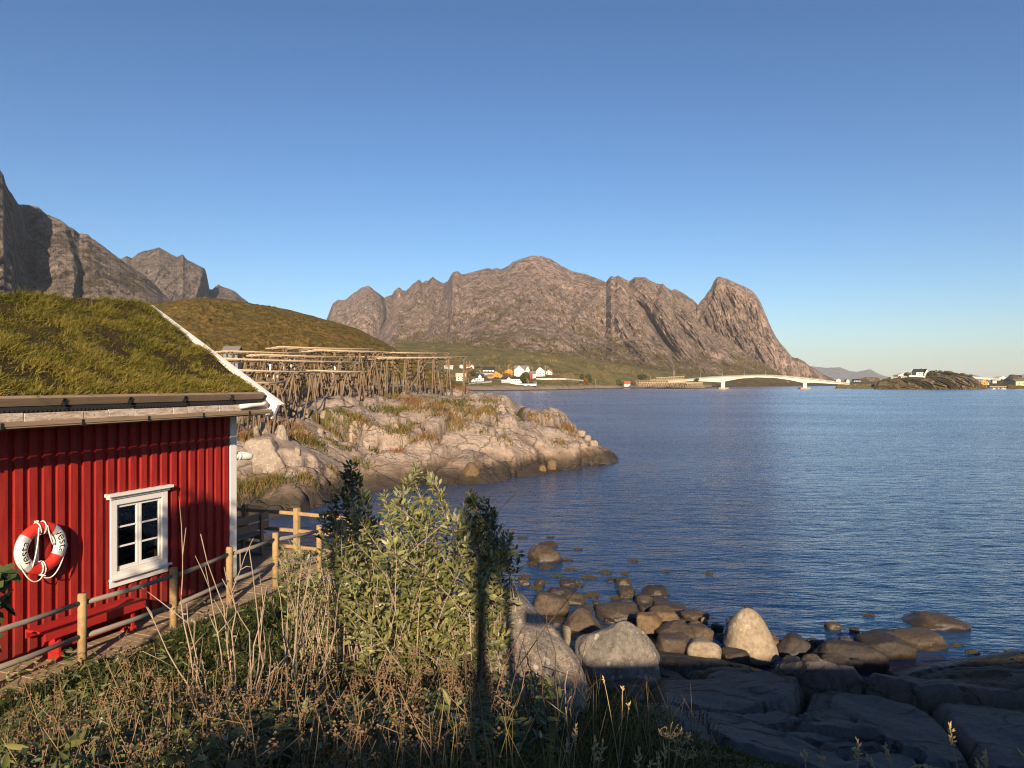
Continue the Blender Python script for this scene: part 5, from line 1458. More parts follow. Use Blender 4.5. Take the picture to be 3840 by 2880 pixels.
# stones lying on the rubble slope under the racks
def z3(x, y): return (800 + x * .31646) / 3.75, (1500 + y * .31646) / 3.75
heads = [(300, 880, 435, 800, 45.0, "huge rounded rock just right of the cabin corner, tallest of the slope", 61), (1220, 1310, 325, 395, 55, "pale cube-shaped stone on the grassy slope", 62), (1265, 1350, 120, 195, 60, "whitest stone in the rubble below the racks", 63), (450, 550, 300, 420, 50, "jagged pale stone in the rubble near the roof corner", 64), (530, 650, 255, 330, 53, "flat-topped stone in the rubble near the roof corner", 65), (910, 1010, 345, 405, 53, "low slanting stone in the rubble below the front posts", 66), (1040, 1130, 340, 400, 54, "rounded stone right of the slanting one in the rubble", 67), (960, 1035, 560, 635, 50, "small upright stone in the crack beside the huge rock", 68), (2095, 2212, 280, 360, 62, "pale yellowish block in the grass on the headland", 69), (730, 880, 290, 470, 50, "tall grey slab behind the huge rounded rock", 70)]
for x0, x1, yt, yb, Y, lab, sd in heads:
    a0, b0 = z3(x0, yt); a1, b1 = z3(x1, yb)
    Y_, zb = hit((a0 + a1) / 2, b1)
    boulder(lab, a0, a1, b0, b1, zb, M_BLD_PALE if sd not in (61, 70) else M_BLD_HEAD, sd, group="stones on the headland slope", sub=5 if sd in (61, 70) else 3, boxy=0.95, sink=0.5, rough=0.2, facets=14)
# ------------------------------------------------------------------ fish drying racks
def mat_rack():
    t = NT("drying_rack_timber")
    p = t.coord('Position')
    a = t.noise(p, 0.9, 4, 0.6); g = t.noise(t.coord('Position', (3, 3, 0.6)), 3.0, 5, 0.65)
    c = t.mix(t.ramp(a, [(0.3, 0.0), (0.7, 1.0)]), (0.12, 0.085, 0.052), (0.27, 0.19, 0.12))
    c = t.mix(t.ramp(g, [(0.38, 0.7), (0.52, 0.0)]), c, (0.13, 0.095, 0.06))
    return t.fin(c, 0.85, t.bump(g, 0.4, 0.02), 0.2)
M_RACK = mat_rack()  # post timber darkened: shade among the legs put into the colour
M_POLEW = plain("sunlit_pole", (0.43, 0.33, 0.22), 0.85, vary=0.3, scale=1.2)  # paler than the posts: bright sunlit top edges put into the colour
def rack(label, a, b, Ya, Yb, ydepth, npairs, h_leg=None, poles=7, seed=0, splay=1.1, braces=True, ground_fn=None, r=0.07, lower=False):
    """a, b: pixels of the ends of the top edge; Ya, Yb: their distances; ydepth: depth of the rack away from the viewer"""
    rr = random.Random(seed); gf = ground_fn or gz
    A = P(a[0], a[1], Ya); B = P(b[0], b[1], Yb)
    u = B - A; L = np.linalg.norm(u[:2]); uh = np.array([u[0], u[1], 0]) / L
    back = np.array([-uh[1], uh[0], 0.0]); back = back if back[1] > 0 else -back
    mid = (A + B) / 2
    root = empty("drying_rack", (mid[0], mid[1], gf(mid[0], mid[1])), label, "drying rack", "fish drying racks")
    # trestles carry cross beams, cross beams carry the long poles
    for i in range(npairs):
        f = (i + 0.25 + rr.uniform(-0.12, 0.12)) / (npairs - 0.5)
        f = min(max(f, 0.02), 0.98)
        c = A + u * f
        top = c + np.array([0, 0, -0.16])
        for s in (0.0, 0.5, 1.0):
            if s == 0.5 and rr.random() < 0.35: continue
            ap = top + back * ydepth * s + uh * rr.uniform(-0.1, 0.1)
            for k in (-1, 1):
                foot = ap + uh * k * splay * rr.uniform(0.35, 1.0) + back * rr.uniform(-0.4, 0.4)
                gzv = gf(foot[0], foot[1]) - 0.15
                m = MB(); e = ap + uh * (-k * 0.14) + np.array([0, 0, 0.22])
                bow = (ap + np.array([foot[0], foot[1], gzv])) / 2 + uh * rr.uniform(-0.05, 0.05)
                m.tube([(foot[0], foot[1], gzv), bow, ap, e], [r * 1.15, r, r * 0.85, r * 0.8], 6)
                m.build("post", M_RACK, root, smooth=True)
        m = MB(); m.tube([top + back * -0.5, top + back * (ydepth + 0.5)], [r * 1.1, r], 6); m.build("cross_beam", M_RACK, root, smooth=True)
        if lower and rr.random() < 0.7:
            z = -rr.uniform(0.9, 1.3); m = MB(); m.tube([top + back * -0.2 + (0, 0, z), top + back * (ydepth + 0.2) + (0, 0, z)], r * 0.7, 6); m.build("cross_beam", M_RACK, root, smooth=True)
    for k in range(poles):
        off = back * (ydepth * k / max(poles - 1, 1) + rr.uniform(-0.1, 0.1) - 0.1) + np.array([0, 0, rr.uniform(-0.03, 0.05)])
        n = max(1, int(L / 7.5)); 
        cuts = [0.0] + sorted(min(0.97, max(0.03, (q + 1) / n + rr.uniform(-0.05, 0.05))) for q in range(n - 1)) + [1.0]
        for j in range(len(cuts) - 1):
            p = A + u * (cuts[j] - rr.uniform(0.0, 0.5) / L) + off; q = A + u * (cuts[j + 1] + rr.uniform(0.0, 0.7) / L) + off
            dz = 0.06 * ((j % 2) * 2 - 1) * 0.5
            m = MB(); m.tube([p + (0, 0, dz), (p + q) / 2 + (0, 0, dz - 0.04), q + (0, 0, dz)], [r * 1.15, r * 1.05, r * 0.85], 6); m.build("pole", M_POLEW, root, smooth=True)
    if braces:
        for i in range(max(1, npairs // 2)):
            f0 = rr.uniform(0.05, 0.6); f1 = f0 + rr.uniform(0.18, 0.35) * (1 if rr.random() < 0.7 else -1)
            f1 = min(max(f1, 0.02), 0.98); s = rr.choice((0, 0, 1))
            p = A + u * f0 + back * ydepth * s; q = A + u * f1 + back * ydepth * s + np.array([0, 0, -0.2])
            g0 = gf(p[0], p[1]); p = np.array([p[0], p[1], g0 + 0.2 * (q[2] - g0)])
            m = MB(); m.tube([p, (p + q) / 2, q], [r * 0.9, r * 0.85, r * 0.75], 6); m.build("brace", M_RACK, root, smooth=True)
    return root

def z5(x, y): return (820 + x * .22604) / 3.75, (1270 + y * .22604) / 3.75      # first rack enlargement
def z6(x, y): return (1280 + x * .22604) / 3.75, (1270 + y * .22604) / 3.75     # second one
rack("lowest and nearest drying rack, its left end cut off by the white bargeboard", z5(240, 515), z5(1600, 548), 50, 55.5, 3.2, 5, poles=6, seed=1, splay=1.0)
rack("small low drying rack of short legs between the nearest rack and the roof edge", z5(480, 715), z5(1020, 722), 47.5, 50, 1.6, 3, poles=2, seed=2, splay=0.8, braces=False)
rack("long second-tier drying rack running from the roof edge to the middle legs", z5(-20, 318), z5(2330, 385), 59, 68, 3.4, 8, poles=7, seed=3)
rack("third-tier drying rack behind the second tier, above the dark house", z5(180, 202), z5(1460, 240), 70, 77, 4.0, 5, poles=7, seed=4, lower=True)
rack("highest drying rack, its top poles against the brown hill", z5(1030, 135), z6(480, 172), 78, 84, 4.5, 6, poles=8, seed=5, lower=True)
rack("broad drying rack in the middle with long A-legs standing on the rubble", z5(1680, 185), z6(760, 215), 74, 79, 4.0, 6, poles=8, seed=6)
rack("right-hand upper drying rack seen end-on against the grey mountain", z6(560, 215), z6(1800, 235), 84, 92, 5.0, 6, poles=7, seed=7, lower=True)
rack("farthest right drying rack on tall straight posts at the headland's crest", z6(700, 318), z6(2080, 300), 77, 84, 5.0, 6, poles=6, seed=8, splay=0.5)
rack("low drying rack of single poles in the middle of the group", z5(1640, 525), z5(2400, 545), 62, 65, 2.0, 4, poles=2, seed=9, splay=0.7)
rack("dim drying rack deep inside the group, behind the broad middle one", z5(900, 300), z6(900, 300), 88, 94, 3.5, 6, poles=5, seed=11, lower=True)
rack("drying rack between the second and third tiers, its poles sagging", z5(700, 262), z5(2100, 300), 66, 72, 3.0, 5, poles=5, seed=12, lower=True)
# ------------------------------------------------------------------ what stands behind the camera and casts the shade
def build_shade():
    root = empty("cabin", (12, -9.5, 5.6), "long cabin behind the viewer, casting the big shadow over the bank", "cabin")
    x0, x1 = -1.0, 30.0
    b = MB(); b.box(x0 + 0.3, x1 - 0.3, -12.0, -7.6, 5.0, 8.05)
    b.prism([(x0 + 0.3, -12.0, 8.05), (x0 + 0.3, -7.6, 8.05), (x0 + 0.3, -9.8, 9.85)], (x1 - x0 - 0.6, 0, 0)); b.build("wall", M_RED, root)
    r = MB()
    r.obox((x0, -7.0, 7.66), (x1 - x0, 0, 0), (0, -2.8, 2.36), (0, 0.06, 0.11)); r.obox((x0, -12.6, 7.66), (x1 - x0, 0, 0), (0, 2.799, 2.36), (0, -0.06, 0.11))
    r.build("roof", M_FELT, root)
    root = empty("porch_frame", (0.09, -2.0, 5.35), "timber porch post and beam behind the viewer, casting a post shadow on the bush", "porch frame")
    p = MB(); p.bar((0.09, -2.0, 5.1), (0.09, -2.0, 8.75), 0.13, 0.13, up=(0, 1, 0)); p.build("post", M_GREYW, root)
    p = MB(); p.bar((0.60, -2.0, 8.02), (1.9, -2.0, 8.02), 0.14, 0.14); p.build("beam", M_GREYW, root)
    p = MB(); p.bar((1.9, -2.0, 5.1), (1.9, -2.0, 8.2), 0.17, 0.17, up=(0, 1, 0)); p.build("post", M_GREYW, root)
build_shade()

# ------------------------------------------------------------------ leaves, stems, grasses
def leaf_mesh(name, pos, d, nrm, length, width, tint, mat, parent=None):
    n = len(pos)
    d = d / np.linalg.norm(d, axis=1)[:, None]
    s = np.cross(d, nrm); s /= (np.linalg.norm(s, axis=1)[:, None] + 1e-6)
    u = np.cross(s, d)
    length = np.broadcast_to(length, (n,))[:, None]; width = np.broadcast_to(width, (n,))[:, None]
    curl = (RNG.random(n)[:, None] - 0.3) * 0.25
    def at(f, w, h): return pos + d * length * f + s * width * w + u * (length * (h - curl * f * f))
    V = [at(0, 0, 0), at(0.3, 0.42, 0.04), at(0.3, -0.42, 0.04), at(0.65, 0.40, 0.03), at(0.65, -0.40, 0.03), at(1.0, 0, 0), at(0.3, 0, -0.02), at(0.65, 0, -0.02)]
    v = np.stack(V, 1).reshape(-1, 3); i = np.arange(n)[:, None] * 8
    q = np.concatenate([i + np.array([[1, 3, 7, 6]]), i + np.array([[6, 7, 4, 2]])])
    t = np.concatenate([i + np.array([[0, 1, 6]]), i + np.array([[0, 6, 2]]), i + np.array([[3, 5, 7]]), i + np.array([[7, 5, 4]])])
    return np_mesh(name, v, q, t, mat, parent, True, {"tint": np.repeat(tint, 8)})

M_WILLOW = None
def mat_willow():
    t = NT("willow_leaf")
    front = t.ramp(t.attr("tint"), [(0.0, (0.035, 0.055, 0.016)), (0.5, (0.13, 0.14, 0.036)), (0.85, (0.24, 0.225, 0.075)), (1.0, (0.26, 0.21, 0.04))])
    backc = t.mix(0.65, front, (0.33, 0.32, 0.20))
    geo = t.new("ShaderNodeNewGeometry")
    c = t.mix(geo.outputs['Backfacing'], front, backc)
    t.put(t.b.inputs['Base Color'], c); t.b.inputs['Roughness'].default_value = 0.42; t.b.inputs['Specular IOR Level'].default_value = 0.45
    tl = t.new("ShaderNodeBsdfTranslucent"); t.l.new(c, tl.inputs['Color'])
    mx = t.new("ShaderNodeMixShader"); mx.inputs[0].default_value = 0.18
    t.l.new(t.b.outputs[0], mx.inputs[1]); t.l.new(tl.outputs[0], mx.inputs[2]); t.l.new(mx.outputs[0], t.out.inputs['Surface'])
    return t.m
M_WILLOW = mat_willow()
M_TWIG = plain("pale_twig", (0.34, 0.255, 0.18), 0.8, 0.2, vary=0.4, scale=14)
M_TWIGD = plain("dark_twig", (0.10, 0.06, 0.045), 0.8, 0.2, vary=0.4, scale=14)
M_STRAW = plain("straw", (0.46, 0.33, 0.16), 0.75, 0.2, vary=0.25, scale=20)
M_BROWN = plain("dry_seed_head", (0.20, 0.125, 0.065), 0.9, 0.1, vary=0.45, scale=30)

def bez(p, q, r, n):
    u = np.linspace(0, 1, n)[:, None]
    return (1 - u) ** 2 * p + 2 * u * (1 - u) * q + u * u * r

def in_poly(pts, poly):
    x, y = pts[:, 0], pts[:, 1]; c = np.zeros(len(pts), bool); j = len(poly) - 1
    for i in range(len(poly)):
        xi, yi = poly[i]; xj, yj = poly[j]
        k = ((yi > y) != (yj > y)) & (x < (xj - xi) * (y - yi) / (yj - yi + 1e-9) + xi); c ^= k; j = i
    return c

def willow(label, poly, bases, Yr, nshoot, tips, leaf=0.08, seed=0, dens=76, tint0=0.6):
    """poly: silhouette in pixels; shoots run from the stem bases into it"""
    global RNG
    rg = np.random.default_rng(seed)
    poly = [(x / 2.16, y / 2.16) for x, y in poly]
    a = np.array(poly); lo, hi = a.min(0), a.max(0)
    pts = lo + (hi - lo) * rg.random((nshoot * 6, 2)); pts = pts[in_poly(pts, poly)][:nshoot]
    root = empty("willow_bush", bases[0], label, "bush", "willow bushes on the bank")
    stem = MB(); LP, LD, LN = [], [], []
    tg = [(P(x, y, rg.uniform(*Yr)), False) for x, y in pts] + [(P(x / 2.16, y / 2.16, Y), True) for x, y, Y in tips]
    for q, tip in tg:
        b = np.array(bases[rg.integers(len(bases))]) + rg.normal(size=3) * (0.12, 0.12, 0.0)
        b[2] -= 0.1
        m = b * 0.45 + q * 0.55; m[:2] += (b[:2] - q[:2]) * 0.15 * rg.random(); m[2] += 0.25 * (q[2] - b[2]) * rg.random()
        m += rg.normal(size=3) * 0.2
        c = bez(b, m, q, 9)
        L = np.linalg.norm(np.diff(c, axis=0), axis=1).sum()
        stem.tube(list(c), list(np.linspace(0.011 if not tip else 0.009, 0.003, 9)), 5, cap=False)
        k = int(dens * (1.0 if not tip else 1.2))
        f = 1 - (0.92 if not tip else 0.45) * rg.random(k) ** 1.1 * min(1, 1.3 / L)
        ii = np.clip(f * 8, 0, 7.999); i0 = ii.astype(int); fr = (ii - i0)[:, None]
        pos = c[i0] * (1 - fr) + c[i0 + 1] * fr
        tan = c[i0 + 1] - c[i0]; tan /= np.linalg.norm(tan, axis=1)[:, None]
        side = rg.normal(size=(k, 3)); side -= tan * (side * tan).sum(1)[:, None]; side /= np.linalg.norm(side, axis=1)[:, None]
        sp = 0.03 + 0.13 * rg.random((k, 1)) * (0.4 if tip else 1)
        dirv = tan * rg.uniform(0.3, 0.9, (k, 1)) + side * rg.uniform(0.6, 1.0, (k, 1))
        nn = tan + 0.5 * rg.normal(size=(k, 3)) + np.array([0, -0.45, 0.25])
        LP.append(pos + side * (sp - 0.03)); LD.append(dirv); LN.append(nn)
        # short side twigs
        for _ in range(2 if not tip else 1):
            j = rg.integers(4, 8); e = c[j] + rg.normal(size=3) * 0.14 + (0, 0, 0.06)
            stem.tube([c[j], e], [0.004, 0.002], 4, cap=False)
    pos, d, nn = (np.concatenate(q) for q in (LP, LD, LN))
    tint = np.clip(tint0 + 0.2 * rg.normal(size=len(pos)) + 0.25 * fbm(pos[:, 0] * 2, pos[:, 1] * 2, pos[:, 2] * 2, 2), 0, 1)
    tint = np.where(rg.random(len(pos)) < 0.012, 1.0, np.minimum(tint, 0.86))
    stem.build("stems", M_TWIG, root, smooth=True)
    ln = leaf * rg.uniform(0.5, 1.35, len(pos))
    leaf_mesh("foliage", pos, d, nn, ln, ln * rg.uniform(0.32, 0.5, len(pos)), tint, M_WILLOW, root)
    return root
willow("big grey-green leafy bush in the middle, lit on its face",
       [(740, 1180), (800, 1120), (850, 1090), (880, 1040), (905, 1020), (925, 1060), (960, 1100), (1000, 1130), (1040, 1180), (1095, 1210), (1125, 1225), (1120, 1275), (1112, 1330), (1105, 1400), (1085, 1455), (1040, 1510), (960, 1540), (880, 1520), (800, 1470), (765, 1420), (735, 1340), (720, 1260)],
       [(-1.25, 8.1, 3.35), (-0.9, 8.4, 3.3), (-0.55, 8.0, 3.35), (-1.0, 7.6, 3.5), (-0.4, 7.5, 3.5), (-0.2, 8.3, 3.3)], (6.9, 9.2), 165,
       [(905, 1008, 8.4), (860, 1085, 8.2), (985, 1120, 8.6), (1060, 1160, 8.5), (890, 1022, 8.5), (870, 1060, 8.3), (830, 1065, 8.6), (925, 1030, 8.8), (945, 1070, 8.6), (760, 1100, 8.0), (1100, 1150, 8.6), (1118, 1190, 8.2), (1090, 1175, 8.3)], seed=3)
willow("dark leafy bush at the left, its shoots standing up in front of the deck fence",
       [(705, 1110), (735, 1060), (770, 1070), (800, 1110), (810, 1190), (790, 1260), (745, 1280), (715, 1230)],
       [(-2.0, 8.9, 3.2), (-1.8, 9.3, 3.15), (-1.6, 9.0, 3.2)], (8.4, 9.6), 46,
       [(758, 1005, 8.9), (748, 1022, 9.0), (768, 1030, 9.1), (728, 1060, 9.0), (715, 1085, 9.0), (780, 1060, 8.9), (700, 1110, 9.2)], seed=5, tint0=0.2)
willow("slim dark shoots leaning over the water right of the big bush",
       [(985, 1110), (1010, 1085), (1050, 1095), (1055, 1130), (1040, 1170), (1000, 1180)],
       [(-0.1, 8.7, 3.2), (0.1, 8.9, 3.1)], (8.5, 9.3), 20,
       [(1012, 1063, 8.8), (1022, 1075, 8.9), (1044, 1082, 8.8), (1062, 1105, 9.0), (1000, 1085, 8.9), (1070, 1170, 8.8)], seed=8, tint0=0.22)
willow("low leafy willow clump at the foot of the fence posts, left of the big bush",
       [(600, 1200), (640, 1180), (700, 1200), (735, 1260), (725, 1320), (660, 1310), (610, 1270)],
       [(-2.8, 9.6, 3.25), (-2.5, 9.4, 3.25), (-2.2, 9.2, 3.25)], (8.8, 10.0), 40, [(640, 1170, 9.6), (600, 1190, 9.8)], seed=9, leaf=0.08, dens=36)

def zz(x, y): return x * .3333 / 2.16, (y * .3333 + 1036.8) / 2.16
def zt(x, y): return 453.3 + x * .1174, 573.3 + y * .1174
def bare(label, base, tips, Y, mat, r0=0.014, seed=0, conv=zz, group="bare shrubs on the bank"):
    r0 *= 0.68
    rg = np.random.default_rng(seed + 100)
    bx, by = conv(*base); b = P(bx, by, Y); g = gz(b[0], b[1]); b[2] = min(b[2], g + 0.1); b[2] = g - 0.05
    root = empty("bare_shrub", b, label, "shrub", group)
    for i, tp in enumerate(tips):
        Yt = Y + rg.uniform(-0.5, 0.7)
        tx, ty = conv(*tp[:2]); q = P(tx, ty, Yt)
        m = b * 0.5 + q * 0.5 + rg.normal(size=3) * 0.10 * np.linalg.norm(q - b); m[2] = b[2] + (q[2] - b[2]) * rg.uniform(0.3, 0.55)
        c = bez(b + rg.normal(size=3) * (0.03, 0.03, 0), m, q, 10); c[1:-1] += rg.normal(size=(8, 3)) * 0.012
        st = MB(); st.tube(list(c), list(np.linspace(r0, r0 * 0.33, 10)), 6)
        for _ in range(rg.integers(1, 4)):
            j = rg.integers(3, 9); L = np.linalg.norm(q - b) * rg.uniform(0.10, 0.28)
            dv = (c[j] - c[j - 1]); dv /= np.linalg.norm(dv); e = c[j] + (dv + rg.normal(size=3) * 0.45) * L
            st.tube([c[j], (c[j] + e) / 2 + rg.normal(size=3) * 0.01, e], [r0 * 0.5, r0 * 0.4, r0 * 0.25], 5)
        st.build("stem", mat, root, smooth=True)
    return root
bare("tall bare pale shrub whose tips cross the red wall right of the window", (1440, 1250), [(1205, 310), (1300, 350), (930, 790), (1210, 800)], 6.6, M_TWIG, 0.016, 1)
bare("bare pale shrub with two forked stems in front of the deck corner", (1515, 1250), [(1440, 640), (1480, 930), (1330, 560)], 6.4, M_TWIG, 0.014, 2)
bare("bare shrub with two straight upright stems against the boardwalk", (1625, 1400), [(1555, 455), (1615, 450), (1730, 680), (1690, 820)], 6.2, M_TWIG, 0.015, 3)
bare("bare shrub of many thin pale rods left of the big bush", (1860, 1400), [(1790, 640), (1890, 600), (1960, 520), (2010, 600), (1750, 760), (2060, 700)], 6.6, M_TWIG, 0.013, 4)
bare("bare pale rods rising into the left side of the big bush", (1990, 1420), [(2080, 560), (2140, 640), (2190, 820), (2040, 760), (2200, 960)], 6.8, M_TWIG, 0.013, 5)
bare("short bare grey twigs among the brown herbs", (1370, 1390), [(1255, 1145), (1300, 1125), (1215, 1300)], 5.6, M_TWIG, 0.011, 6)
bare("leaning bare stem with twigs low in front of the big bush", (1720, 1480), [(1640, 1100), (1840, 1180), (1760, 960)], 5.4, M_TWIG, 0.013, 7)
bare("bare pale branches spreading through the top of the big bush", (2330, 1250), [(2500, 760), (2560, 420), (2450, 620), (2640, 900)], 7.4, M_TWIG, 0.014, 8)
bare("tall dark bare sapling left of the outcrop, straight from the bottom edge", (232, 1640), [(275, 390), (90, 650), (480, 640)], 4.6, M_TWIGD, 0.013, 11, zt)
bare("tallest bare sapling in front of the outcrop, ending in a pale bud", (765, 1560), [(780, 205), (690, 900)], 4.8, M_TWIGD, 0.011, 12, zt)
bare("thin dark stem close to the left of the tallest sapling", (735, 1180), [(710, 490), (640, 900)], 5.2, M_TWIGD, 0.010, 13, zt)
bare("crooked forked dark stem over the pale outcrop", (725, 1080), [(560, 640), (530, 570), (660, 720)], 5.3, M_TWIGD, 0.011, 14, zt)
bare("slim reddish stem between the outcrop and the lichened boulder", (1080, 1450), [(1140, 545), (1120, 930)], 5.0, M_TWIGD, 0.009, 15, zt)
bare("pair of pale stems at the lower edge below the outcrop", (960, 1640), [(975, 830), (1060, 1180)], 4.2, M_TWIG, 0.010, 16, zt)

# ---- sapling with broad leaves at the left edge
def build_sapling():
    b = np.array([-3.55, 4.55, gz(-3.55, 4.55)])
    root = empty("sapling", b, "broad-leaved dark sapling poking in at the left edge in front of the red wall", "sapling")
    st = MB(); top = np.array([-3.42, 4.6, 5.78]); st.tube([b - (0, 0, 0.1), (b + top) / 2 + (-0.03, 0, 0), top], [0.012, 0.010, 0.005], 6)
    rg = np.random.default_rng(4); LP, LD, LN = [], [], []
    for k in range(16):
        f = rg.uniform(0.55, 1.0); c = b + (top - b) * f; an = rg.uniform(-1.2, 1.6)
        e = c + np.array([math.cos(an), math.sin(an) * 0.6, -0.15 + 0.25 * rg.random()]) * rg.uniform(0.06, 0.17)
        st.tube([c, e], [0.003, 0.002], 4)
        for j in range(3):
            d = (e - c) + rg.normal(size=3) * 0.10 + (0, 0, -0.08); LP.append(e); LD.append(d); LN.append(np.array([0.1, -0.4, 1]) + rg.normal(size=3) * 0.4)
    st.build("stems", M_TWIGD, root, smooth=True)
    leaf_mesh("foliage", np.array(LP), np.array(LD), np.array(LN), 0.13, 0.085, np.clip(0.15 + 0.15 * rg.random(len(LP)), 0, 1), M_WILLOW, root)
build_sapling()

# ---- trees behind the viewer, and low shrubs added to shade the grass
def build_back_tree(loc, top, rad, n, label, name="tree", sq=0.8, sx=1.0):
    rg = np.random.default_rng(int(abs(loc[0]) * 10)); b = np.array(loc, float)
    root = empty(name, b, label, name)
    st = MB(); c = np.array([b[0], b[1], top - rad]); st.tube([b - (0, 0, 0.2), (b + c) / 2 + (0.05, 0, 0), c], [0.07, 0.06, 0.04], 8)
    LP, LD, LN = [], [], []
    for k in range(n):
        q = rg.normal(size=3); q /= np.linalg.norm(q); q[2] *= sq; q[0] *= sx; e = c + q * rad * rg.uniform(0.5, 1.0)
        m = (c + e) / 2 + (0, 0, -0.15); st.tube(list(bez(c - (0, 0, rad * rg.random() * 0.8), m, e, 5)), [0.02, 0.015, 0.011, 0.008, 0.004], 5)
        for j in range(26):
            LP.append(e + rg.normal(size=3) * 0.12); LD.append(rg.normal(size=3)); LN.append(rg.normal(size=3) + (0, 0, 1))
    st.build("trunk", M_TWIGD, root, smooth=True)
    leaf_mesh("crown", np.array(LP), np.array(LD), np.array(LN), 0.15, 0.10, np.full(len(LP), 0.4), M_WILLOW, root)
build_back_tree((-4.75, -1.2, 5.0), 10.2, 1.2, 40, "small leafy tree behind the viewer, throwing branch shadows on the red wall", sx=0.22)
build_back_tree((-1.72, -2.4, 5.2), 10.25, 0.62, 22, "slim tree behind the viewer, shading the left top of the bush", sx=0.75)
build_back_tree((0.42, -2.9, 5.3), 10.1, 0.75, 26, "slim tree behind the viewer, shading the right top of the bush", sx=0.6)
build_back_tree((-3.4, -1.6, 5.1), 6.75, 0.6, 16, "low shrub added behind the viewer to shade the near grass", "shrub", 0.5)  # unseen shrubs, put in only to darken the grass
build_back_tree((-1.5, -1.8, 5.2), 6.5, 0.5, 14, "second low shrub added behind the viewer to shade the grass below the bush", "shrub", 0.5)

# ---- bank vegetation: green grass, dry grass, brown herbs with seed heads
M_GR = mat_grass("bank_grass_blades", [(0.0, (0.03, 0.045, 0.012)), (0.4, (0.075, 0.092, 0.022)), (0.65, (0.15, 0.135, 0.04)), (1.0, (0.30, 0.21, 0.095))], 0.3)
def bank_positions(n, a0, a1, r0, r1):
    an = RNG.uniform(math.radians(a0), math.radians(a1), n); r = np.exp(RNG.uniform(math.log(r0), math.log(r1), n))
    x = np.sin(an) * r; y = np.cos(an) * r
    z0 = NEAR(x, y); g = grass_near(x, y, z0)
    rel = np.stack([x - C0[0], y - C0[1]], -1)
    al = rel @ D[:2]; of = rel @ N[:2]
    ok = (g > 0.35) & (RNG.random(n) < g + 0.1) & ~((of < 1.0) & (al < 3) & (al > -14))
    x, y = x[ok], y[ok]
    return x, y, ground(x, y), np.minimum(of[ok] - 0.98, 9)
def build_bank():
    x, y, z, edge = bank_positions(135000, -41, 24, 2.3, 16.5)
    n = len(x)
    pos = np.stack([x, y, z - 0.02], 1)
    tone = fbm(x * 0.9, y * 0.9, 5.0, 4)
    dist = np.hypot(x, y)
    fog = fbm(x * 2.2, y * 2.2, 8.0, 3)
    h = np.clip(0.30 + 0.14 * tone + 0.1 * fog, 0.06, 0.6) * RNG.uniform(0.5, 1.25, n) * np.clip(0.55 + 0.7 * edge, 0.4, 1) * (1 - 0.45 * sstep(3.0, 7.0, x + 6))
    h = h * (1 - 0.62 * sstep(0.5, 1.5, x))
    dry = np.clip(0.27 + 0.22 * RNG.normal(size=n) + 0.25 * tone + 0.12 * (1 - sstep(3.5, 7.5, dist)) - 0.15 * (edge < 1.2), 0, 1)
    lean = RNG.normal(size=(n, 3)) * 0.38 + np.array([0.05, -0.12, 0]); lean[:, 2] = 0
    o = grass_mesh("grass", pos, h, np.clip(0.0022 * dist, 0.006, 0.016), lean, dry, M_GR); tag(o, "uncut grass covering the bank below the boardwalk", kind="stuff")
    # broad leaved weeds low in the grass
    x, y, z, edge = bank_positions(15000, -41, 4, 3.6, 13)
    k = (fbm(x * 0.8 + 4, y * 0.8, 2.0, 3) > -0.1) & (edge > 0.12)
    x, y, z = x[k], y[k], z[k]; n = len(x)
    pos = np.stack([x, y, z + RNG.uniform(0.05, 0.42, n)], 1)
    d = RNG.normal(size=(n, 3)); d[:, 2] *= 0.4
    ln = RNG.uniform(0.06, 0.13, n)
    o = leaf_mesh("weeds", pos, d, RNG.normal(size=(n, 3)) * 0.5 + (0, -0.3, 1), ln, ln * 0.3, np.clip(0.3 + 0.25 * RNG.normal(size=n), 0, 0.85), M_WILLOW)
    tag(o, "leafy green weeds among the grass of the bank", kind="stuff")
    # dry herbs
    x, y, z, edge = bank_positions(620, -40, -1, 2.9, 6.2)
    n = len(x)
    st_v, st_f = [], []; hp, hs, ht = [], [], []
    b = MB()
    for i in range(n):
        g = perlin(x[i] * 0.8, y[i] * 0.8, 3.3)
        L = max(0.25, (0.55 + 0.3 * g) * RNG.uniform(0.5, 1.2)); ln = RNG.normal(size=2) * 0.16
        p0 = np.array([x[i], y[i], z[i] - 0.03]); p2 = p0 + (ln[0] * L, ln[1] * L, L); p1 = (p0 + p2) / 2 + (-ln[0] * 0.1, -ln[1] * 0.1, 0.02)
        b.tube([p0, p1, p2], [0.003, 0.0024, 0.0018], 3, cap=False)
        m = RNG.integers(1, 5) if RNG.random() < 0.75 else 0
        for j in range(m):
            f = RNG.uniform(0.6, 1.0); c = p1 + (p2 - p1) * (f - 0.5) * 2; e = c + RNG.normal(size=3) * 0.05 + (0, 0, 0.04)
            b.tube([c, e], [0.002, 0.0015], 3, cap=False)
            k = RNG.integers(4, 11); hp.append(e + RNG.normal(size=(k, 3)) * 0.016); 
    o = b.build("dry_herb_stalks", plain("dry_stalk", (0.22, 0.145, 0.08), 0.85, 0.15, vary=0.45, scale=5)); tag(o, "dry brown herb stalks standing along the bank's upper edge", kind="stuff")
    hp = np.concatenate(hp); k = len(hp)
    d = RNG.normal(size=(k, 3))
    s = RNG.uniform(0.0035, 0.009, k)
    oc = np.array([[1, 0, 0], [-1, 0, 0], [0, 1, 0], [0, -1, 0], [0, 0, 1], [0, 0, -1]], float)
    v = hp[:, None, :] + oc[None] * s[:, None, None] * RNG.uniform(0.5, 1.3, (k, 6, 1))
    t = np.array([[0, 2, 4], [2, 1, 4], [1, 3, 4], [3, 0, 4], [2, 0, 5], [1, 2, 5], [3, 1, 5], [0, 3, 5]])
    tr = (np.arange(k)[:, None, None] * 6 + t[None]).reshape(-1, 3)
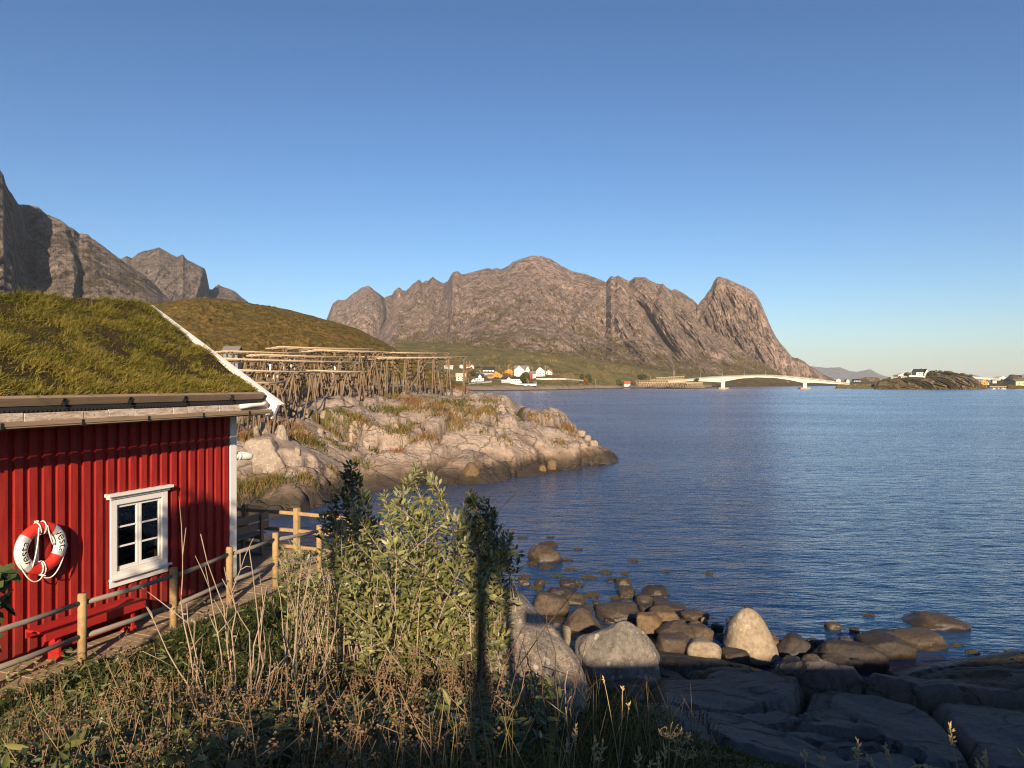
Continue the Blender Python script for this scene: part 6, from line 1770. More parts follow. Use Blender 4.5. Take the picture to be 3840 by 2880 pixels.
    o = np_mesh("dry_seed_heads", v.reshape(-1, 3), None, tr, M_BROWN, None, False); tag(o, "brown seed heads on the dry herbs of the bank", kind="stuff")
    # long dry straws
    x, y, z, edge = bank_positions(1100, -40, 7, 2.6, 9)
    xa = RNG.uniform(0.25, 1.35, 170); ya = RNG.uniform(4.2, 6.4, 170); x = np.append(x, xa); y = np.append(y, ya); z = np.append(z, ground(xa, ya))
    n = len(x); pos = np.stack([x, y, z], 1); lean = RNG.normal(size=(n, 3)) * 0.22; lean[:, 2] = 0
    o = grass_mesh("dry_straws", pos, RNG.uniform(0.3, 0.72, n) * (1 - 0.3 * sstep(1.0, 1.6, x)), 0.005, lean, np.clip(0.85 + 0.15 * RNG.normal(size=n), 0.5, 1), M_GR); tag(o, "long pale dry straws in the bank grass", kind="stuff")
build_bank()

# ---- single grass stalks at the bottom edge, their heads in the sun
def stalk(label, base, tip, Y, conv, head=0.10, kind="spike", bend=0.0, seed=0):
    rg = np.random.default_rng(seed + 50)
    bx, by = conv(*base); tx, ty = conv(*tip)
    b = P(bx, by, Y); q = P(tx, ty, Y); g = gz(b[0], b[1]); 
    b = b + (b - q) / (q[2] - b[2] + 1e-6) * (b[2] - (g - 0.03)) if q[2] > b[2] else b
    root = empty("grass_stalk", b, label, "grass stalk", "seeding grass stalks at the bottom edge")
    m = (b + q) / 2 + np.array([bend, 0, 0.0]); c = bez(b, m, q, 8)
    s = MB(); s.tube(list(c), list(np.linspace(0.0036, 0.0016, 8)), 5); s.build("stem", M_STRAW, root, smooth=True)
    h = MB(); dv = c[-1] - c[-2]; dv /= np.linalg.norm(dv)
    if kind == "spike":
        k = int(head / 0.0055)
        for i in range(k):
            f = i / k; p = q - dv * head * (1 - f) ; w = 0.0125 * (0.35 + math.sin(math.pi * min(1, f * 0.9 + 0.08)))
            o = rg.normal(size=3) * 0.003; e = p + dv * 0.018 + rg.normal(size=3) * w * 0.8
            h.tube([p + o, (p + e) / 2, e], [0.0012, w * 0.34, 0.0008], 5)
    else:
        for i in range(11):
            a = 2 * math.pi * i / 11; e = q + np.array([math.cos(a) * 0.05, math.sin(a) * 0.05, 0.035 + 0.02 * rg.random()])
            h.tube([q, e], [0.0012, 0.001], 4)
            for j in range(4): e2 = e + rg.normal(size=3) * 0.011; h.tube([e, e2], [0.001, 0.0022], 4)
    h.build("seed_head", M_STRAW, root, smooth=True)
def zs(x, y): return x * .14949 + 693.3, y * .14949 + 586.7
ST = [((1755, 1213), (1708, 912), 3.3, zs, 0.12, "tallest straw with a thick pale seed spike at the lower right"), ((1088, 1213), (1096, 1028), 3.2, zs, 0.10, "straw with a plump spike below the whale-backed boulder"), ((1318, 1213), (1284, 1052), 3.2, zs, 0.10, "straw with a spike, next right of the plump one"),
      ((745, 1213), (747, 1108), 3.1, zs, 0.05, "thin short straw below the bedrock cleft, bare at the tip"), ((862, 1213), (862, 1132), 3.1, zs, 0.04, "thinnest straw, just above the bottom edge"), ((1948, 1213), (1952, 1112), 3.1, zs, 0.06, "short spike last but one at the lower right"), ((1205, 1213), (1166, 1150), 3.1, zs, 0.05, "short straw bent to the left at the bottom edge"),
      ((1640, 1213), (1490, 1190), 3.1, zs, 0.07, "arching straw hanging over to the left at the bottom edge"), ((1925, 1213), (1908, 1178), 3.1, zs, 0.05, "stub of a spike at the very bottom edge on the right"), ((2212, 1140), (2190, 1118), 3.1, zs, 0.03, "spike tip entering at the right edge"),
      ((1180, 1659), (1208, 1420), 3.4, zt, 0.12, "cream spike standing left of a leaning one at the bottom centre"), ((1215, 1659), (1278, 1440), 3.4, zt, 0.10, "cream spike leaning right at the bottom centre"), ((1560, 1659), (1584, 1490), 3.3, zt, 0.12, "fattest cream spike at the bottom in front of the mossy rock"), ((1735, 1659), (1742, 1540), 3.3, zt, 0.09, "cream spike before the mossy rock, next right of the fattest"), ((1790, 1640), (1806, 1488), 3.4, zt, 0.07, "slender spike before the mossy rock, higher than its neighbour"), ((1670, 1659), (1690, 1605), 3.2, zt, 0.05, "low spike before the mossy rock near the frame's edge"),
      ((1400, 1659), (1280, 895), 4.2, zt, 0.03, "longest bare straw leaning left before the lichened boulder"), ((1420, 1300), (1443, 965), 4.4, zt, 0.03, "upright bare straw in front of the lichened boulder"), ((1465, 1300), (1495, 1118), 4.4, zt, 0.03, "short dark straw right of the upright bare one"), ((1005, 1659), (1045, 1290), 3.6, zt, 0.12, "cream spike leaning over the tuft below the outcrop"), ((900, 1659), (980, 1440), 3.5, zt, 0.07, "dim spike low under the outcrop")]
for i, (b_, t_, Y_, cv, hd, lab) in enumerate(ST): stalk(lab, b_, t_, Y_, cv, hd, seed=i, bend=0.02 if "arch" not in lab else -0.02)
stalk("dried umbel on a branching stem over the mossy rock", (1835, 1659), (1840, 1420), 3.5, zt, kind="umbel", seed=31)
stalk("dried umbel at the right side of the mossy rock", (1880, 1659), (1930, 1470), 3.5, zt, kind="umbel", seed=32)
stalk("dried umbel lowest beside the mossy rock", (1960, 1659), (1975, 1600), 3.4, zt, kind="umbel", seed=33)

# ---- tufts on the headland and reddish grass at the boulders
def tufts(name, label, cents, n, h, spread, stops):
    m = mat_grass(name + "_blades", stops, 0.3); PP, HH, TT = [], [], []
    for (x, y, s, t0) in cents:
        k = int(n * s * s); xx = x + RNG.normal(size=k) * spread * s * 1.5; yy = y + RNG.normal(size=k) * spread * s
        PP.append(np.stack([xx, yy, ground(xx, yy) - 0.03], 1)); HH.append(h * (0.5 + 0.5 * s) * RNG.uniform(0.45, 1.15, k)); TT.append(np.clip(t0 + 0.2 * RNG.normal(size=k), 0, 1))
    pos, hh, tt = np.concatenate(PP), np.concatenate(HH), np.concatenate(TT); k = len(pos)
    lean = RNG.normal(size=(k, 3)) * 0.25; lean[:, 2] = 0
    o = grass_mesh(name, pos, hh, np.clip(0.0009 * np.hypot(pos[:, 0], pos[:, 1]), 0.006, 0.05), lean, tt, m); tag(o, label, kind="stuff")
def z3b(x, y): return (800 + x * .49729) / 3.75, (1200 + y * .49729) / 3.75
HT = [(1350, 590, 1.3, .5), (1330, 690, 1.2, .3), (1420, 680, 1.2, .6), (1520, 660, 1.1, .75), (1490, 610, .9, .8), (1380, 560, .9, .65), (1690, 680, 1.5, .7), (1740, 620, 1.2, .4), (1840, 760, 1.3, .6), (1840, 830, 1.0, .6), (1580, 900, 1.2, .75), (1390, 870, 1.2, .5), (1440, 820, 1.0, .4), (1190, 670, .9, .3), (1000, 850, 1.3, .55), (1080, 800, 1.1, .6), (930, 850, 1.0, .3), (620, 900, 1.4, .75), (690, 930, 1.0, .4), (760, 950, .9, .3), (640, 850, 1.0, .8), (440, 800, .9, .8), (200, 900, 1.2, .75), (180, 850, 1.0, .7), (1020, 990, .6, .4), (1220, 1000, .6, .35), (1100, 1100, .8, .4), (900, 940, .6, .4), (2030, 750, 1.0, .7), (1960, 700, 1.1, .65), (2090, 640, 1.0, .5), (1910, 640, .8, .4), (1870, 530, 1.0, .85), (2040, 870, .5, .3), (2130, 800, .6, .6), (1620, 590, .6, .3), (250, 1280, 1.4, .5), (480, 1230, 1.0, .55), (420, 1250, 1.1, .5), (660, 1230, .8, .5), (180, 1320, 1.2, .5), (1390, 1010, .6, .9), (730, 1230, .6, .5), (890, 1180, .5, .5)]
cents = []
for x, y, s, t0 in HT:
    px, py = z3b(x, y); Y, z = hit(px, py); cents.append(((px - CX) / F * Y, Y + 0.3, s, t0))
for px, py, s, t0 in ((566, 428, .9, .8), (570, 434, .8, .7), (548, 421, .6, .7), (538, 421, .7, .75), (530, 418, .9, .8), (505, 440, .6, .5), (558, 445, .7, .6)):
    Y, z = hit(px, py); cents.append(((px - CX) / F * Y, Y + 0.2, s, t0))
tufts("headland_grass", "tufts of green and rust-coloured grass in the clefts of the headland rock", cents, 190, 0.62, 0.36, [(0.0, (0.05, 0.065, 0.014)), (0.4, (0.12, 0.12, 0.025)), (0.7, (0.28, 0.185, 0.07)), (1.0, (0.25, 0.10, 0.05))])
tufts("red_grass", "rust-red grass tuft at the foot of the lichened boulder", [(1.55, 9.6, .5, .5), (1.35, 9.2, .5, .5), (1.75, 9.0, .4, .5), (2.3, 8.2, .5, .2), (3.2, 8.0, .5, .2)], 260, 0.45, 0.3, [(0.0, (0.03, 0.03, 0.012)), (0.5, (0.13, 0.04, 0.02)), (1.0, (0.2, 0.07, 0.03))])

# ---- floating weed
def build_seaweed():
    m = plain("bladder_wrack", (0.085, 0.06, 0.016), 0.5, 0.4, vary=0.5, scale=9)
    v, q = [], []
    pat = [(790, 410, 95, 32, 1.0), (820, 560, 85, 48, 1.0), (700, 470, 90, 22, .8), (260, 410, 70, 40, 1.0), (640, 345, 80, 20, .7), (930, 370, 60, 28, .7), (1160, 272, 50, 20, .9), (1790, 378, 42, 16, .8), (700, 175, 70, 14, .5), (1010, 580, 60, 20, .7), (540, 400, 70, 22, .8), (470, 75, 60, 12, .4), (240, 80, 60, 12, .5), (800, 660, 60, 30, .9), (350, 500, 90, 30, .9), (450, 330, 90, 24, .8), (1430, 360, 40, 14, .4), (1380, 600, 50, 12, .5), (1100, 490, 50, 14, .5), (620, 265, 80, 14, .5), (330, 300, 70, 30, .9), (1090, 380, 40, 14, .6)]
    pz = [(1170, 190, 50, 12, .5), (1760, 395, 40, 10, .5), (1870, 440, 60, 16, .7), (1560, 540, 40, 10, .8), (2000, 520, 90, 16, 1.0), (1920, 545, 60, 12, 1.0), (2130, 440, 50, 20, .4)]
    for lst, cv in ((pat, lambda x, y: (x * .12055 + 493.3, y * .12055 + 528, .12055)), (pz, lambda x, y: (x * .14949 + 693.3, y * .14949 + 586.7, .14949))):
        for x, y, sx, sy, dn in lst:
            px, py, sc = cv(x, y); Y = EYE * F / (py - HY); c = np.array([(px - CX) / F * Y, Y])
            wx = sx * sc / F * Y * 0.5; wy = sy * sc / F * Y * 0.5 * Y / EYE
            for k in range(int(120 * dn)):
                a = c + RNG.normal(size=2) * (wx * 0.5, wy * 0.5); an = RNG.uniform(0, math.pi); L = RNG.uniform(0.08, 0.3); w = RNG.uniform(0.012, 0.035)
                d = np.array([math.cos(an), math.sin(an) * 0.7]) * L; s = np.array([-math.sin(an), math.cos(an)]) * w
                z = 0.012 + 0.012 * RNG.random(); i = len(v)
                v += [(*(a - d / 2 - s), z - 0.02), (*(a - d / 2 + s), z - 0.02), (*(a + s * 1.3), z + 0.012), (*(a - s * 1.3), z + 0.012), (*(a + d / 2 + s * .4), z - 0.015), (*(a + d / 2 - s * .4), z - 0.015)]
                q += [(i, i + 3, i + 2, i + 1), (i + 3, i + 5, i + 4, i + 2)]
    o = np_mesh("seaweed", np.array(v), np.array(q), None, m); tag(o, "yellow-brown seaweed floating in patches off the boulders", kind="stuff")
build_seaweed()
# ------------------------------------------------------------------ village, bridge, island
H_WHITE = plain("house_white", (0.64, 0.60, 0.53), 0.7, vary=0.05, scale=0.5)
H_CREAM = plain("house_cream", (0.62, 0.55, 0.42), 0.7, vary=0.06, scale=0.5)
H_ORANGE = plain("house_orange", (0.56, 0.22, 0.03), 0.7, vary=0.08, scale=0.5)
H_RED = plain("house_red", (0.42, 0.03, 0.025), 0.7, vary=0.08, scale=0.5)
H_GREY = plain("house_grey", (0.20, 0.19, 0.175), 0.8, vary=0.1, scale=0.5)
H_YEL = plain("house_yellow", (0.55, 0.42, 0.22), 0.7, vary=0.08, scale=0.5)
R_BLACK = plain("roof_black", (0.03, 0.03, 0.034), 0.7, vary=0.2, scale=1)
R_GREY = plain("roof_grey", (0.16, 0.145, 0.135), 0.8, vary=0.15, scale=1)
R_PALE = plain("roof_pale", (0.42, 0.38, 0.32), 0.8, vary=0.1, scale=1)
R_RED = plain("roof_red", (0.42, 0.085, 0.04), 0.8, vary=0.12, scale=1)
W_DARK = plain("house_window", (0.025, 0.028, 0.032), 0.2, 0.5, vary=0.2)
M_POLE = plain("pole_wood", (0.36, 0.30, 0.23), 0.85, vary=0.15, scale=1)
M_STEEL = plain("galvanised_steel", (0.5, 0.48, 0.44), 0.5, vary=0.08)
M_CONC = plain("bridge_concrete", (0.60, 0.55, 0.44), 0.8, vary=0.06, scale=0.15)
M_CONCD = plain("weathered_concrete", (0.36, 0.30, 0.23), 0.85, vary=0.15, scale=0.4)

def house(label, x0, x1, yt, yb, Y, wall, roof, kind="front", eave=0.55, wins=(2, 1), chim=False, depth=None, wing=None, ridge=0.5, cat="house", name="house", group=None, found=3.0, xs=None, rot=0.0):
    """x0..x1, yt..yb: where the photograph shows it; front: the gable looks this way, side: the long roof does"""
    w = (x1 - x0) / F * Y; h = (yb - yt) / F * Y; c = P((x0 + x1) / 2, yb, Y)
    dp = depth or (w * 1.25 if kind == "front" else w * 0.62)
    root = empty(name, c, label, cat, group)
    cr, sr = math.cos(rot), math.sin(rot)
    def g(x, y, z): return np.array([c[0] + x * cr - y * sr, Y + x * sr + y * cr, c[2] + z])
    he = h * eave; o = min(0.5, 0.06 * w)
    b = MB(); b.obox(g(-w / 2 + o, 0, -found), g(w / 2 - o, 0, 0) - g(-w / 2 + o, 0, 0), g(0, dp, 0) - g(0, 0, 0), (0, 0, he + found))
    t = 0.25
    if kind == "front":
        rx = -w / 2 + w * ridge
        b.prism([g(-w / 2 + o, 0, he), g(w / 2 - o, 0, he), g(rx, 0, h - 0.05)], g(0, dp, 0) - g(0, 0, 0)); b.build("wall", wall, root)
        r = MB(); ov = 0.4
        for sx in (-1, 1):
            e = g(sx * w / 2, -ov, he - 0.12); k = g(rx, -ov, h) - e
            r.obox(e, k, g(0, dp + 2 * ov, 0) - g(0, 0, 0), (0, 0, t))
        rf = r.build("roof", roof, root)
    else:
        b.prism([g(-w / 2 + o, 0, he), g(-w / 2 + o, dp, he), g(-w / 2 + o, dp / 2, h - 0.05)], g(w - 2 * o, 0, 0) - g(0, 0, 0)); b.build("wall", wall, root)
        r = MB(); ov = 0.4
        for y0, y1 in ((-ov, dp / 2), (dp + ov, dp / 2)):
            e = g(-w / 2 - 0.1, y0, he - 0.12); k = g(-w / 2 - 0.1, y1, h) - e
            r.obox(e, k, g(w + 0.2, 0, 0) - g(0, 0, 0), (0, 0, t))
        rf = r.build("roof", roof, root)
    if chim:
        m = MB(); q = g(w * 0.1, dp * 0.5, h - 0.5); m.box(q[0] - 0.4, q[0] + 0.4, q[1] - 0.4, q[1] + 0.4, q[2], q[2] + 1.7); m.build("chimney", R_GREY, rf)
    nc, nr = wins
    for j in range(nr):
        for i in range(nc):
            x = (xs[i] if xs else ((i + 0.5) / nc - 0.5) * 0.8) * w; z = he * (j + 0.5) / nr if kind != "front" or nr < 2 or j < nr - 1 else he * 0.98
            ww, wh = min(1.1, w * 0.11), min(1.25, he * 0.36 / max(nr, 1) + 0.3)
            m = MB(); a = g(x - ww / 2, -0.07, z - wh / 2); m.obox(a, g(ww, 0, 0) - g(0, 0, 0), g(0, 0.1, 0) - g(0, 0, 0), (0, 0, wh)); wn_ = m.build("window", W_DARK, root)
    return root, g, w, h
def annex(root, g, xa, xb, z0, z1, zr, y0, dp, wall, roof, front=True, nm="annex"):
    """a lower wing or dormer with its own gable"""
    b = MB(); dx = g(xb, 0, 0) - g(xa, 0, 0); dy = g(0, dp, 0) - g(0, 0, 0)
    b.obox(g(xa, y0, z0), dx, dy, (0, 0, z1 - z0)); xm = (xa + xb) / 2
    if front: b.prism([g(xa, y0, z1), g(xb, y0, z1), g(xm, y0, zr)], dy)
    else: b.prism([g(xa, y0, z1), g(xa, y0 + dp, z1), g(xa, y0 + dp / 2, zr)], dx)
    a = b.build(nm, wall, root); r = MB()
    if front:
        for s, xe in ((-1, xa), (1, xb)):
            e = g(xe + s * 0.25, y0 - 0.3, z1 - 0.1); r.obox(e, g(xm, y0 - 0.3, zr) - e, g(0, dp + 0.5, 0) - g(0, 0, 0), (0, 0, 0.2))
    else:
        for ya in (y0 - 0.3, y0 + dp + 0.3):
            e = g(xa - 0.2, ya, z1 - 0.1); r.obox(e, g(xa - 0.2, y0 + dp / 2, zr) - e, g(xb - xa + 0.4, 0, 0) - g(0, 0, 0), (0, 0, 0.2))
    r.build("roof", roof, a); return a
def za(x, y): return x * .05063 + 453.3, y * .05063 + 360.0
def zA(x0, x1, yt, yb): return (x0 * .05063 + 453.3, x1 * .05063 + 453.3, yt * .05063 + 360, yb * .05063 + 360)
VG = "houses of the village across the bay"
house("cream house with a pale roof behind the end posts of the racks", *zA(45, 245, 262, 405), 760, H_CREAM, R_PALE, "side", 0.55, (2, 2), group=VG)
house("small white house highest on the left, half hidden by trees", *zA(120, 198, 88, 152), 900, H_WHITE, R_PALE, "front", 0.5, (1, 1), group=VG)
r, g, w, h = house("white house with a red roof and pale gable high on the left", *zA(248, 412, 96, 172), 900, H_WHITE, R_RED, "side", 0.5, (2, 1), group=VG, chim=True)
annex(r, g, w * 0.02, w * 0.48, 0, h * 0.5, h * 0.98, -1.5, 5, H_WHITE, H_WHITE)
house("tiny white shed between the red-roofed house and the dark-roofed one", *zA(508, 550, 120, 162), 920, H_WHITE, R_PALE, "front", 0.55, (1, 1), group=VG)
r, g, w, h = house("white house with a wide low black roof above the orange house", *zA(575, 812, 138, 242), 880, H_WHITE, R_BLACK, "side", 0.42, (3, 1), group=VG)
r, g, w, h = house("white house with a steep black roof and a white dormer gable", *zA(430, 612, 278, 430), 760, H_WHITE, R_BLACK, "side", 0.5, (3, 1), group=VG)
annex(r, g, -w * 0.15, w * 0.2, h * 0.45, h * 0.68, h * 0.97, -0.4, 3.2, H_WHITE, R_BLACK, nm="dormer")
house("small white gabled garage beside the house with the dormer", *zA(352, 442, 374, 450), 752, H_WHITE, R_PALE, "front", 0.5, (1, 1), group=VG, cat="garage")
house("long beige low building behind the orange house", *zA(578, 795, 258, 342), 830, H_CREAM, R_PALE, "side", 0.5, (4, 1), group=VG)
r, g, w, h = house("big orange house with black roof, balcony and low orange wings", *zA(770, 975, 218, 372), 800, H_ORANGE, R_BLACK, "front", 0.5, (3, 2), group=VG, ridge=0.32)
annex(r, g, -w * 0.95, -w * 0.42, 0, h * 0.3, h * 0.55, -1.0, 8, H_ORANGE, R_GREY, False, "wing")
annex(r, g, -w * 0.45, w * 0.05, 0, h * 0.36, h * 0.58, -2.5, 5, H_ORANGE, R_GREY, True, "porch")
b = MB(); b.obox(g(-w * 0.9, -4, -1.5), g(w * 1.5, 0, 0) - g(0, 0, 0), g(0, 0.3, 0) - g(0, 0, 0), (0, 0, 1.5 + h * 0.16)); b.build("veranda", H_ORANGE, r)
r, g, w, h = house("second orange house, farther back, with two balcony decks", *zA(1010, 1215, 172, 292), 850, H_ORANGE, R_BLACK, "front", 0.5, (3, 2), group=VG, ridge=0.42)
for z in (0.22, 0.52):
    b = MB(); b.obox(g(-w * 0.5, -1.6, h * z), g(w * 1.0, 0, 0) - g(0, 0, 0), g(0, 1.5, 0) - g(0, 0, 0), (0, 0, 0.9)); b.build("balcony", H_ORANGE, r)
r, g, w, h = house("largest white house of the village with several grey-roofed gables", *zA(1200, 1500, 110, 310), 830, H_WHITE, R_GREY, "side", 0.5, (5, 2), group=VG)
annex(r, g, -w * 0.5, w * 0.16, 0, h * 0.55, h * 1.0, -2, 9, H_WHITE, R_GREY, nm="gable_wing"); annex(r, g, w * 0.27, w * 0.52, h * 0.3, h * 0.62, h * 0.93, -1, 6, H_WHITE, R_GREY, nm="gable_wing")
annex(r, g, -w * 0.38, -w * 0.05, -1, h * 0.36, h * 0.6, -6, 5, H_WHITE, R_BLACK, nm="porch")
r, g, w, h = house("red house with a white half under one dark roof", *zA(1498, 1632, 226, 372), 795, H_RED, R_GREY, "side", 0.66, (2, 1), group=VG)
b = MB(); b.obox(g(0.04 * w, -0.3, -2), g(w * 0.44, 0, 0) - g(0, 0, 0), g(0, 4, 0) - g(0, 0, 0), (0, 0, 2 + h * 0.62)); b.build("white_extension", H_WHITE, r)
house("tall white house with a dark gable roof right of the red house", *zA(1625, 1822, 140, 316), 820, H_WHITE, R_GREY, "front", 0.56, (3, 3), group=VG, ridge=0.42)
r, g, w, h = house("white house with a red roof, last on the right of the village", *zA(1820, 1958, 188, 288), 840, H_WHITE, R_RED, "front", 0.45, (2, 1), group=VG, ridge=0.35, chim=True)
annex(r, g, w * 0.1, w * 0.5, 0, h * 0.52, h * 0.98, 2.5, 6, H_WHITE, R_RED, False, "wing")
r, g, w, h = house("long low white house with black roof nearest the water", *zA(1085, 1366, 334, 448), 745, H_WHITE, R_BLACK, "side", 0.66, (5, 1), group=VG)
annex(r, g, -w * 0.98, -w * 0.45, -0.6, h * 0.55, h * 0.95, 0.5, 7, H_WHITE, R_BLACK, False, "wing"); annex(r, g, -w * 0.6, -w * 0.3, -0.6, h * 0.62, h * 0.98, -1.5, 6, H_WHITE, R_BLACK, True, "gable_wing")
def z4(x0, x1, yt, yb): return (x0 * .13261 + 426.67, x1 * .13261 + 426.67, yt * .13261 + 333.33, yb * .13261 + 333.33)
house("white boathouse with a bright red roof at the root of the rack peninsula", *z4(1488, 1539, 363, 399), 1035, H_WHITE, R_RED, "side", 0.5, (1, 1), group=VG, cat="boathouse", found=0.6)
house("low white shed by the trees between village and red-roofed boathouse", *z4(1143, 1186, 354, 377), 935, H_WHITE, R_PALE, "side", 0.5, (2, 1), group=VG, cat="shed")
house("white house low among the trees left of the village", *z4(132, 200, 240, 268), 880, H_WHITE, R_PALE, "side", 0.5, (3, 1), group=VG)
# houses that show through the racks
def zr5(x0, x1, yt, yb): return (x0 * .0602773 + 218.667, x1 * .0602773 + 218.667, yt * .0602773 + 338.667, yb * .0602773 + 338.667)
RG = "houses behind the drying racks"
house("grey roofed house half hidden behind the white bargeboard", *zr5(60, 335, 138, 330), 150, H_GREY, R_GREY, "side", 0.6, (2, 1), group=RG)
house("white house low behind the third-tier rack", *zr5(930, 1290, 265, 370), 145, H_WHITE, R_BLACK, "side", 0.55, (4, 1), group=RG)
house("white gabled house glimpsed between rack legs under the roof slope", *zr5(760, 990, 400, 520), 135, H_WHITE, R_BLACK, "front", 0.7, (2, 1), group=RG)
house("white house seen between the long legs in the middle of the racks", *zr5(1830, 2010, 440, 650), 125, H_WHITE, R_BLACK, "front", 0.7, (2, 2), group=RG)
house("dark brown low house under the nearest racks", *zr5(990, 1330, 560, 690), 112, plain("house_brown", (0.09, 0.055, 0.045), 0.8), R_GREY, "side", 0.8, (2, 1), group=RG)

def pole(label, conv, x, yt, yb, Y, arm=0, r=0.17, name="utility_pole", cat="utility pole", group="poles of the village", mat=None):
    a = P(*conv(x, yb), Y); t = P(*conv(x, yt), Y)
    root = empty(name, a, label, cat, group)
    b = MB(); b.tube([a - (0, 0, 3), t], [r, r * 0.75], 6); b.build("pole", mat or M_POLE, root, smooth=True)
    b = MB()
    if arm: b.tube([t - (0, 0, 0.1), t + (arm * 0.5, 0, 0.25), t + (arm, 0, 0.2)], r * 0.6, 5); b.box(t[0] + arm - 0.35, t[0] + arm + 0.35, t[1] - 0.2, t[1] + 0.2, t[2] + 0.05, t[2] + 0.28); b.build("lamp_arm", M_STEEL, root)
    else: b.tube([t + (-0.9, 0, -0.5), t + (0.9, 0, -0.5)], r * 0.5, 5); b.build("crossarm", M_POLE, root)
def zn(x, y): return x * .05063 + 453.3, y * .05063 + 360.0
for lab, x, yt, yb, Y, arm in [("tall pole left of the red-roofed house high on the left", 265, 30, 150, 880, 0), ("tall pole right above the red-roofed house high on the left", 321, 24, 110, 905, 0), ("pole standing right of the cream house", 262, 225, 402, 755, 0), ("street lamp behind the house with the dormer, arm to the left", 540, 207, 282, 790, -1.6), ("street lamp left of the house with the dormer, arm to the right", 450, 245, 285, 790, 1.8), ("pole on the skyline between dark-roofed and orange house", 917, 98, 208, 880, 0),
      ("pole at the right corner of the big orange house", 978, 238, 350, 780, 0), ("left pole of the pair above the second orange house", 1079, 112, 185, 875, 0), ("right pole of the pair above the second orange house, the taller", 1093, 105, 185, 876, 0), ("tall pale pole before the largest white house", 1145, 148, 362, 748, 0), ("pole in front of the red house", 1567, 152, 365, 780, 0), ("left pole of the pair beside the tall white house", 1811, 110, 312, 812, 0), ("right pole of the pair beside the tall white house", 1821, 112, 312, 815, 0), ("short pole before the last red roof of the village", 1866, 138, 195, 835, 0),
      ("street lamp beside the road nearest the headland, arm to the left", 305, 362, 520, 690, -1.5), ("plain post at the shore road below the garage", 482, 402, 542, 690, 0), ("tall post on the grassy shore below the orange house", 743, 348, 515, 705, 0), ("left of two short posts in the white-walled garden", 1457, 384, 445, 735, 0), ("right of two short posts in the white-walled garden", 1485, 402, 462, 732, 0), ("short post before the cream house", 182, 395, 445, 740, 0)]:
    pole(lab, zn, x, yt, yb, Y, arm, name="utility_pole" if not arm else "street_lamp", cat="utility pole" if not arm else "street lamp")
def zn4(x, y): return x * .13261 + 426.67, y * .13261 + 333.33
for lab, x, yt, yb, Y, arm in [("street lamp on the slope right of the village", 1104, 307, 345, 860, -1.6), ("pole at the low white shed", 1139, 335, 365, 930, 0), ("pole on the bare shore between shed and boathouse", 1275, 348, 402, 930, 0), ("pole on the far road left of the boathouse", 1356, 335, 362, 1150, 0), ("pole in the trees behind the boathouse", 1688, 313, 350, 1090, 0), ("left mast of the pair above the peninsula racks", 1862, 278, 332, 1010, 0), ("right mast of the pair above the peninsula racks", 1868, 285, 332, 1012, 0)]:
    pole(lab, zn4, x, yt, yb, Y, arm, r=0.22, name="utility_pole" if not arm else "street_lamp", cat="utility pole" if not arm else "street lamp")

def wall_line(label, pts, h, th, mat, cat="wall", name="garden_wall", low=0.5):
    pts = [np.asarray(p, float) for p in pts]
    root = empty(name, pts[0], label, cat); b = MB()
    for p, q in zip(pts[:-1], pts[1:]):
        d = q - p; s = np.array([-d[1], d[0], 0]) / (np.linalg.norm(d[:2]) + 1e-9) * th
        b.obox(p - (0, 0, low), d, s, (0, 0, low + h))
    b.build("wall_face", mat, root)
    c = MB()
    for p, q in zip(pts[:-1], pts[1:]):
        d = q - p; s = np.array([-d[1], d[0], 0]) / (np.linalg.norm(d[:2]) + 1e-9) * (th + 0.1)
        c.obox(p + (0, 0, h + 0.003) - s * 0.05, d, s, (0, 0, 0.12))
    c.build("coping", mat, root)
wall_line("white garden wall round the terrace above the village shore", [P(*zn(950, 432), 735), P(*zn(1130, 462), 722), P(*zn(1300, 493), 716), P(*zn(1640, 490), 716), P(*zn(1648, 455), 730), P(*zn(1590, 430), 745)], 1.0, 0.4, H_WHITE, low=1.0)
wall_line("long white fence on the grassy slope right of the village", [P(*zn(1640, 380), 772), P(*zn(1950, 380), 772), P(*zn(2230, 380), 790), P(583, 380.6, 900)], 0.9, 0.2, H_WHITE, "fence", "white_fence")
wall_line("steel guard rail along the shore road below the orange house", [P(*zn(320, 480), 690), P(*zn(560, 452), 720), P(*zn(760, 432), 740)], 0.9, 0.15, M_STEEL, "guard rail", "guard_rail")
# the shore road
def road():
    pts = [P(*zn(250, 470), 705), P(*zn(420, 462), 722), P(*zn(600, 436), 742), P(*zn(800, 398), 775), P(*zn(960, 385), 778)]
    v = []
    for i, p in enumerate(pts):
        d = pts[min(i + 1, len(pts) - 1)] - pts[max(i - 1, 0)]; s = np.array([-d[1], d[0], 0]); s /= np.linalg.norm(s); v += [p + s * 3.5, p - s * 3.5]
    v = [q + (0, 0, 0.5) for q in v]; n = len(v)
    v2 = [q - np.array([0, 0, 3.0]) for q in v]
    f = [(2 * i, 2 * i + 1, 2 * i + 3, 2 * i + 2) for i in range(len(pts) - 1)] + [(2 * i + 1, 2 * i + 1 + n, 2 * i + 3 + n, 2 * i + 3) for i in range(len(pts) - 1)] + [(2 * i + n, 2 * i, 2 * i + 2, 2 * i + 2 + n) for i in range(len(pts) - 1)]
    b = MB(); b.add(v + v2, f); o = b.build("road", plain("road_asphalt", (0.12, 0.11, 0.10), 0.9, vary=0.1, scale=0.3)); tag(o, kind="structure")
road()

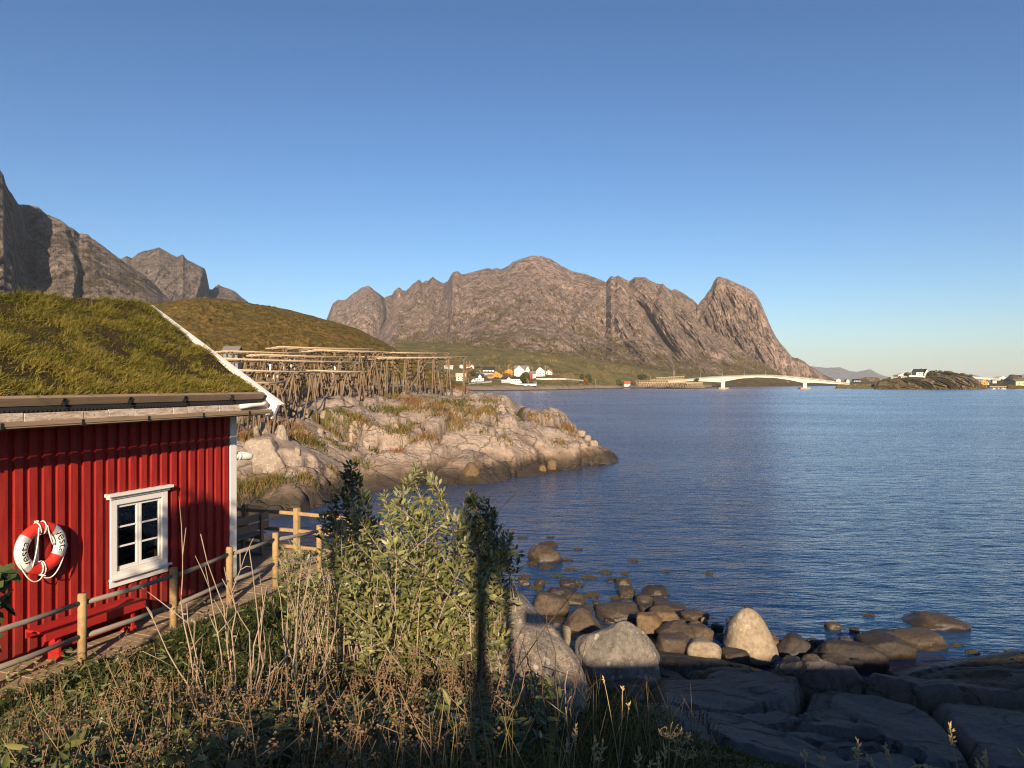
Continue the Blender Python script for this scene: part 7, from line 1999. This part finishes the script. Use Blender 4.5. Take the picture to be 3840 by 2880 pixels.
# ---- trees and shrubs over there
LEAF_FAR = {}
def far_mat(name, c):
    if name not in LEAF_FAR:
        t = NT(name); p = t.coord('Position'); n = t.noise(p, 0.8, 4, 0.7)
        LEAF_FAR[name] = t.fin(t.mix(n, tuple(0.5 * q for q in c), tuple(1.5 * q for q in c)), 0.9, t.bump(n, 0.8, 0.4), 0.1)
    return LEAF_FAR[name]
def far_tree(label, x0, x1, yt, yb, Y, mat, seed, group, kind="round", cat="tree", name="tree"):
    rg = np.random.default_rng(seed + 900)
    w = (x1 - x0) / F * Y; h = (yb - yt) / F * Y; c = P((x0 + x1) / 2, yb, Y)
    root = empty(name, c, label, cat, group)
    b = MB(); b.tube([c - (0, 0, 2), c + (0, 0, h * 0.6)], [0.22, 0.1], 5); b.build("trunk", M_TWIGD, root)
    n = int(np.clip(w * h * 9, 140, 900)); q = rg.normal(size=(n, 3)); q /= np.linalg.norm(q, axis=1)[:, None]; rr = rg.random(n) ** 0.33
    lump = 1 + 0.35 * fbm(q[:, 0] * 1.6 + seed, q[:, 1] * 1.6, q[:, 2] * 1.6, 3)
    p = q * (rr * lump)[:, None]
    if kind == "cone": zc = rg.random(n) ** 1.3; an = rg.random(n) * 6.283; p = np.stack([np.cos(an) * (1 - zc) * rg.random(n) ** 0.5, np.sin(an) * (1 - zc), zc * 2 - 1], 1)
    pos = c + p * np.array([w / 2, w / 2, h * 0.47]) + (0, 0, h * 0.52)
    d = rg.normal(size=(n, 3)); s = np.cross(d, rg.normal(size=(n, 3))); d /= np.linalg.norm(d, axis=1)[:, None]; s /= np.linalg.norm(s, axis=1)[:, None]
    L = (0.10 * math.sqrt(w * h) * rg.uniform(0.5, 1.3, n))[:, None]
    v = np.stack([pos - d * L, pos + s * L * 0.7, pos + d * L, pos - s * L * 0.7], 1).reshape(-1, 3)
    np_mesh("crown", v, np.arange(n * 4).reshape(n, 4), None, mat, root)
GD = far_mat("far_dark_green", (0.07, 0.076, 0.026)); GO = far_mat("far_olive", (0.12, 0.11, 0.035)); GR_ = far_mat("far_autumn_orange", (0.22, 0.10, 0.025))
VT = "trees of the village shore"
for i, (lab, x0, x1, yt, yb, Y, m, k) in enumerate([
    ("dark pine standing before the largest white house", *zA(1330, 1515, 235, 450), 742, GD, "round"), ("tall dark tree left of the autumn one, right of the village", *z4(1150, 1192, 308, 375), 945, GD, "round"), ("dark broad tree right of the village behind the autumn one", *z4(1195, 1245, 312, 380), 955, GD, "round"), ("orange autumn tree by the low white shed", *z4(1180, 1215, 338, 388), 925, GR_, "round"),
    ("olive bush beside the red-roofed boathouse, on its left", *z4(1425, 1490, 340, 398), 1030, GO, "round"), ("olive bush beside the red-roofed boathouse, on its right", *z4(1540, 1590, 358, 395), 1020, GO, "round"), ("green tree between the two orange houses", *zA(985, 1090, 250, 320), 800, GO, "round"), ("tree of yellow leaves beside the cream house", *zA(225, 320, 205, 330), 790, GR_, "round"), ("green tree behind the house with the dormer", *zA(330, 470, 200, 300), 810, GD, "round"),
    ("dark tree between the red-roofed house and the dark roof", *zA(430, 560, 110, 190), 905, GD, "round"), ("orange tree at the left end, by the highest white house", *zA(45, 110, 75, 165), 900, GR_, "round"), ("dark bushy tree on the slope over the boathouse", *z4(1590, 1660, 305, 350), 1120, GD, "round"), ("olive tree behind the peninsula racks", *z4(1780, 1850, 322, 365), 1010, GO, "round"), ("dark round tree where the bridge meets the peninsula", *z4(2020, 2058, 335, 362), 925, GD, "round"), ("green tree left of the second orange house", *zA(880, 960, 190, 240), 860, GO, "round"), ("olive tree between cream house and garage", *zA(290, 380, 330, 400), 770, GO, "round"), ("green tree at the right foot of the white-walled garden", *zA(1420, 1520, 350, 460), 738, GO, "round")]):
    far_tree(lab, x0, x1, yt, yb, Y, m, i, VT, k)

# ---- the racks on the peninsula
M_RACKF = plain("far_rack_timber", (0.42, 0.32, 0.19), 0.85, vary=0.25, scale=0.4)
def far_rack(label, x0, y0, x1, y1, Ya, Yb, n, h, seed):
    rr = random.Random(seed); A = P(*zn4(x0, y0), Ya); B = P(*zn4(x1, y1), Yb)
    root = empty("drying_rack", (A + B) / 2 - (0, 0, h), label, "drying rack", "fish drying racks on the peninsula")
    u = B - A
    for k in range(n):
        p = A + u * (k + 0.5) / n
        for s in (-1, 1):
            m = MB(); f = p + (s * 1.6, rr.uniform(-1, 1), 0); f[2] = p[2] - h
            m.tube([f - (0, 0, 1.5), p], 0.26, 4); m.build("post", M_RACKF, root)
    for j in range(3):
        m = MB(); o = np.array([0, j * 2.0, rr.uniform(-0.1, 0.3)]); m.tube([A + o, (A + B) / 2 + o + (0, 0, rr.uniform(-0.2, 0.2)), B + o], 0.36, 4); m.build("pole", M_RACKF, root)
for i, (lab, x0, y0, x1, y1, Ya, Yb, n, h) in enumerate([("front row drying rack on the peninsula, lowest and longest", 1600, 372, 2085, 372, 930, 915, 26, 4.2), ("second row drying rack on the peninsula, just above the lowest", 1575, 361, 2050, 358, 960, 945, 24, 4.5), ("third row drying rack in the middle of the peninsula", 1690, 347, 1960, 345, 985, 975, 15, 4.5), ("topmost drying rack on the peninsula, beside the two masts", 1730, 336, 1945, 326, 1005, 1000, 12, 4.0), ("short drying rack at the right end of the peninsula", 1960, 380, 2070, 376, 915, 910, 7, 4.0)]):
    far_rack(lab, x0, y0, x1, y1, Ya, Yb, n, h, i)

# ---- the bridge
def zb5(x, y): return x * .16155 + 666.7, y * .16155 + 333.3
def bridge():
    Y = 930.0
    top = [(668, 381.2), (687.7, 379.6), (705, 377.8), (721.6, 376.6), (740, 375.7), (757, 375.3), (775, 375.7), (789.5, 376.6), (812, 378.9), (830, 381.1), (843, 382.7), (850, 383.2)]
    bot = [(668, 382.6), (690, 381.0), (705, 381.4), (721.6, 382.3), (728, 380.9), (740, 378.6), (757, 377.3), (775, 377.9), (790, 379.9), (799, 381.9), (804.5, 383.0), (812, 382.6), (830, 383.6), (843, 384.2), (850, 384.6)]
    px = np.linspace(668, 850, 120)
    zt_ = EYE - (np.interp(px, *zip(*top)) - HY) / F * Y; zb_ = EYE - (np.interp(px, *zip(*bot)) - HY) / F * Y
    k = np.ones(9) / 9; zt_ = np.convolve(np.pad(zt_, 4, 'edge'), k, 'valid')
    x = (px - CX) / F * Y
    root = empty("bridge", (x[60], Y, 0), "long white concrete bridge arching low over the sound on two piers", "bridge")
    def strip(lo, hi, y0, y1):
        n = len(x); v = [(x[i], y, z[i]) for z in (lo, hi) for y in (y0, y1) for i in range(n)]; f = []
        for i in range(n - 1):
            a, b, c, d = i, n + i, 2 * n + i, 3 * n + i
            f += [(a, a + 1, c + 1, c), (b + 1, b, d, d + 1), (c, c + 1, d + 1, d), (a + 1, a, b, b + 1)]
        f += [(0, 2 * n, 3 * n, n), (n - 1, 2 * n - 1, 4 * n - 1, 3 * n - 1)]
        m = MB(); m.add(v, f); return m
    strip(zb_, zt_ - 0.5, Y + 1.5, Y + 6.5).build("girder", M_CONC, root)
    strip(zt_ - 0.5, zt_, Y, Y + 8).build("deck", M_CONC, root)
    for y in (Y + 0.1, Y + 7.8):
        m = MB()
        for dz in (0.5, 1.0): m.tube([(x[i], y, zt_[i] + dz) for i in range(0, 120, 2)], 0.07, 4)
        for i in range(0, 120, 2): m.tube([(x[i], y, zt_[i]), (x[i], y, zt_[i] + 1.05)], 0.06, 4)
        m.build("railing", M_STEEL, root)
    for pxc in (723.5, 805.6):
        xc = (pxc - CX) / F * Y; zc = float(np.interp(xc, x, zb_))
        m = MB(); m.box(xc - 2.6, xc + 2.6, Y + 2.0, Y + 6.0, -4, zc + 0.6); p = m.build("pier", M_CONC, root)
        m = MB(); m.box(xc - 6.5, xc + 6.5, Y - 0.5, Y + 8.5, -6, 1.6); m.build("footing", M_CONCD, p)
    for i, (xx, wh) in enumerate([(218, "first from the left"), (357, "over the left pier"), (492, "second left of the middle"), (625, "right of the crown"), (748, "left of the right pier"), (865, "over the right pier"), (975, "last before the causeway")]):
        pxl = zb5(xx, 0)[0]; xl = (pxl - CX) / F * Y; z0 = float(np.interp(xl, x, zt_))
        r = empty("street_lamp", (xl, Y + 7.5, z0), "street lamp on the bridge, " + wh, "street lamp", "street lamps on the bridge")
        m = MB(); m.tube([(xl, Y + 7.5, z0), (xl, Y + 7.5, z0 + 6.3)], [0.14, 0.10], 5); m.build("pole", M_STEEL, r)
        m = MB(); m.tube([(xl, Y + 7.5, z0 + 6.3), (xl, Y + 6.3, z0 + 6.6)], 0.09, 5); m.box(xl - 0.2, xl + 0.2, Y + 5.7, Y + 6.4, z0 + 6.5, z0 + 6.7); m.build("lamp_arm", M_STEEL, r)
    q = P(*zb5(826, 344), 900); r = empty("buoy", (q[0], q[1], 0), "small red buoy left of the right bridge pier", "buoy")
    m = MB(); m.tube([(q[0], q[1], -0.3), (q[0], q[1], 0.7), (q[0], q[1], 0.9)], [0.9, 0.9, 0.3], 8); m.build("float", H_RED, r)
    m = MB(); m.tube([(q[0], q[1], 0.9), (q[0], q[1], 2.6)], [0.3, 0.2], 6); m.build("mast", H_RED, r)
bridge()

# ---- causeway, island and the places to its right
def zi(x, y): return x * .08921 + 826.67, y * .08921 + 362.67
def zI(x0, x1, yt, yb): return (x0 * .08921 + 826.67, x1 * .08921 + 826.67, yt * .08921 + 362.67, yb * .08921 + 362.67)
def causeway(x0, x1, ytop, Y, dp, seed):
    n, m = 260, 26
    px = np.linspace(x0, x1, n); v = np.linspace(0, 1, m); U, V = np.meshgrid(px, v, indexing='ij')
    zt = EYE - (ytop - HY) / F * Y
    end = np.minimum(1, np.minimum(U - x0, x1 - U + 6) / 2.0)
    Z = -1.5 + (zt + 1.5) * np.minimum(1, V * 1.35) * np.clip(end, 0.15, 1); YY = Y + dp * V
    X = (U - CX) / F * YY
    f1, f2, rid = worley(X * 0.45, V * 9 + seed); rub = (rid - 0.5) * 1.3 - 0.9 * (1 - sstep(0, 0.25, f2 - f1))
    Z = Z + rub * 0.6 * (V < 0.8); YY = YY - rub * 0.9 * (V < 0.8)
    o = np_mesh("causeway", np.stack([X, YY, Z], -1).reshape(-1, 3), grid_quads(n, m), None, M_ISLE); tag(o, kind="structure")
causeway(835, 884, 384.0, 985, 16, 1); causeway(1006, 1090, 384.6, 935, 40, 5)
wall_line("long black retaining wall on the causeway left of the island", [P(851, 383.7, 1000), P(878.5, 383.5, 1000)], 2.9, 0.6, R_BLACK, low=2.0)
IG = "buildings on the islets at the right"
house("small white gabled house at the causeway's left end", *zI(105, 160, 180, 212), 1010, H_WHITE, H_WHITE, "front", 0.5, (1, 1), group=IG)
house("small beige shed right of the white gabled house on the causeway", *zI(219, 258, 185, 214), 1015, H_CREAM, R_GREY, "front", 0.55, (1, 1), group=IG, cat="shed")
house("white house with a black roof above the retaining wall", *zI(302, 384, 184, 216), 1020, H_WHITE, R_BLACK, "side", 0.5, (2, 1), group=IG)
q = P(*zi(592, 238), 978); r = empty("slipway", q, "orange and white boat ramp tilted up at the island's left end", "boat ramp", IG)
b = MB(); b.obox(P(*zi(566, 236), 976), P(*zi(612, 190), 976) - P(*zi(566, 236), 976), (2.2, 0, -0.6), (0, 6, 0)); b.build("ramp", H_ORANGE, r)
b = MB(); b.obox(P(*zi(563, 232), 975), P(*zi(609, 186), 975) - P(*zi(563, 232), 975), (0.9, 0, 0.5), (0, 0.7, 0)); b.build("rail", H_WHITE, r)
b = MB(); b.tube([q - (0, 0, 5), q + (0, 2, 1)], 0.4, 6); b.build("support", M_CONCD, r)
r, g, w, h = house("white two-part house with dark roof and chimney on top of the island", *zI(1000, 1142, 72, 158), 900, H_WHITE, R_BLACK, "side", 0.6, (2, 2), group=IG, chim=True)
annex(r, g, w * 0.06, w * 0.5, 0, h * 0.38, h * 1.0, -3, 8, H_WHITE, R_BLACK, True, "gable_wing")
house("white house with a sloping white roof left on the island", *zI(798, 882, 114, 162), 905, H_WHITE, H_WHITE, "front", 0.4, (2, 1), group=IG, ridge=0.85)
house("low white building below the sloping white roof on the island", *zI(722, 822, 158, 186), 895, H_WHITE, R_PALE, "side", 0.5, (3, 1), group=IG)
house("white house with a low pale gable right of the island's big tree", *zI(1258, 1364, 104, 152), 898, H_WHITE, H_WHITE, "front", 0.45, (2, 1), group=IG)
house("low flat white shed between the sloping roof and the two-part house", *zI(830, 905, 148, 172), 890, H_WHITE, R_PALE, "side", 0.55, (2, 1), group=IG, cat="shed")
pole("white flagpole on the island left of the two-part house", zi, 949, 58, 150, 900, 0, 0.13, "flagpole", "flagpole", None, H_WHITE)
wall_line("white picket fence before the two-part house on the island", [P(*zi(925, 152), 880), P(*zi(1000, 154), 878), P(*zi(1105, 162), 876)], 1.1, 0.2, H_WHITE, "fence", "white_fence")
IT = "shrubs and trees on the island"
for i, (lab, a, m) in enumerate([("biggest dark tree on the island, right of the two-part house", (1138, 1238, 84, 215), GD), ("dark bush at the left foot of the island's white roof", (862, 932, 110, 152), GD), ("dark shrub on the crest right of the biggest tree", (1236, 1300, 86, 125), GD), ("dark shrub on the crest over the low gabled house", (1300, 1412, 92, 130), GD), ("dark shrub in the middle of the right crest of the island", (1372, 1470, 112, 170), GD), ("rightmost row of dark shrub on the island's crest", (1462, 1560, 118, 150), GD), ("small dark shrub at the end of the island's crest", (1560, 1640, 132, 158), GD), ("olive thicket at the island's left end over the rocks", (628, 760, 175, 260), GO), ("dark thicket below the fence in the middle of the island", (960, 1140, 165, 245), GD), ("olive thicket below the low white building", (760, 900, 180, 250), GO), ("dark green bush under the biggest tree", (1080, 1180, 190, 262), GD), ("olive bush on the slope right of the biggest tree", (1240, 1340, 158, 225), GO)]):
    far_tree(lab, *zI(*a), 878 if i > 6 else 892, m, 40 + i, IT, cat="shrub", name="shrub")
for i, (lab, a) in enumerate([("scrub on the rounded rock at the right edge, left tuft", (2040, 2110, 132, 165)), ("scrub on the rounded rock at the right edge, right tuft", (2100, 2180, 138, 175))]):
    far_tree(lab, *zI(*a), 1145, GD, 70 + i, IT, cat="shrub", name="shrub")
# second bridge, boathouse on stilts, quay and boats
def far_bridge():
    a = P(*zi(1640, 160), 1080); b_ = P(*zi(2010, 190), 1180)
    r = empty("bridge", (a + b_) / 2 * (1, 1, 0), "second pale bridge sloping down behind the island", "bridge")
    m = MB(); m.obox(a - (0, 0, 2.4), b_ - a, (0, 7, 0), (0, 0, 2.4)); m.build("girder", M_CONC, r)
    for f in (0.25, 0.6, 0.9):
        c = a + (b_ - a) * f; m = MB(); m.box(c[0] - 1, c[0] + 1, c[1] + 2, c[1] + 5, -4, c[2] - 2.3); m.build("pier", M_CONC, r)
    m = MB(); m.obox(a + (0, 0.1, 0.003), b_ - a, (0, 0.1, 0), (0, 0, 0.9)); m.build("railing", M_STEEL, r)
far_bridge()
r, g, w, h = house("orange boathouse with a white gable standing on stilts by the water", *zI(1730, 1812, 190, 248), 880, H_ORANGE, H_WHITE, "front", 0.5, (1, 1), group=IG, cat="boathouse", found=0.3)
for i in range(6):
    m = MB(); p = g(-w * 0.45 + w * 0.18 * i, 0.5 + (i % 2) * 6, -0.3); m.tube([p, (p[0], p[1], -3)], 0.3, 5); m.build("stilt", M_POLE, r)
a = annex(r, g, w * 0.3, w * 0.75, 0, h * 0.45, h * 0.9, 2, 7, H_WHITE, R_BLACK, False, "wing")
house("small white shed under the second bridge", *zI(1858, 1908, 190, 208), 1050, H_WHITE, R_GREY, "side", 0.55, (1, 1), group=IG, cat="shed")
house("big white hall behind the second bridge's right end", *zI(1930, 2024, 152, 190), 1230, H_WHITE, H_WHITE, "front", 0.5, (2, 1), group=IG, cat="hall", ridge=0.55, found=12)
r, g, w, h = house("long warehouse with yellow front at the right edge", *zI(2116, 2330, 186, 264), 960, H_YEL, R_GREY, "side", 0.72, (4, 1), group=IG, cat="warehouse")
q = P(*zi(1925, 290), 880); r = empty("quay", (q[0], q[1], 0), "low quay on posts behind the moored boats at the right", "quay")
m = MB(); m.obox(P(*zi(1828, 264), 890), P(*zi(2020, 266), 890) - P(*zi(1828, 264), 890), (0, 6, 0), (0, 0, -0.9)); m.build("deck", M_CONCD, r)
for i in range(8):
    p = P(*zi(1840 + i * 24, 266), 891); m = MB(); m.tube([p, (p[0], p[1], -3)], 0.25, 5); m.build("post", M_POLE, r)
r = empty("pontoon", P(*zi(1925, 296), 855) * (1, 1, 0), "grey floating pontoon in front of the quay", "pontoon"); a = P(*zi(1840, 298), 856); b_ = P(*zi(2012, 298), 856)
m = MB(); m.obox((a[0], a[1], -0.3), (b_[0] - a[0], 0, 0), (0, 2.5, 0), (0, 0, 0.9)); m.build("deck", M_STEEL, r)
for i in range(3):
    p = a + (b_ - a) * (0.1 + 0.4 * i); m = MB(); m.tube([(p[0], p[1] + 2.7, -2), (p[0], p[1] + 2.7, 2.2)], 0.15, 5); m.build("mooring_post", M_STEEL, r)
def boat(label, x, Y, L, conv=zi, mat=H_WHITE):
    px = conv(x, 0)[0]; c = np.array([(px - CX) / F * Y, Y, 0.0]); r = empty("motor_boat", c, label, "boat", "small boats at the right-hand quay")
    m = MB(); sec = [(-0.5, 0.30, 0.75), (-0.1, 0.36, 0.75), (0.25, 0.28, 0.85), (0.5, 0.02, 1.15)]; vs = []; n = 5
    for f, hw, zt in sec: vs += [(c[0] + f * L, c[1] - hw * L * 0.8, zt), (c[0] + f * L, c[1] - hw * L * 0.5, -0.2), (c[0] + f * L, c[1], -0.4), (c[0] + f * L, c[1] + hw * L * 0.5, -0.2), (c[0] + f * L, c[1] + hw * L * 0.8, zt)]
    fs = [(i * n + j, (i + 1) * n + j, (i + 1) * n + j + 1, i * n + j + 1) for i in range(3) for j in range(4)] + [(0, 1, 2, 3, 4)] + [(i * n + 4, (i + 1) * n + 4, (i + 1) * n, i * n) for i in range(3)]
    m.add(vs, fs); m.build("hull", mat, r)
    m = MB(); m.prism([(c[0] - 0.1 * L, c[1] - 0.8, 0.8), (c[0] + 0.25 * L, c[1] - 0.8, 0.8), (c[0] + 0.1 * L, c[1] - 0.8, 1.9), (c[0] - 0.1 * L, c[1] - 0.8, 1.9)], (0, 1.6, 0)); m.build("cabin_top", H_WHITE, r)
boat("white motor boat at the left end of the pontoon", 1868, 852, 6.0); boat("white motor boat at the right end of the pontoon", 1975, 852, 7.0); boat("red-sided small boat in the middle of the pontoon", 1922, 852, 4.5, mat=H_RED)
def zz8(x0, x1, yt, yb): return (x0 * .16155 + 666.7, x1 * .16155 + 666.7, yt * .16155 + 333.3, yb * .16155 + 333.3)
house("small orange boathouse on the far shore seen under the bridge", *zz8(741, 758, 296, 312), 1985, H_ORANGE, R_GREY, "front", 0.6, (1, 1), cat="boathouse")
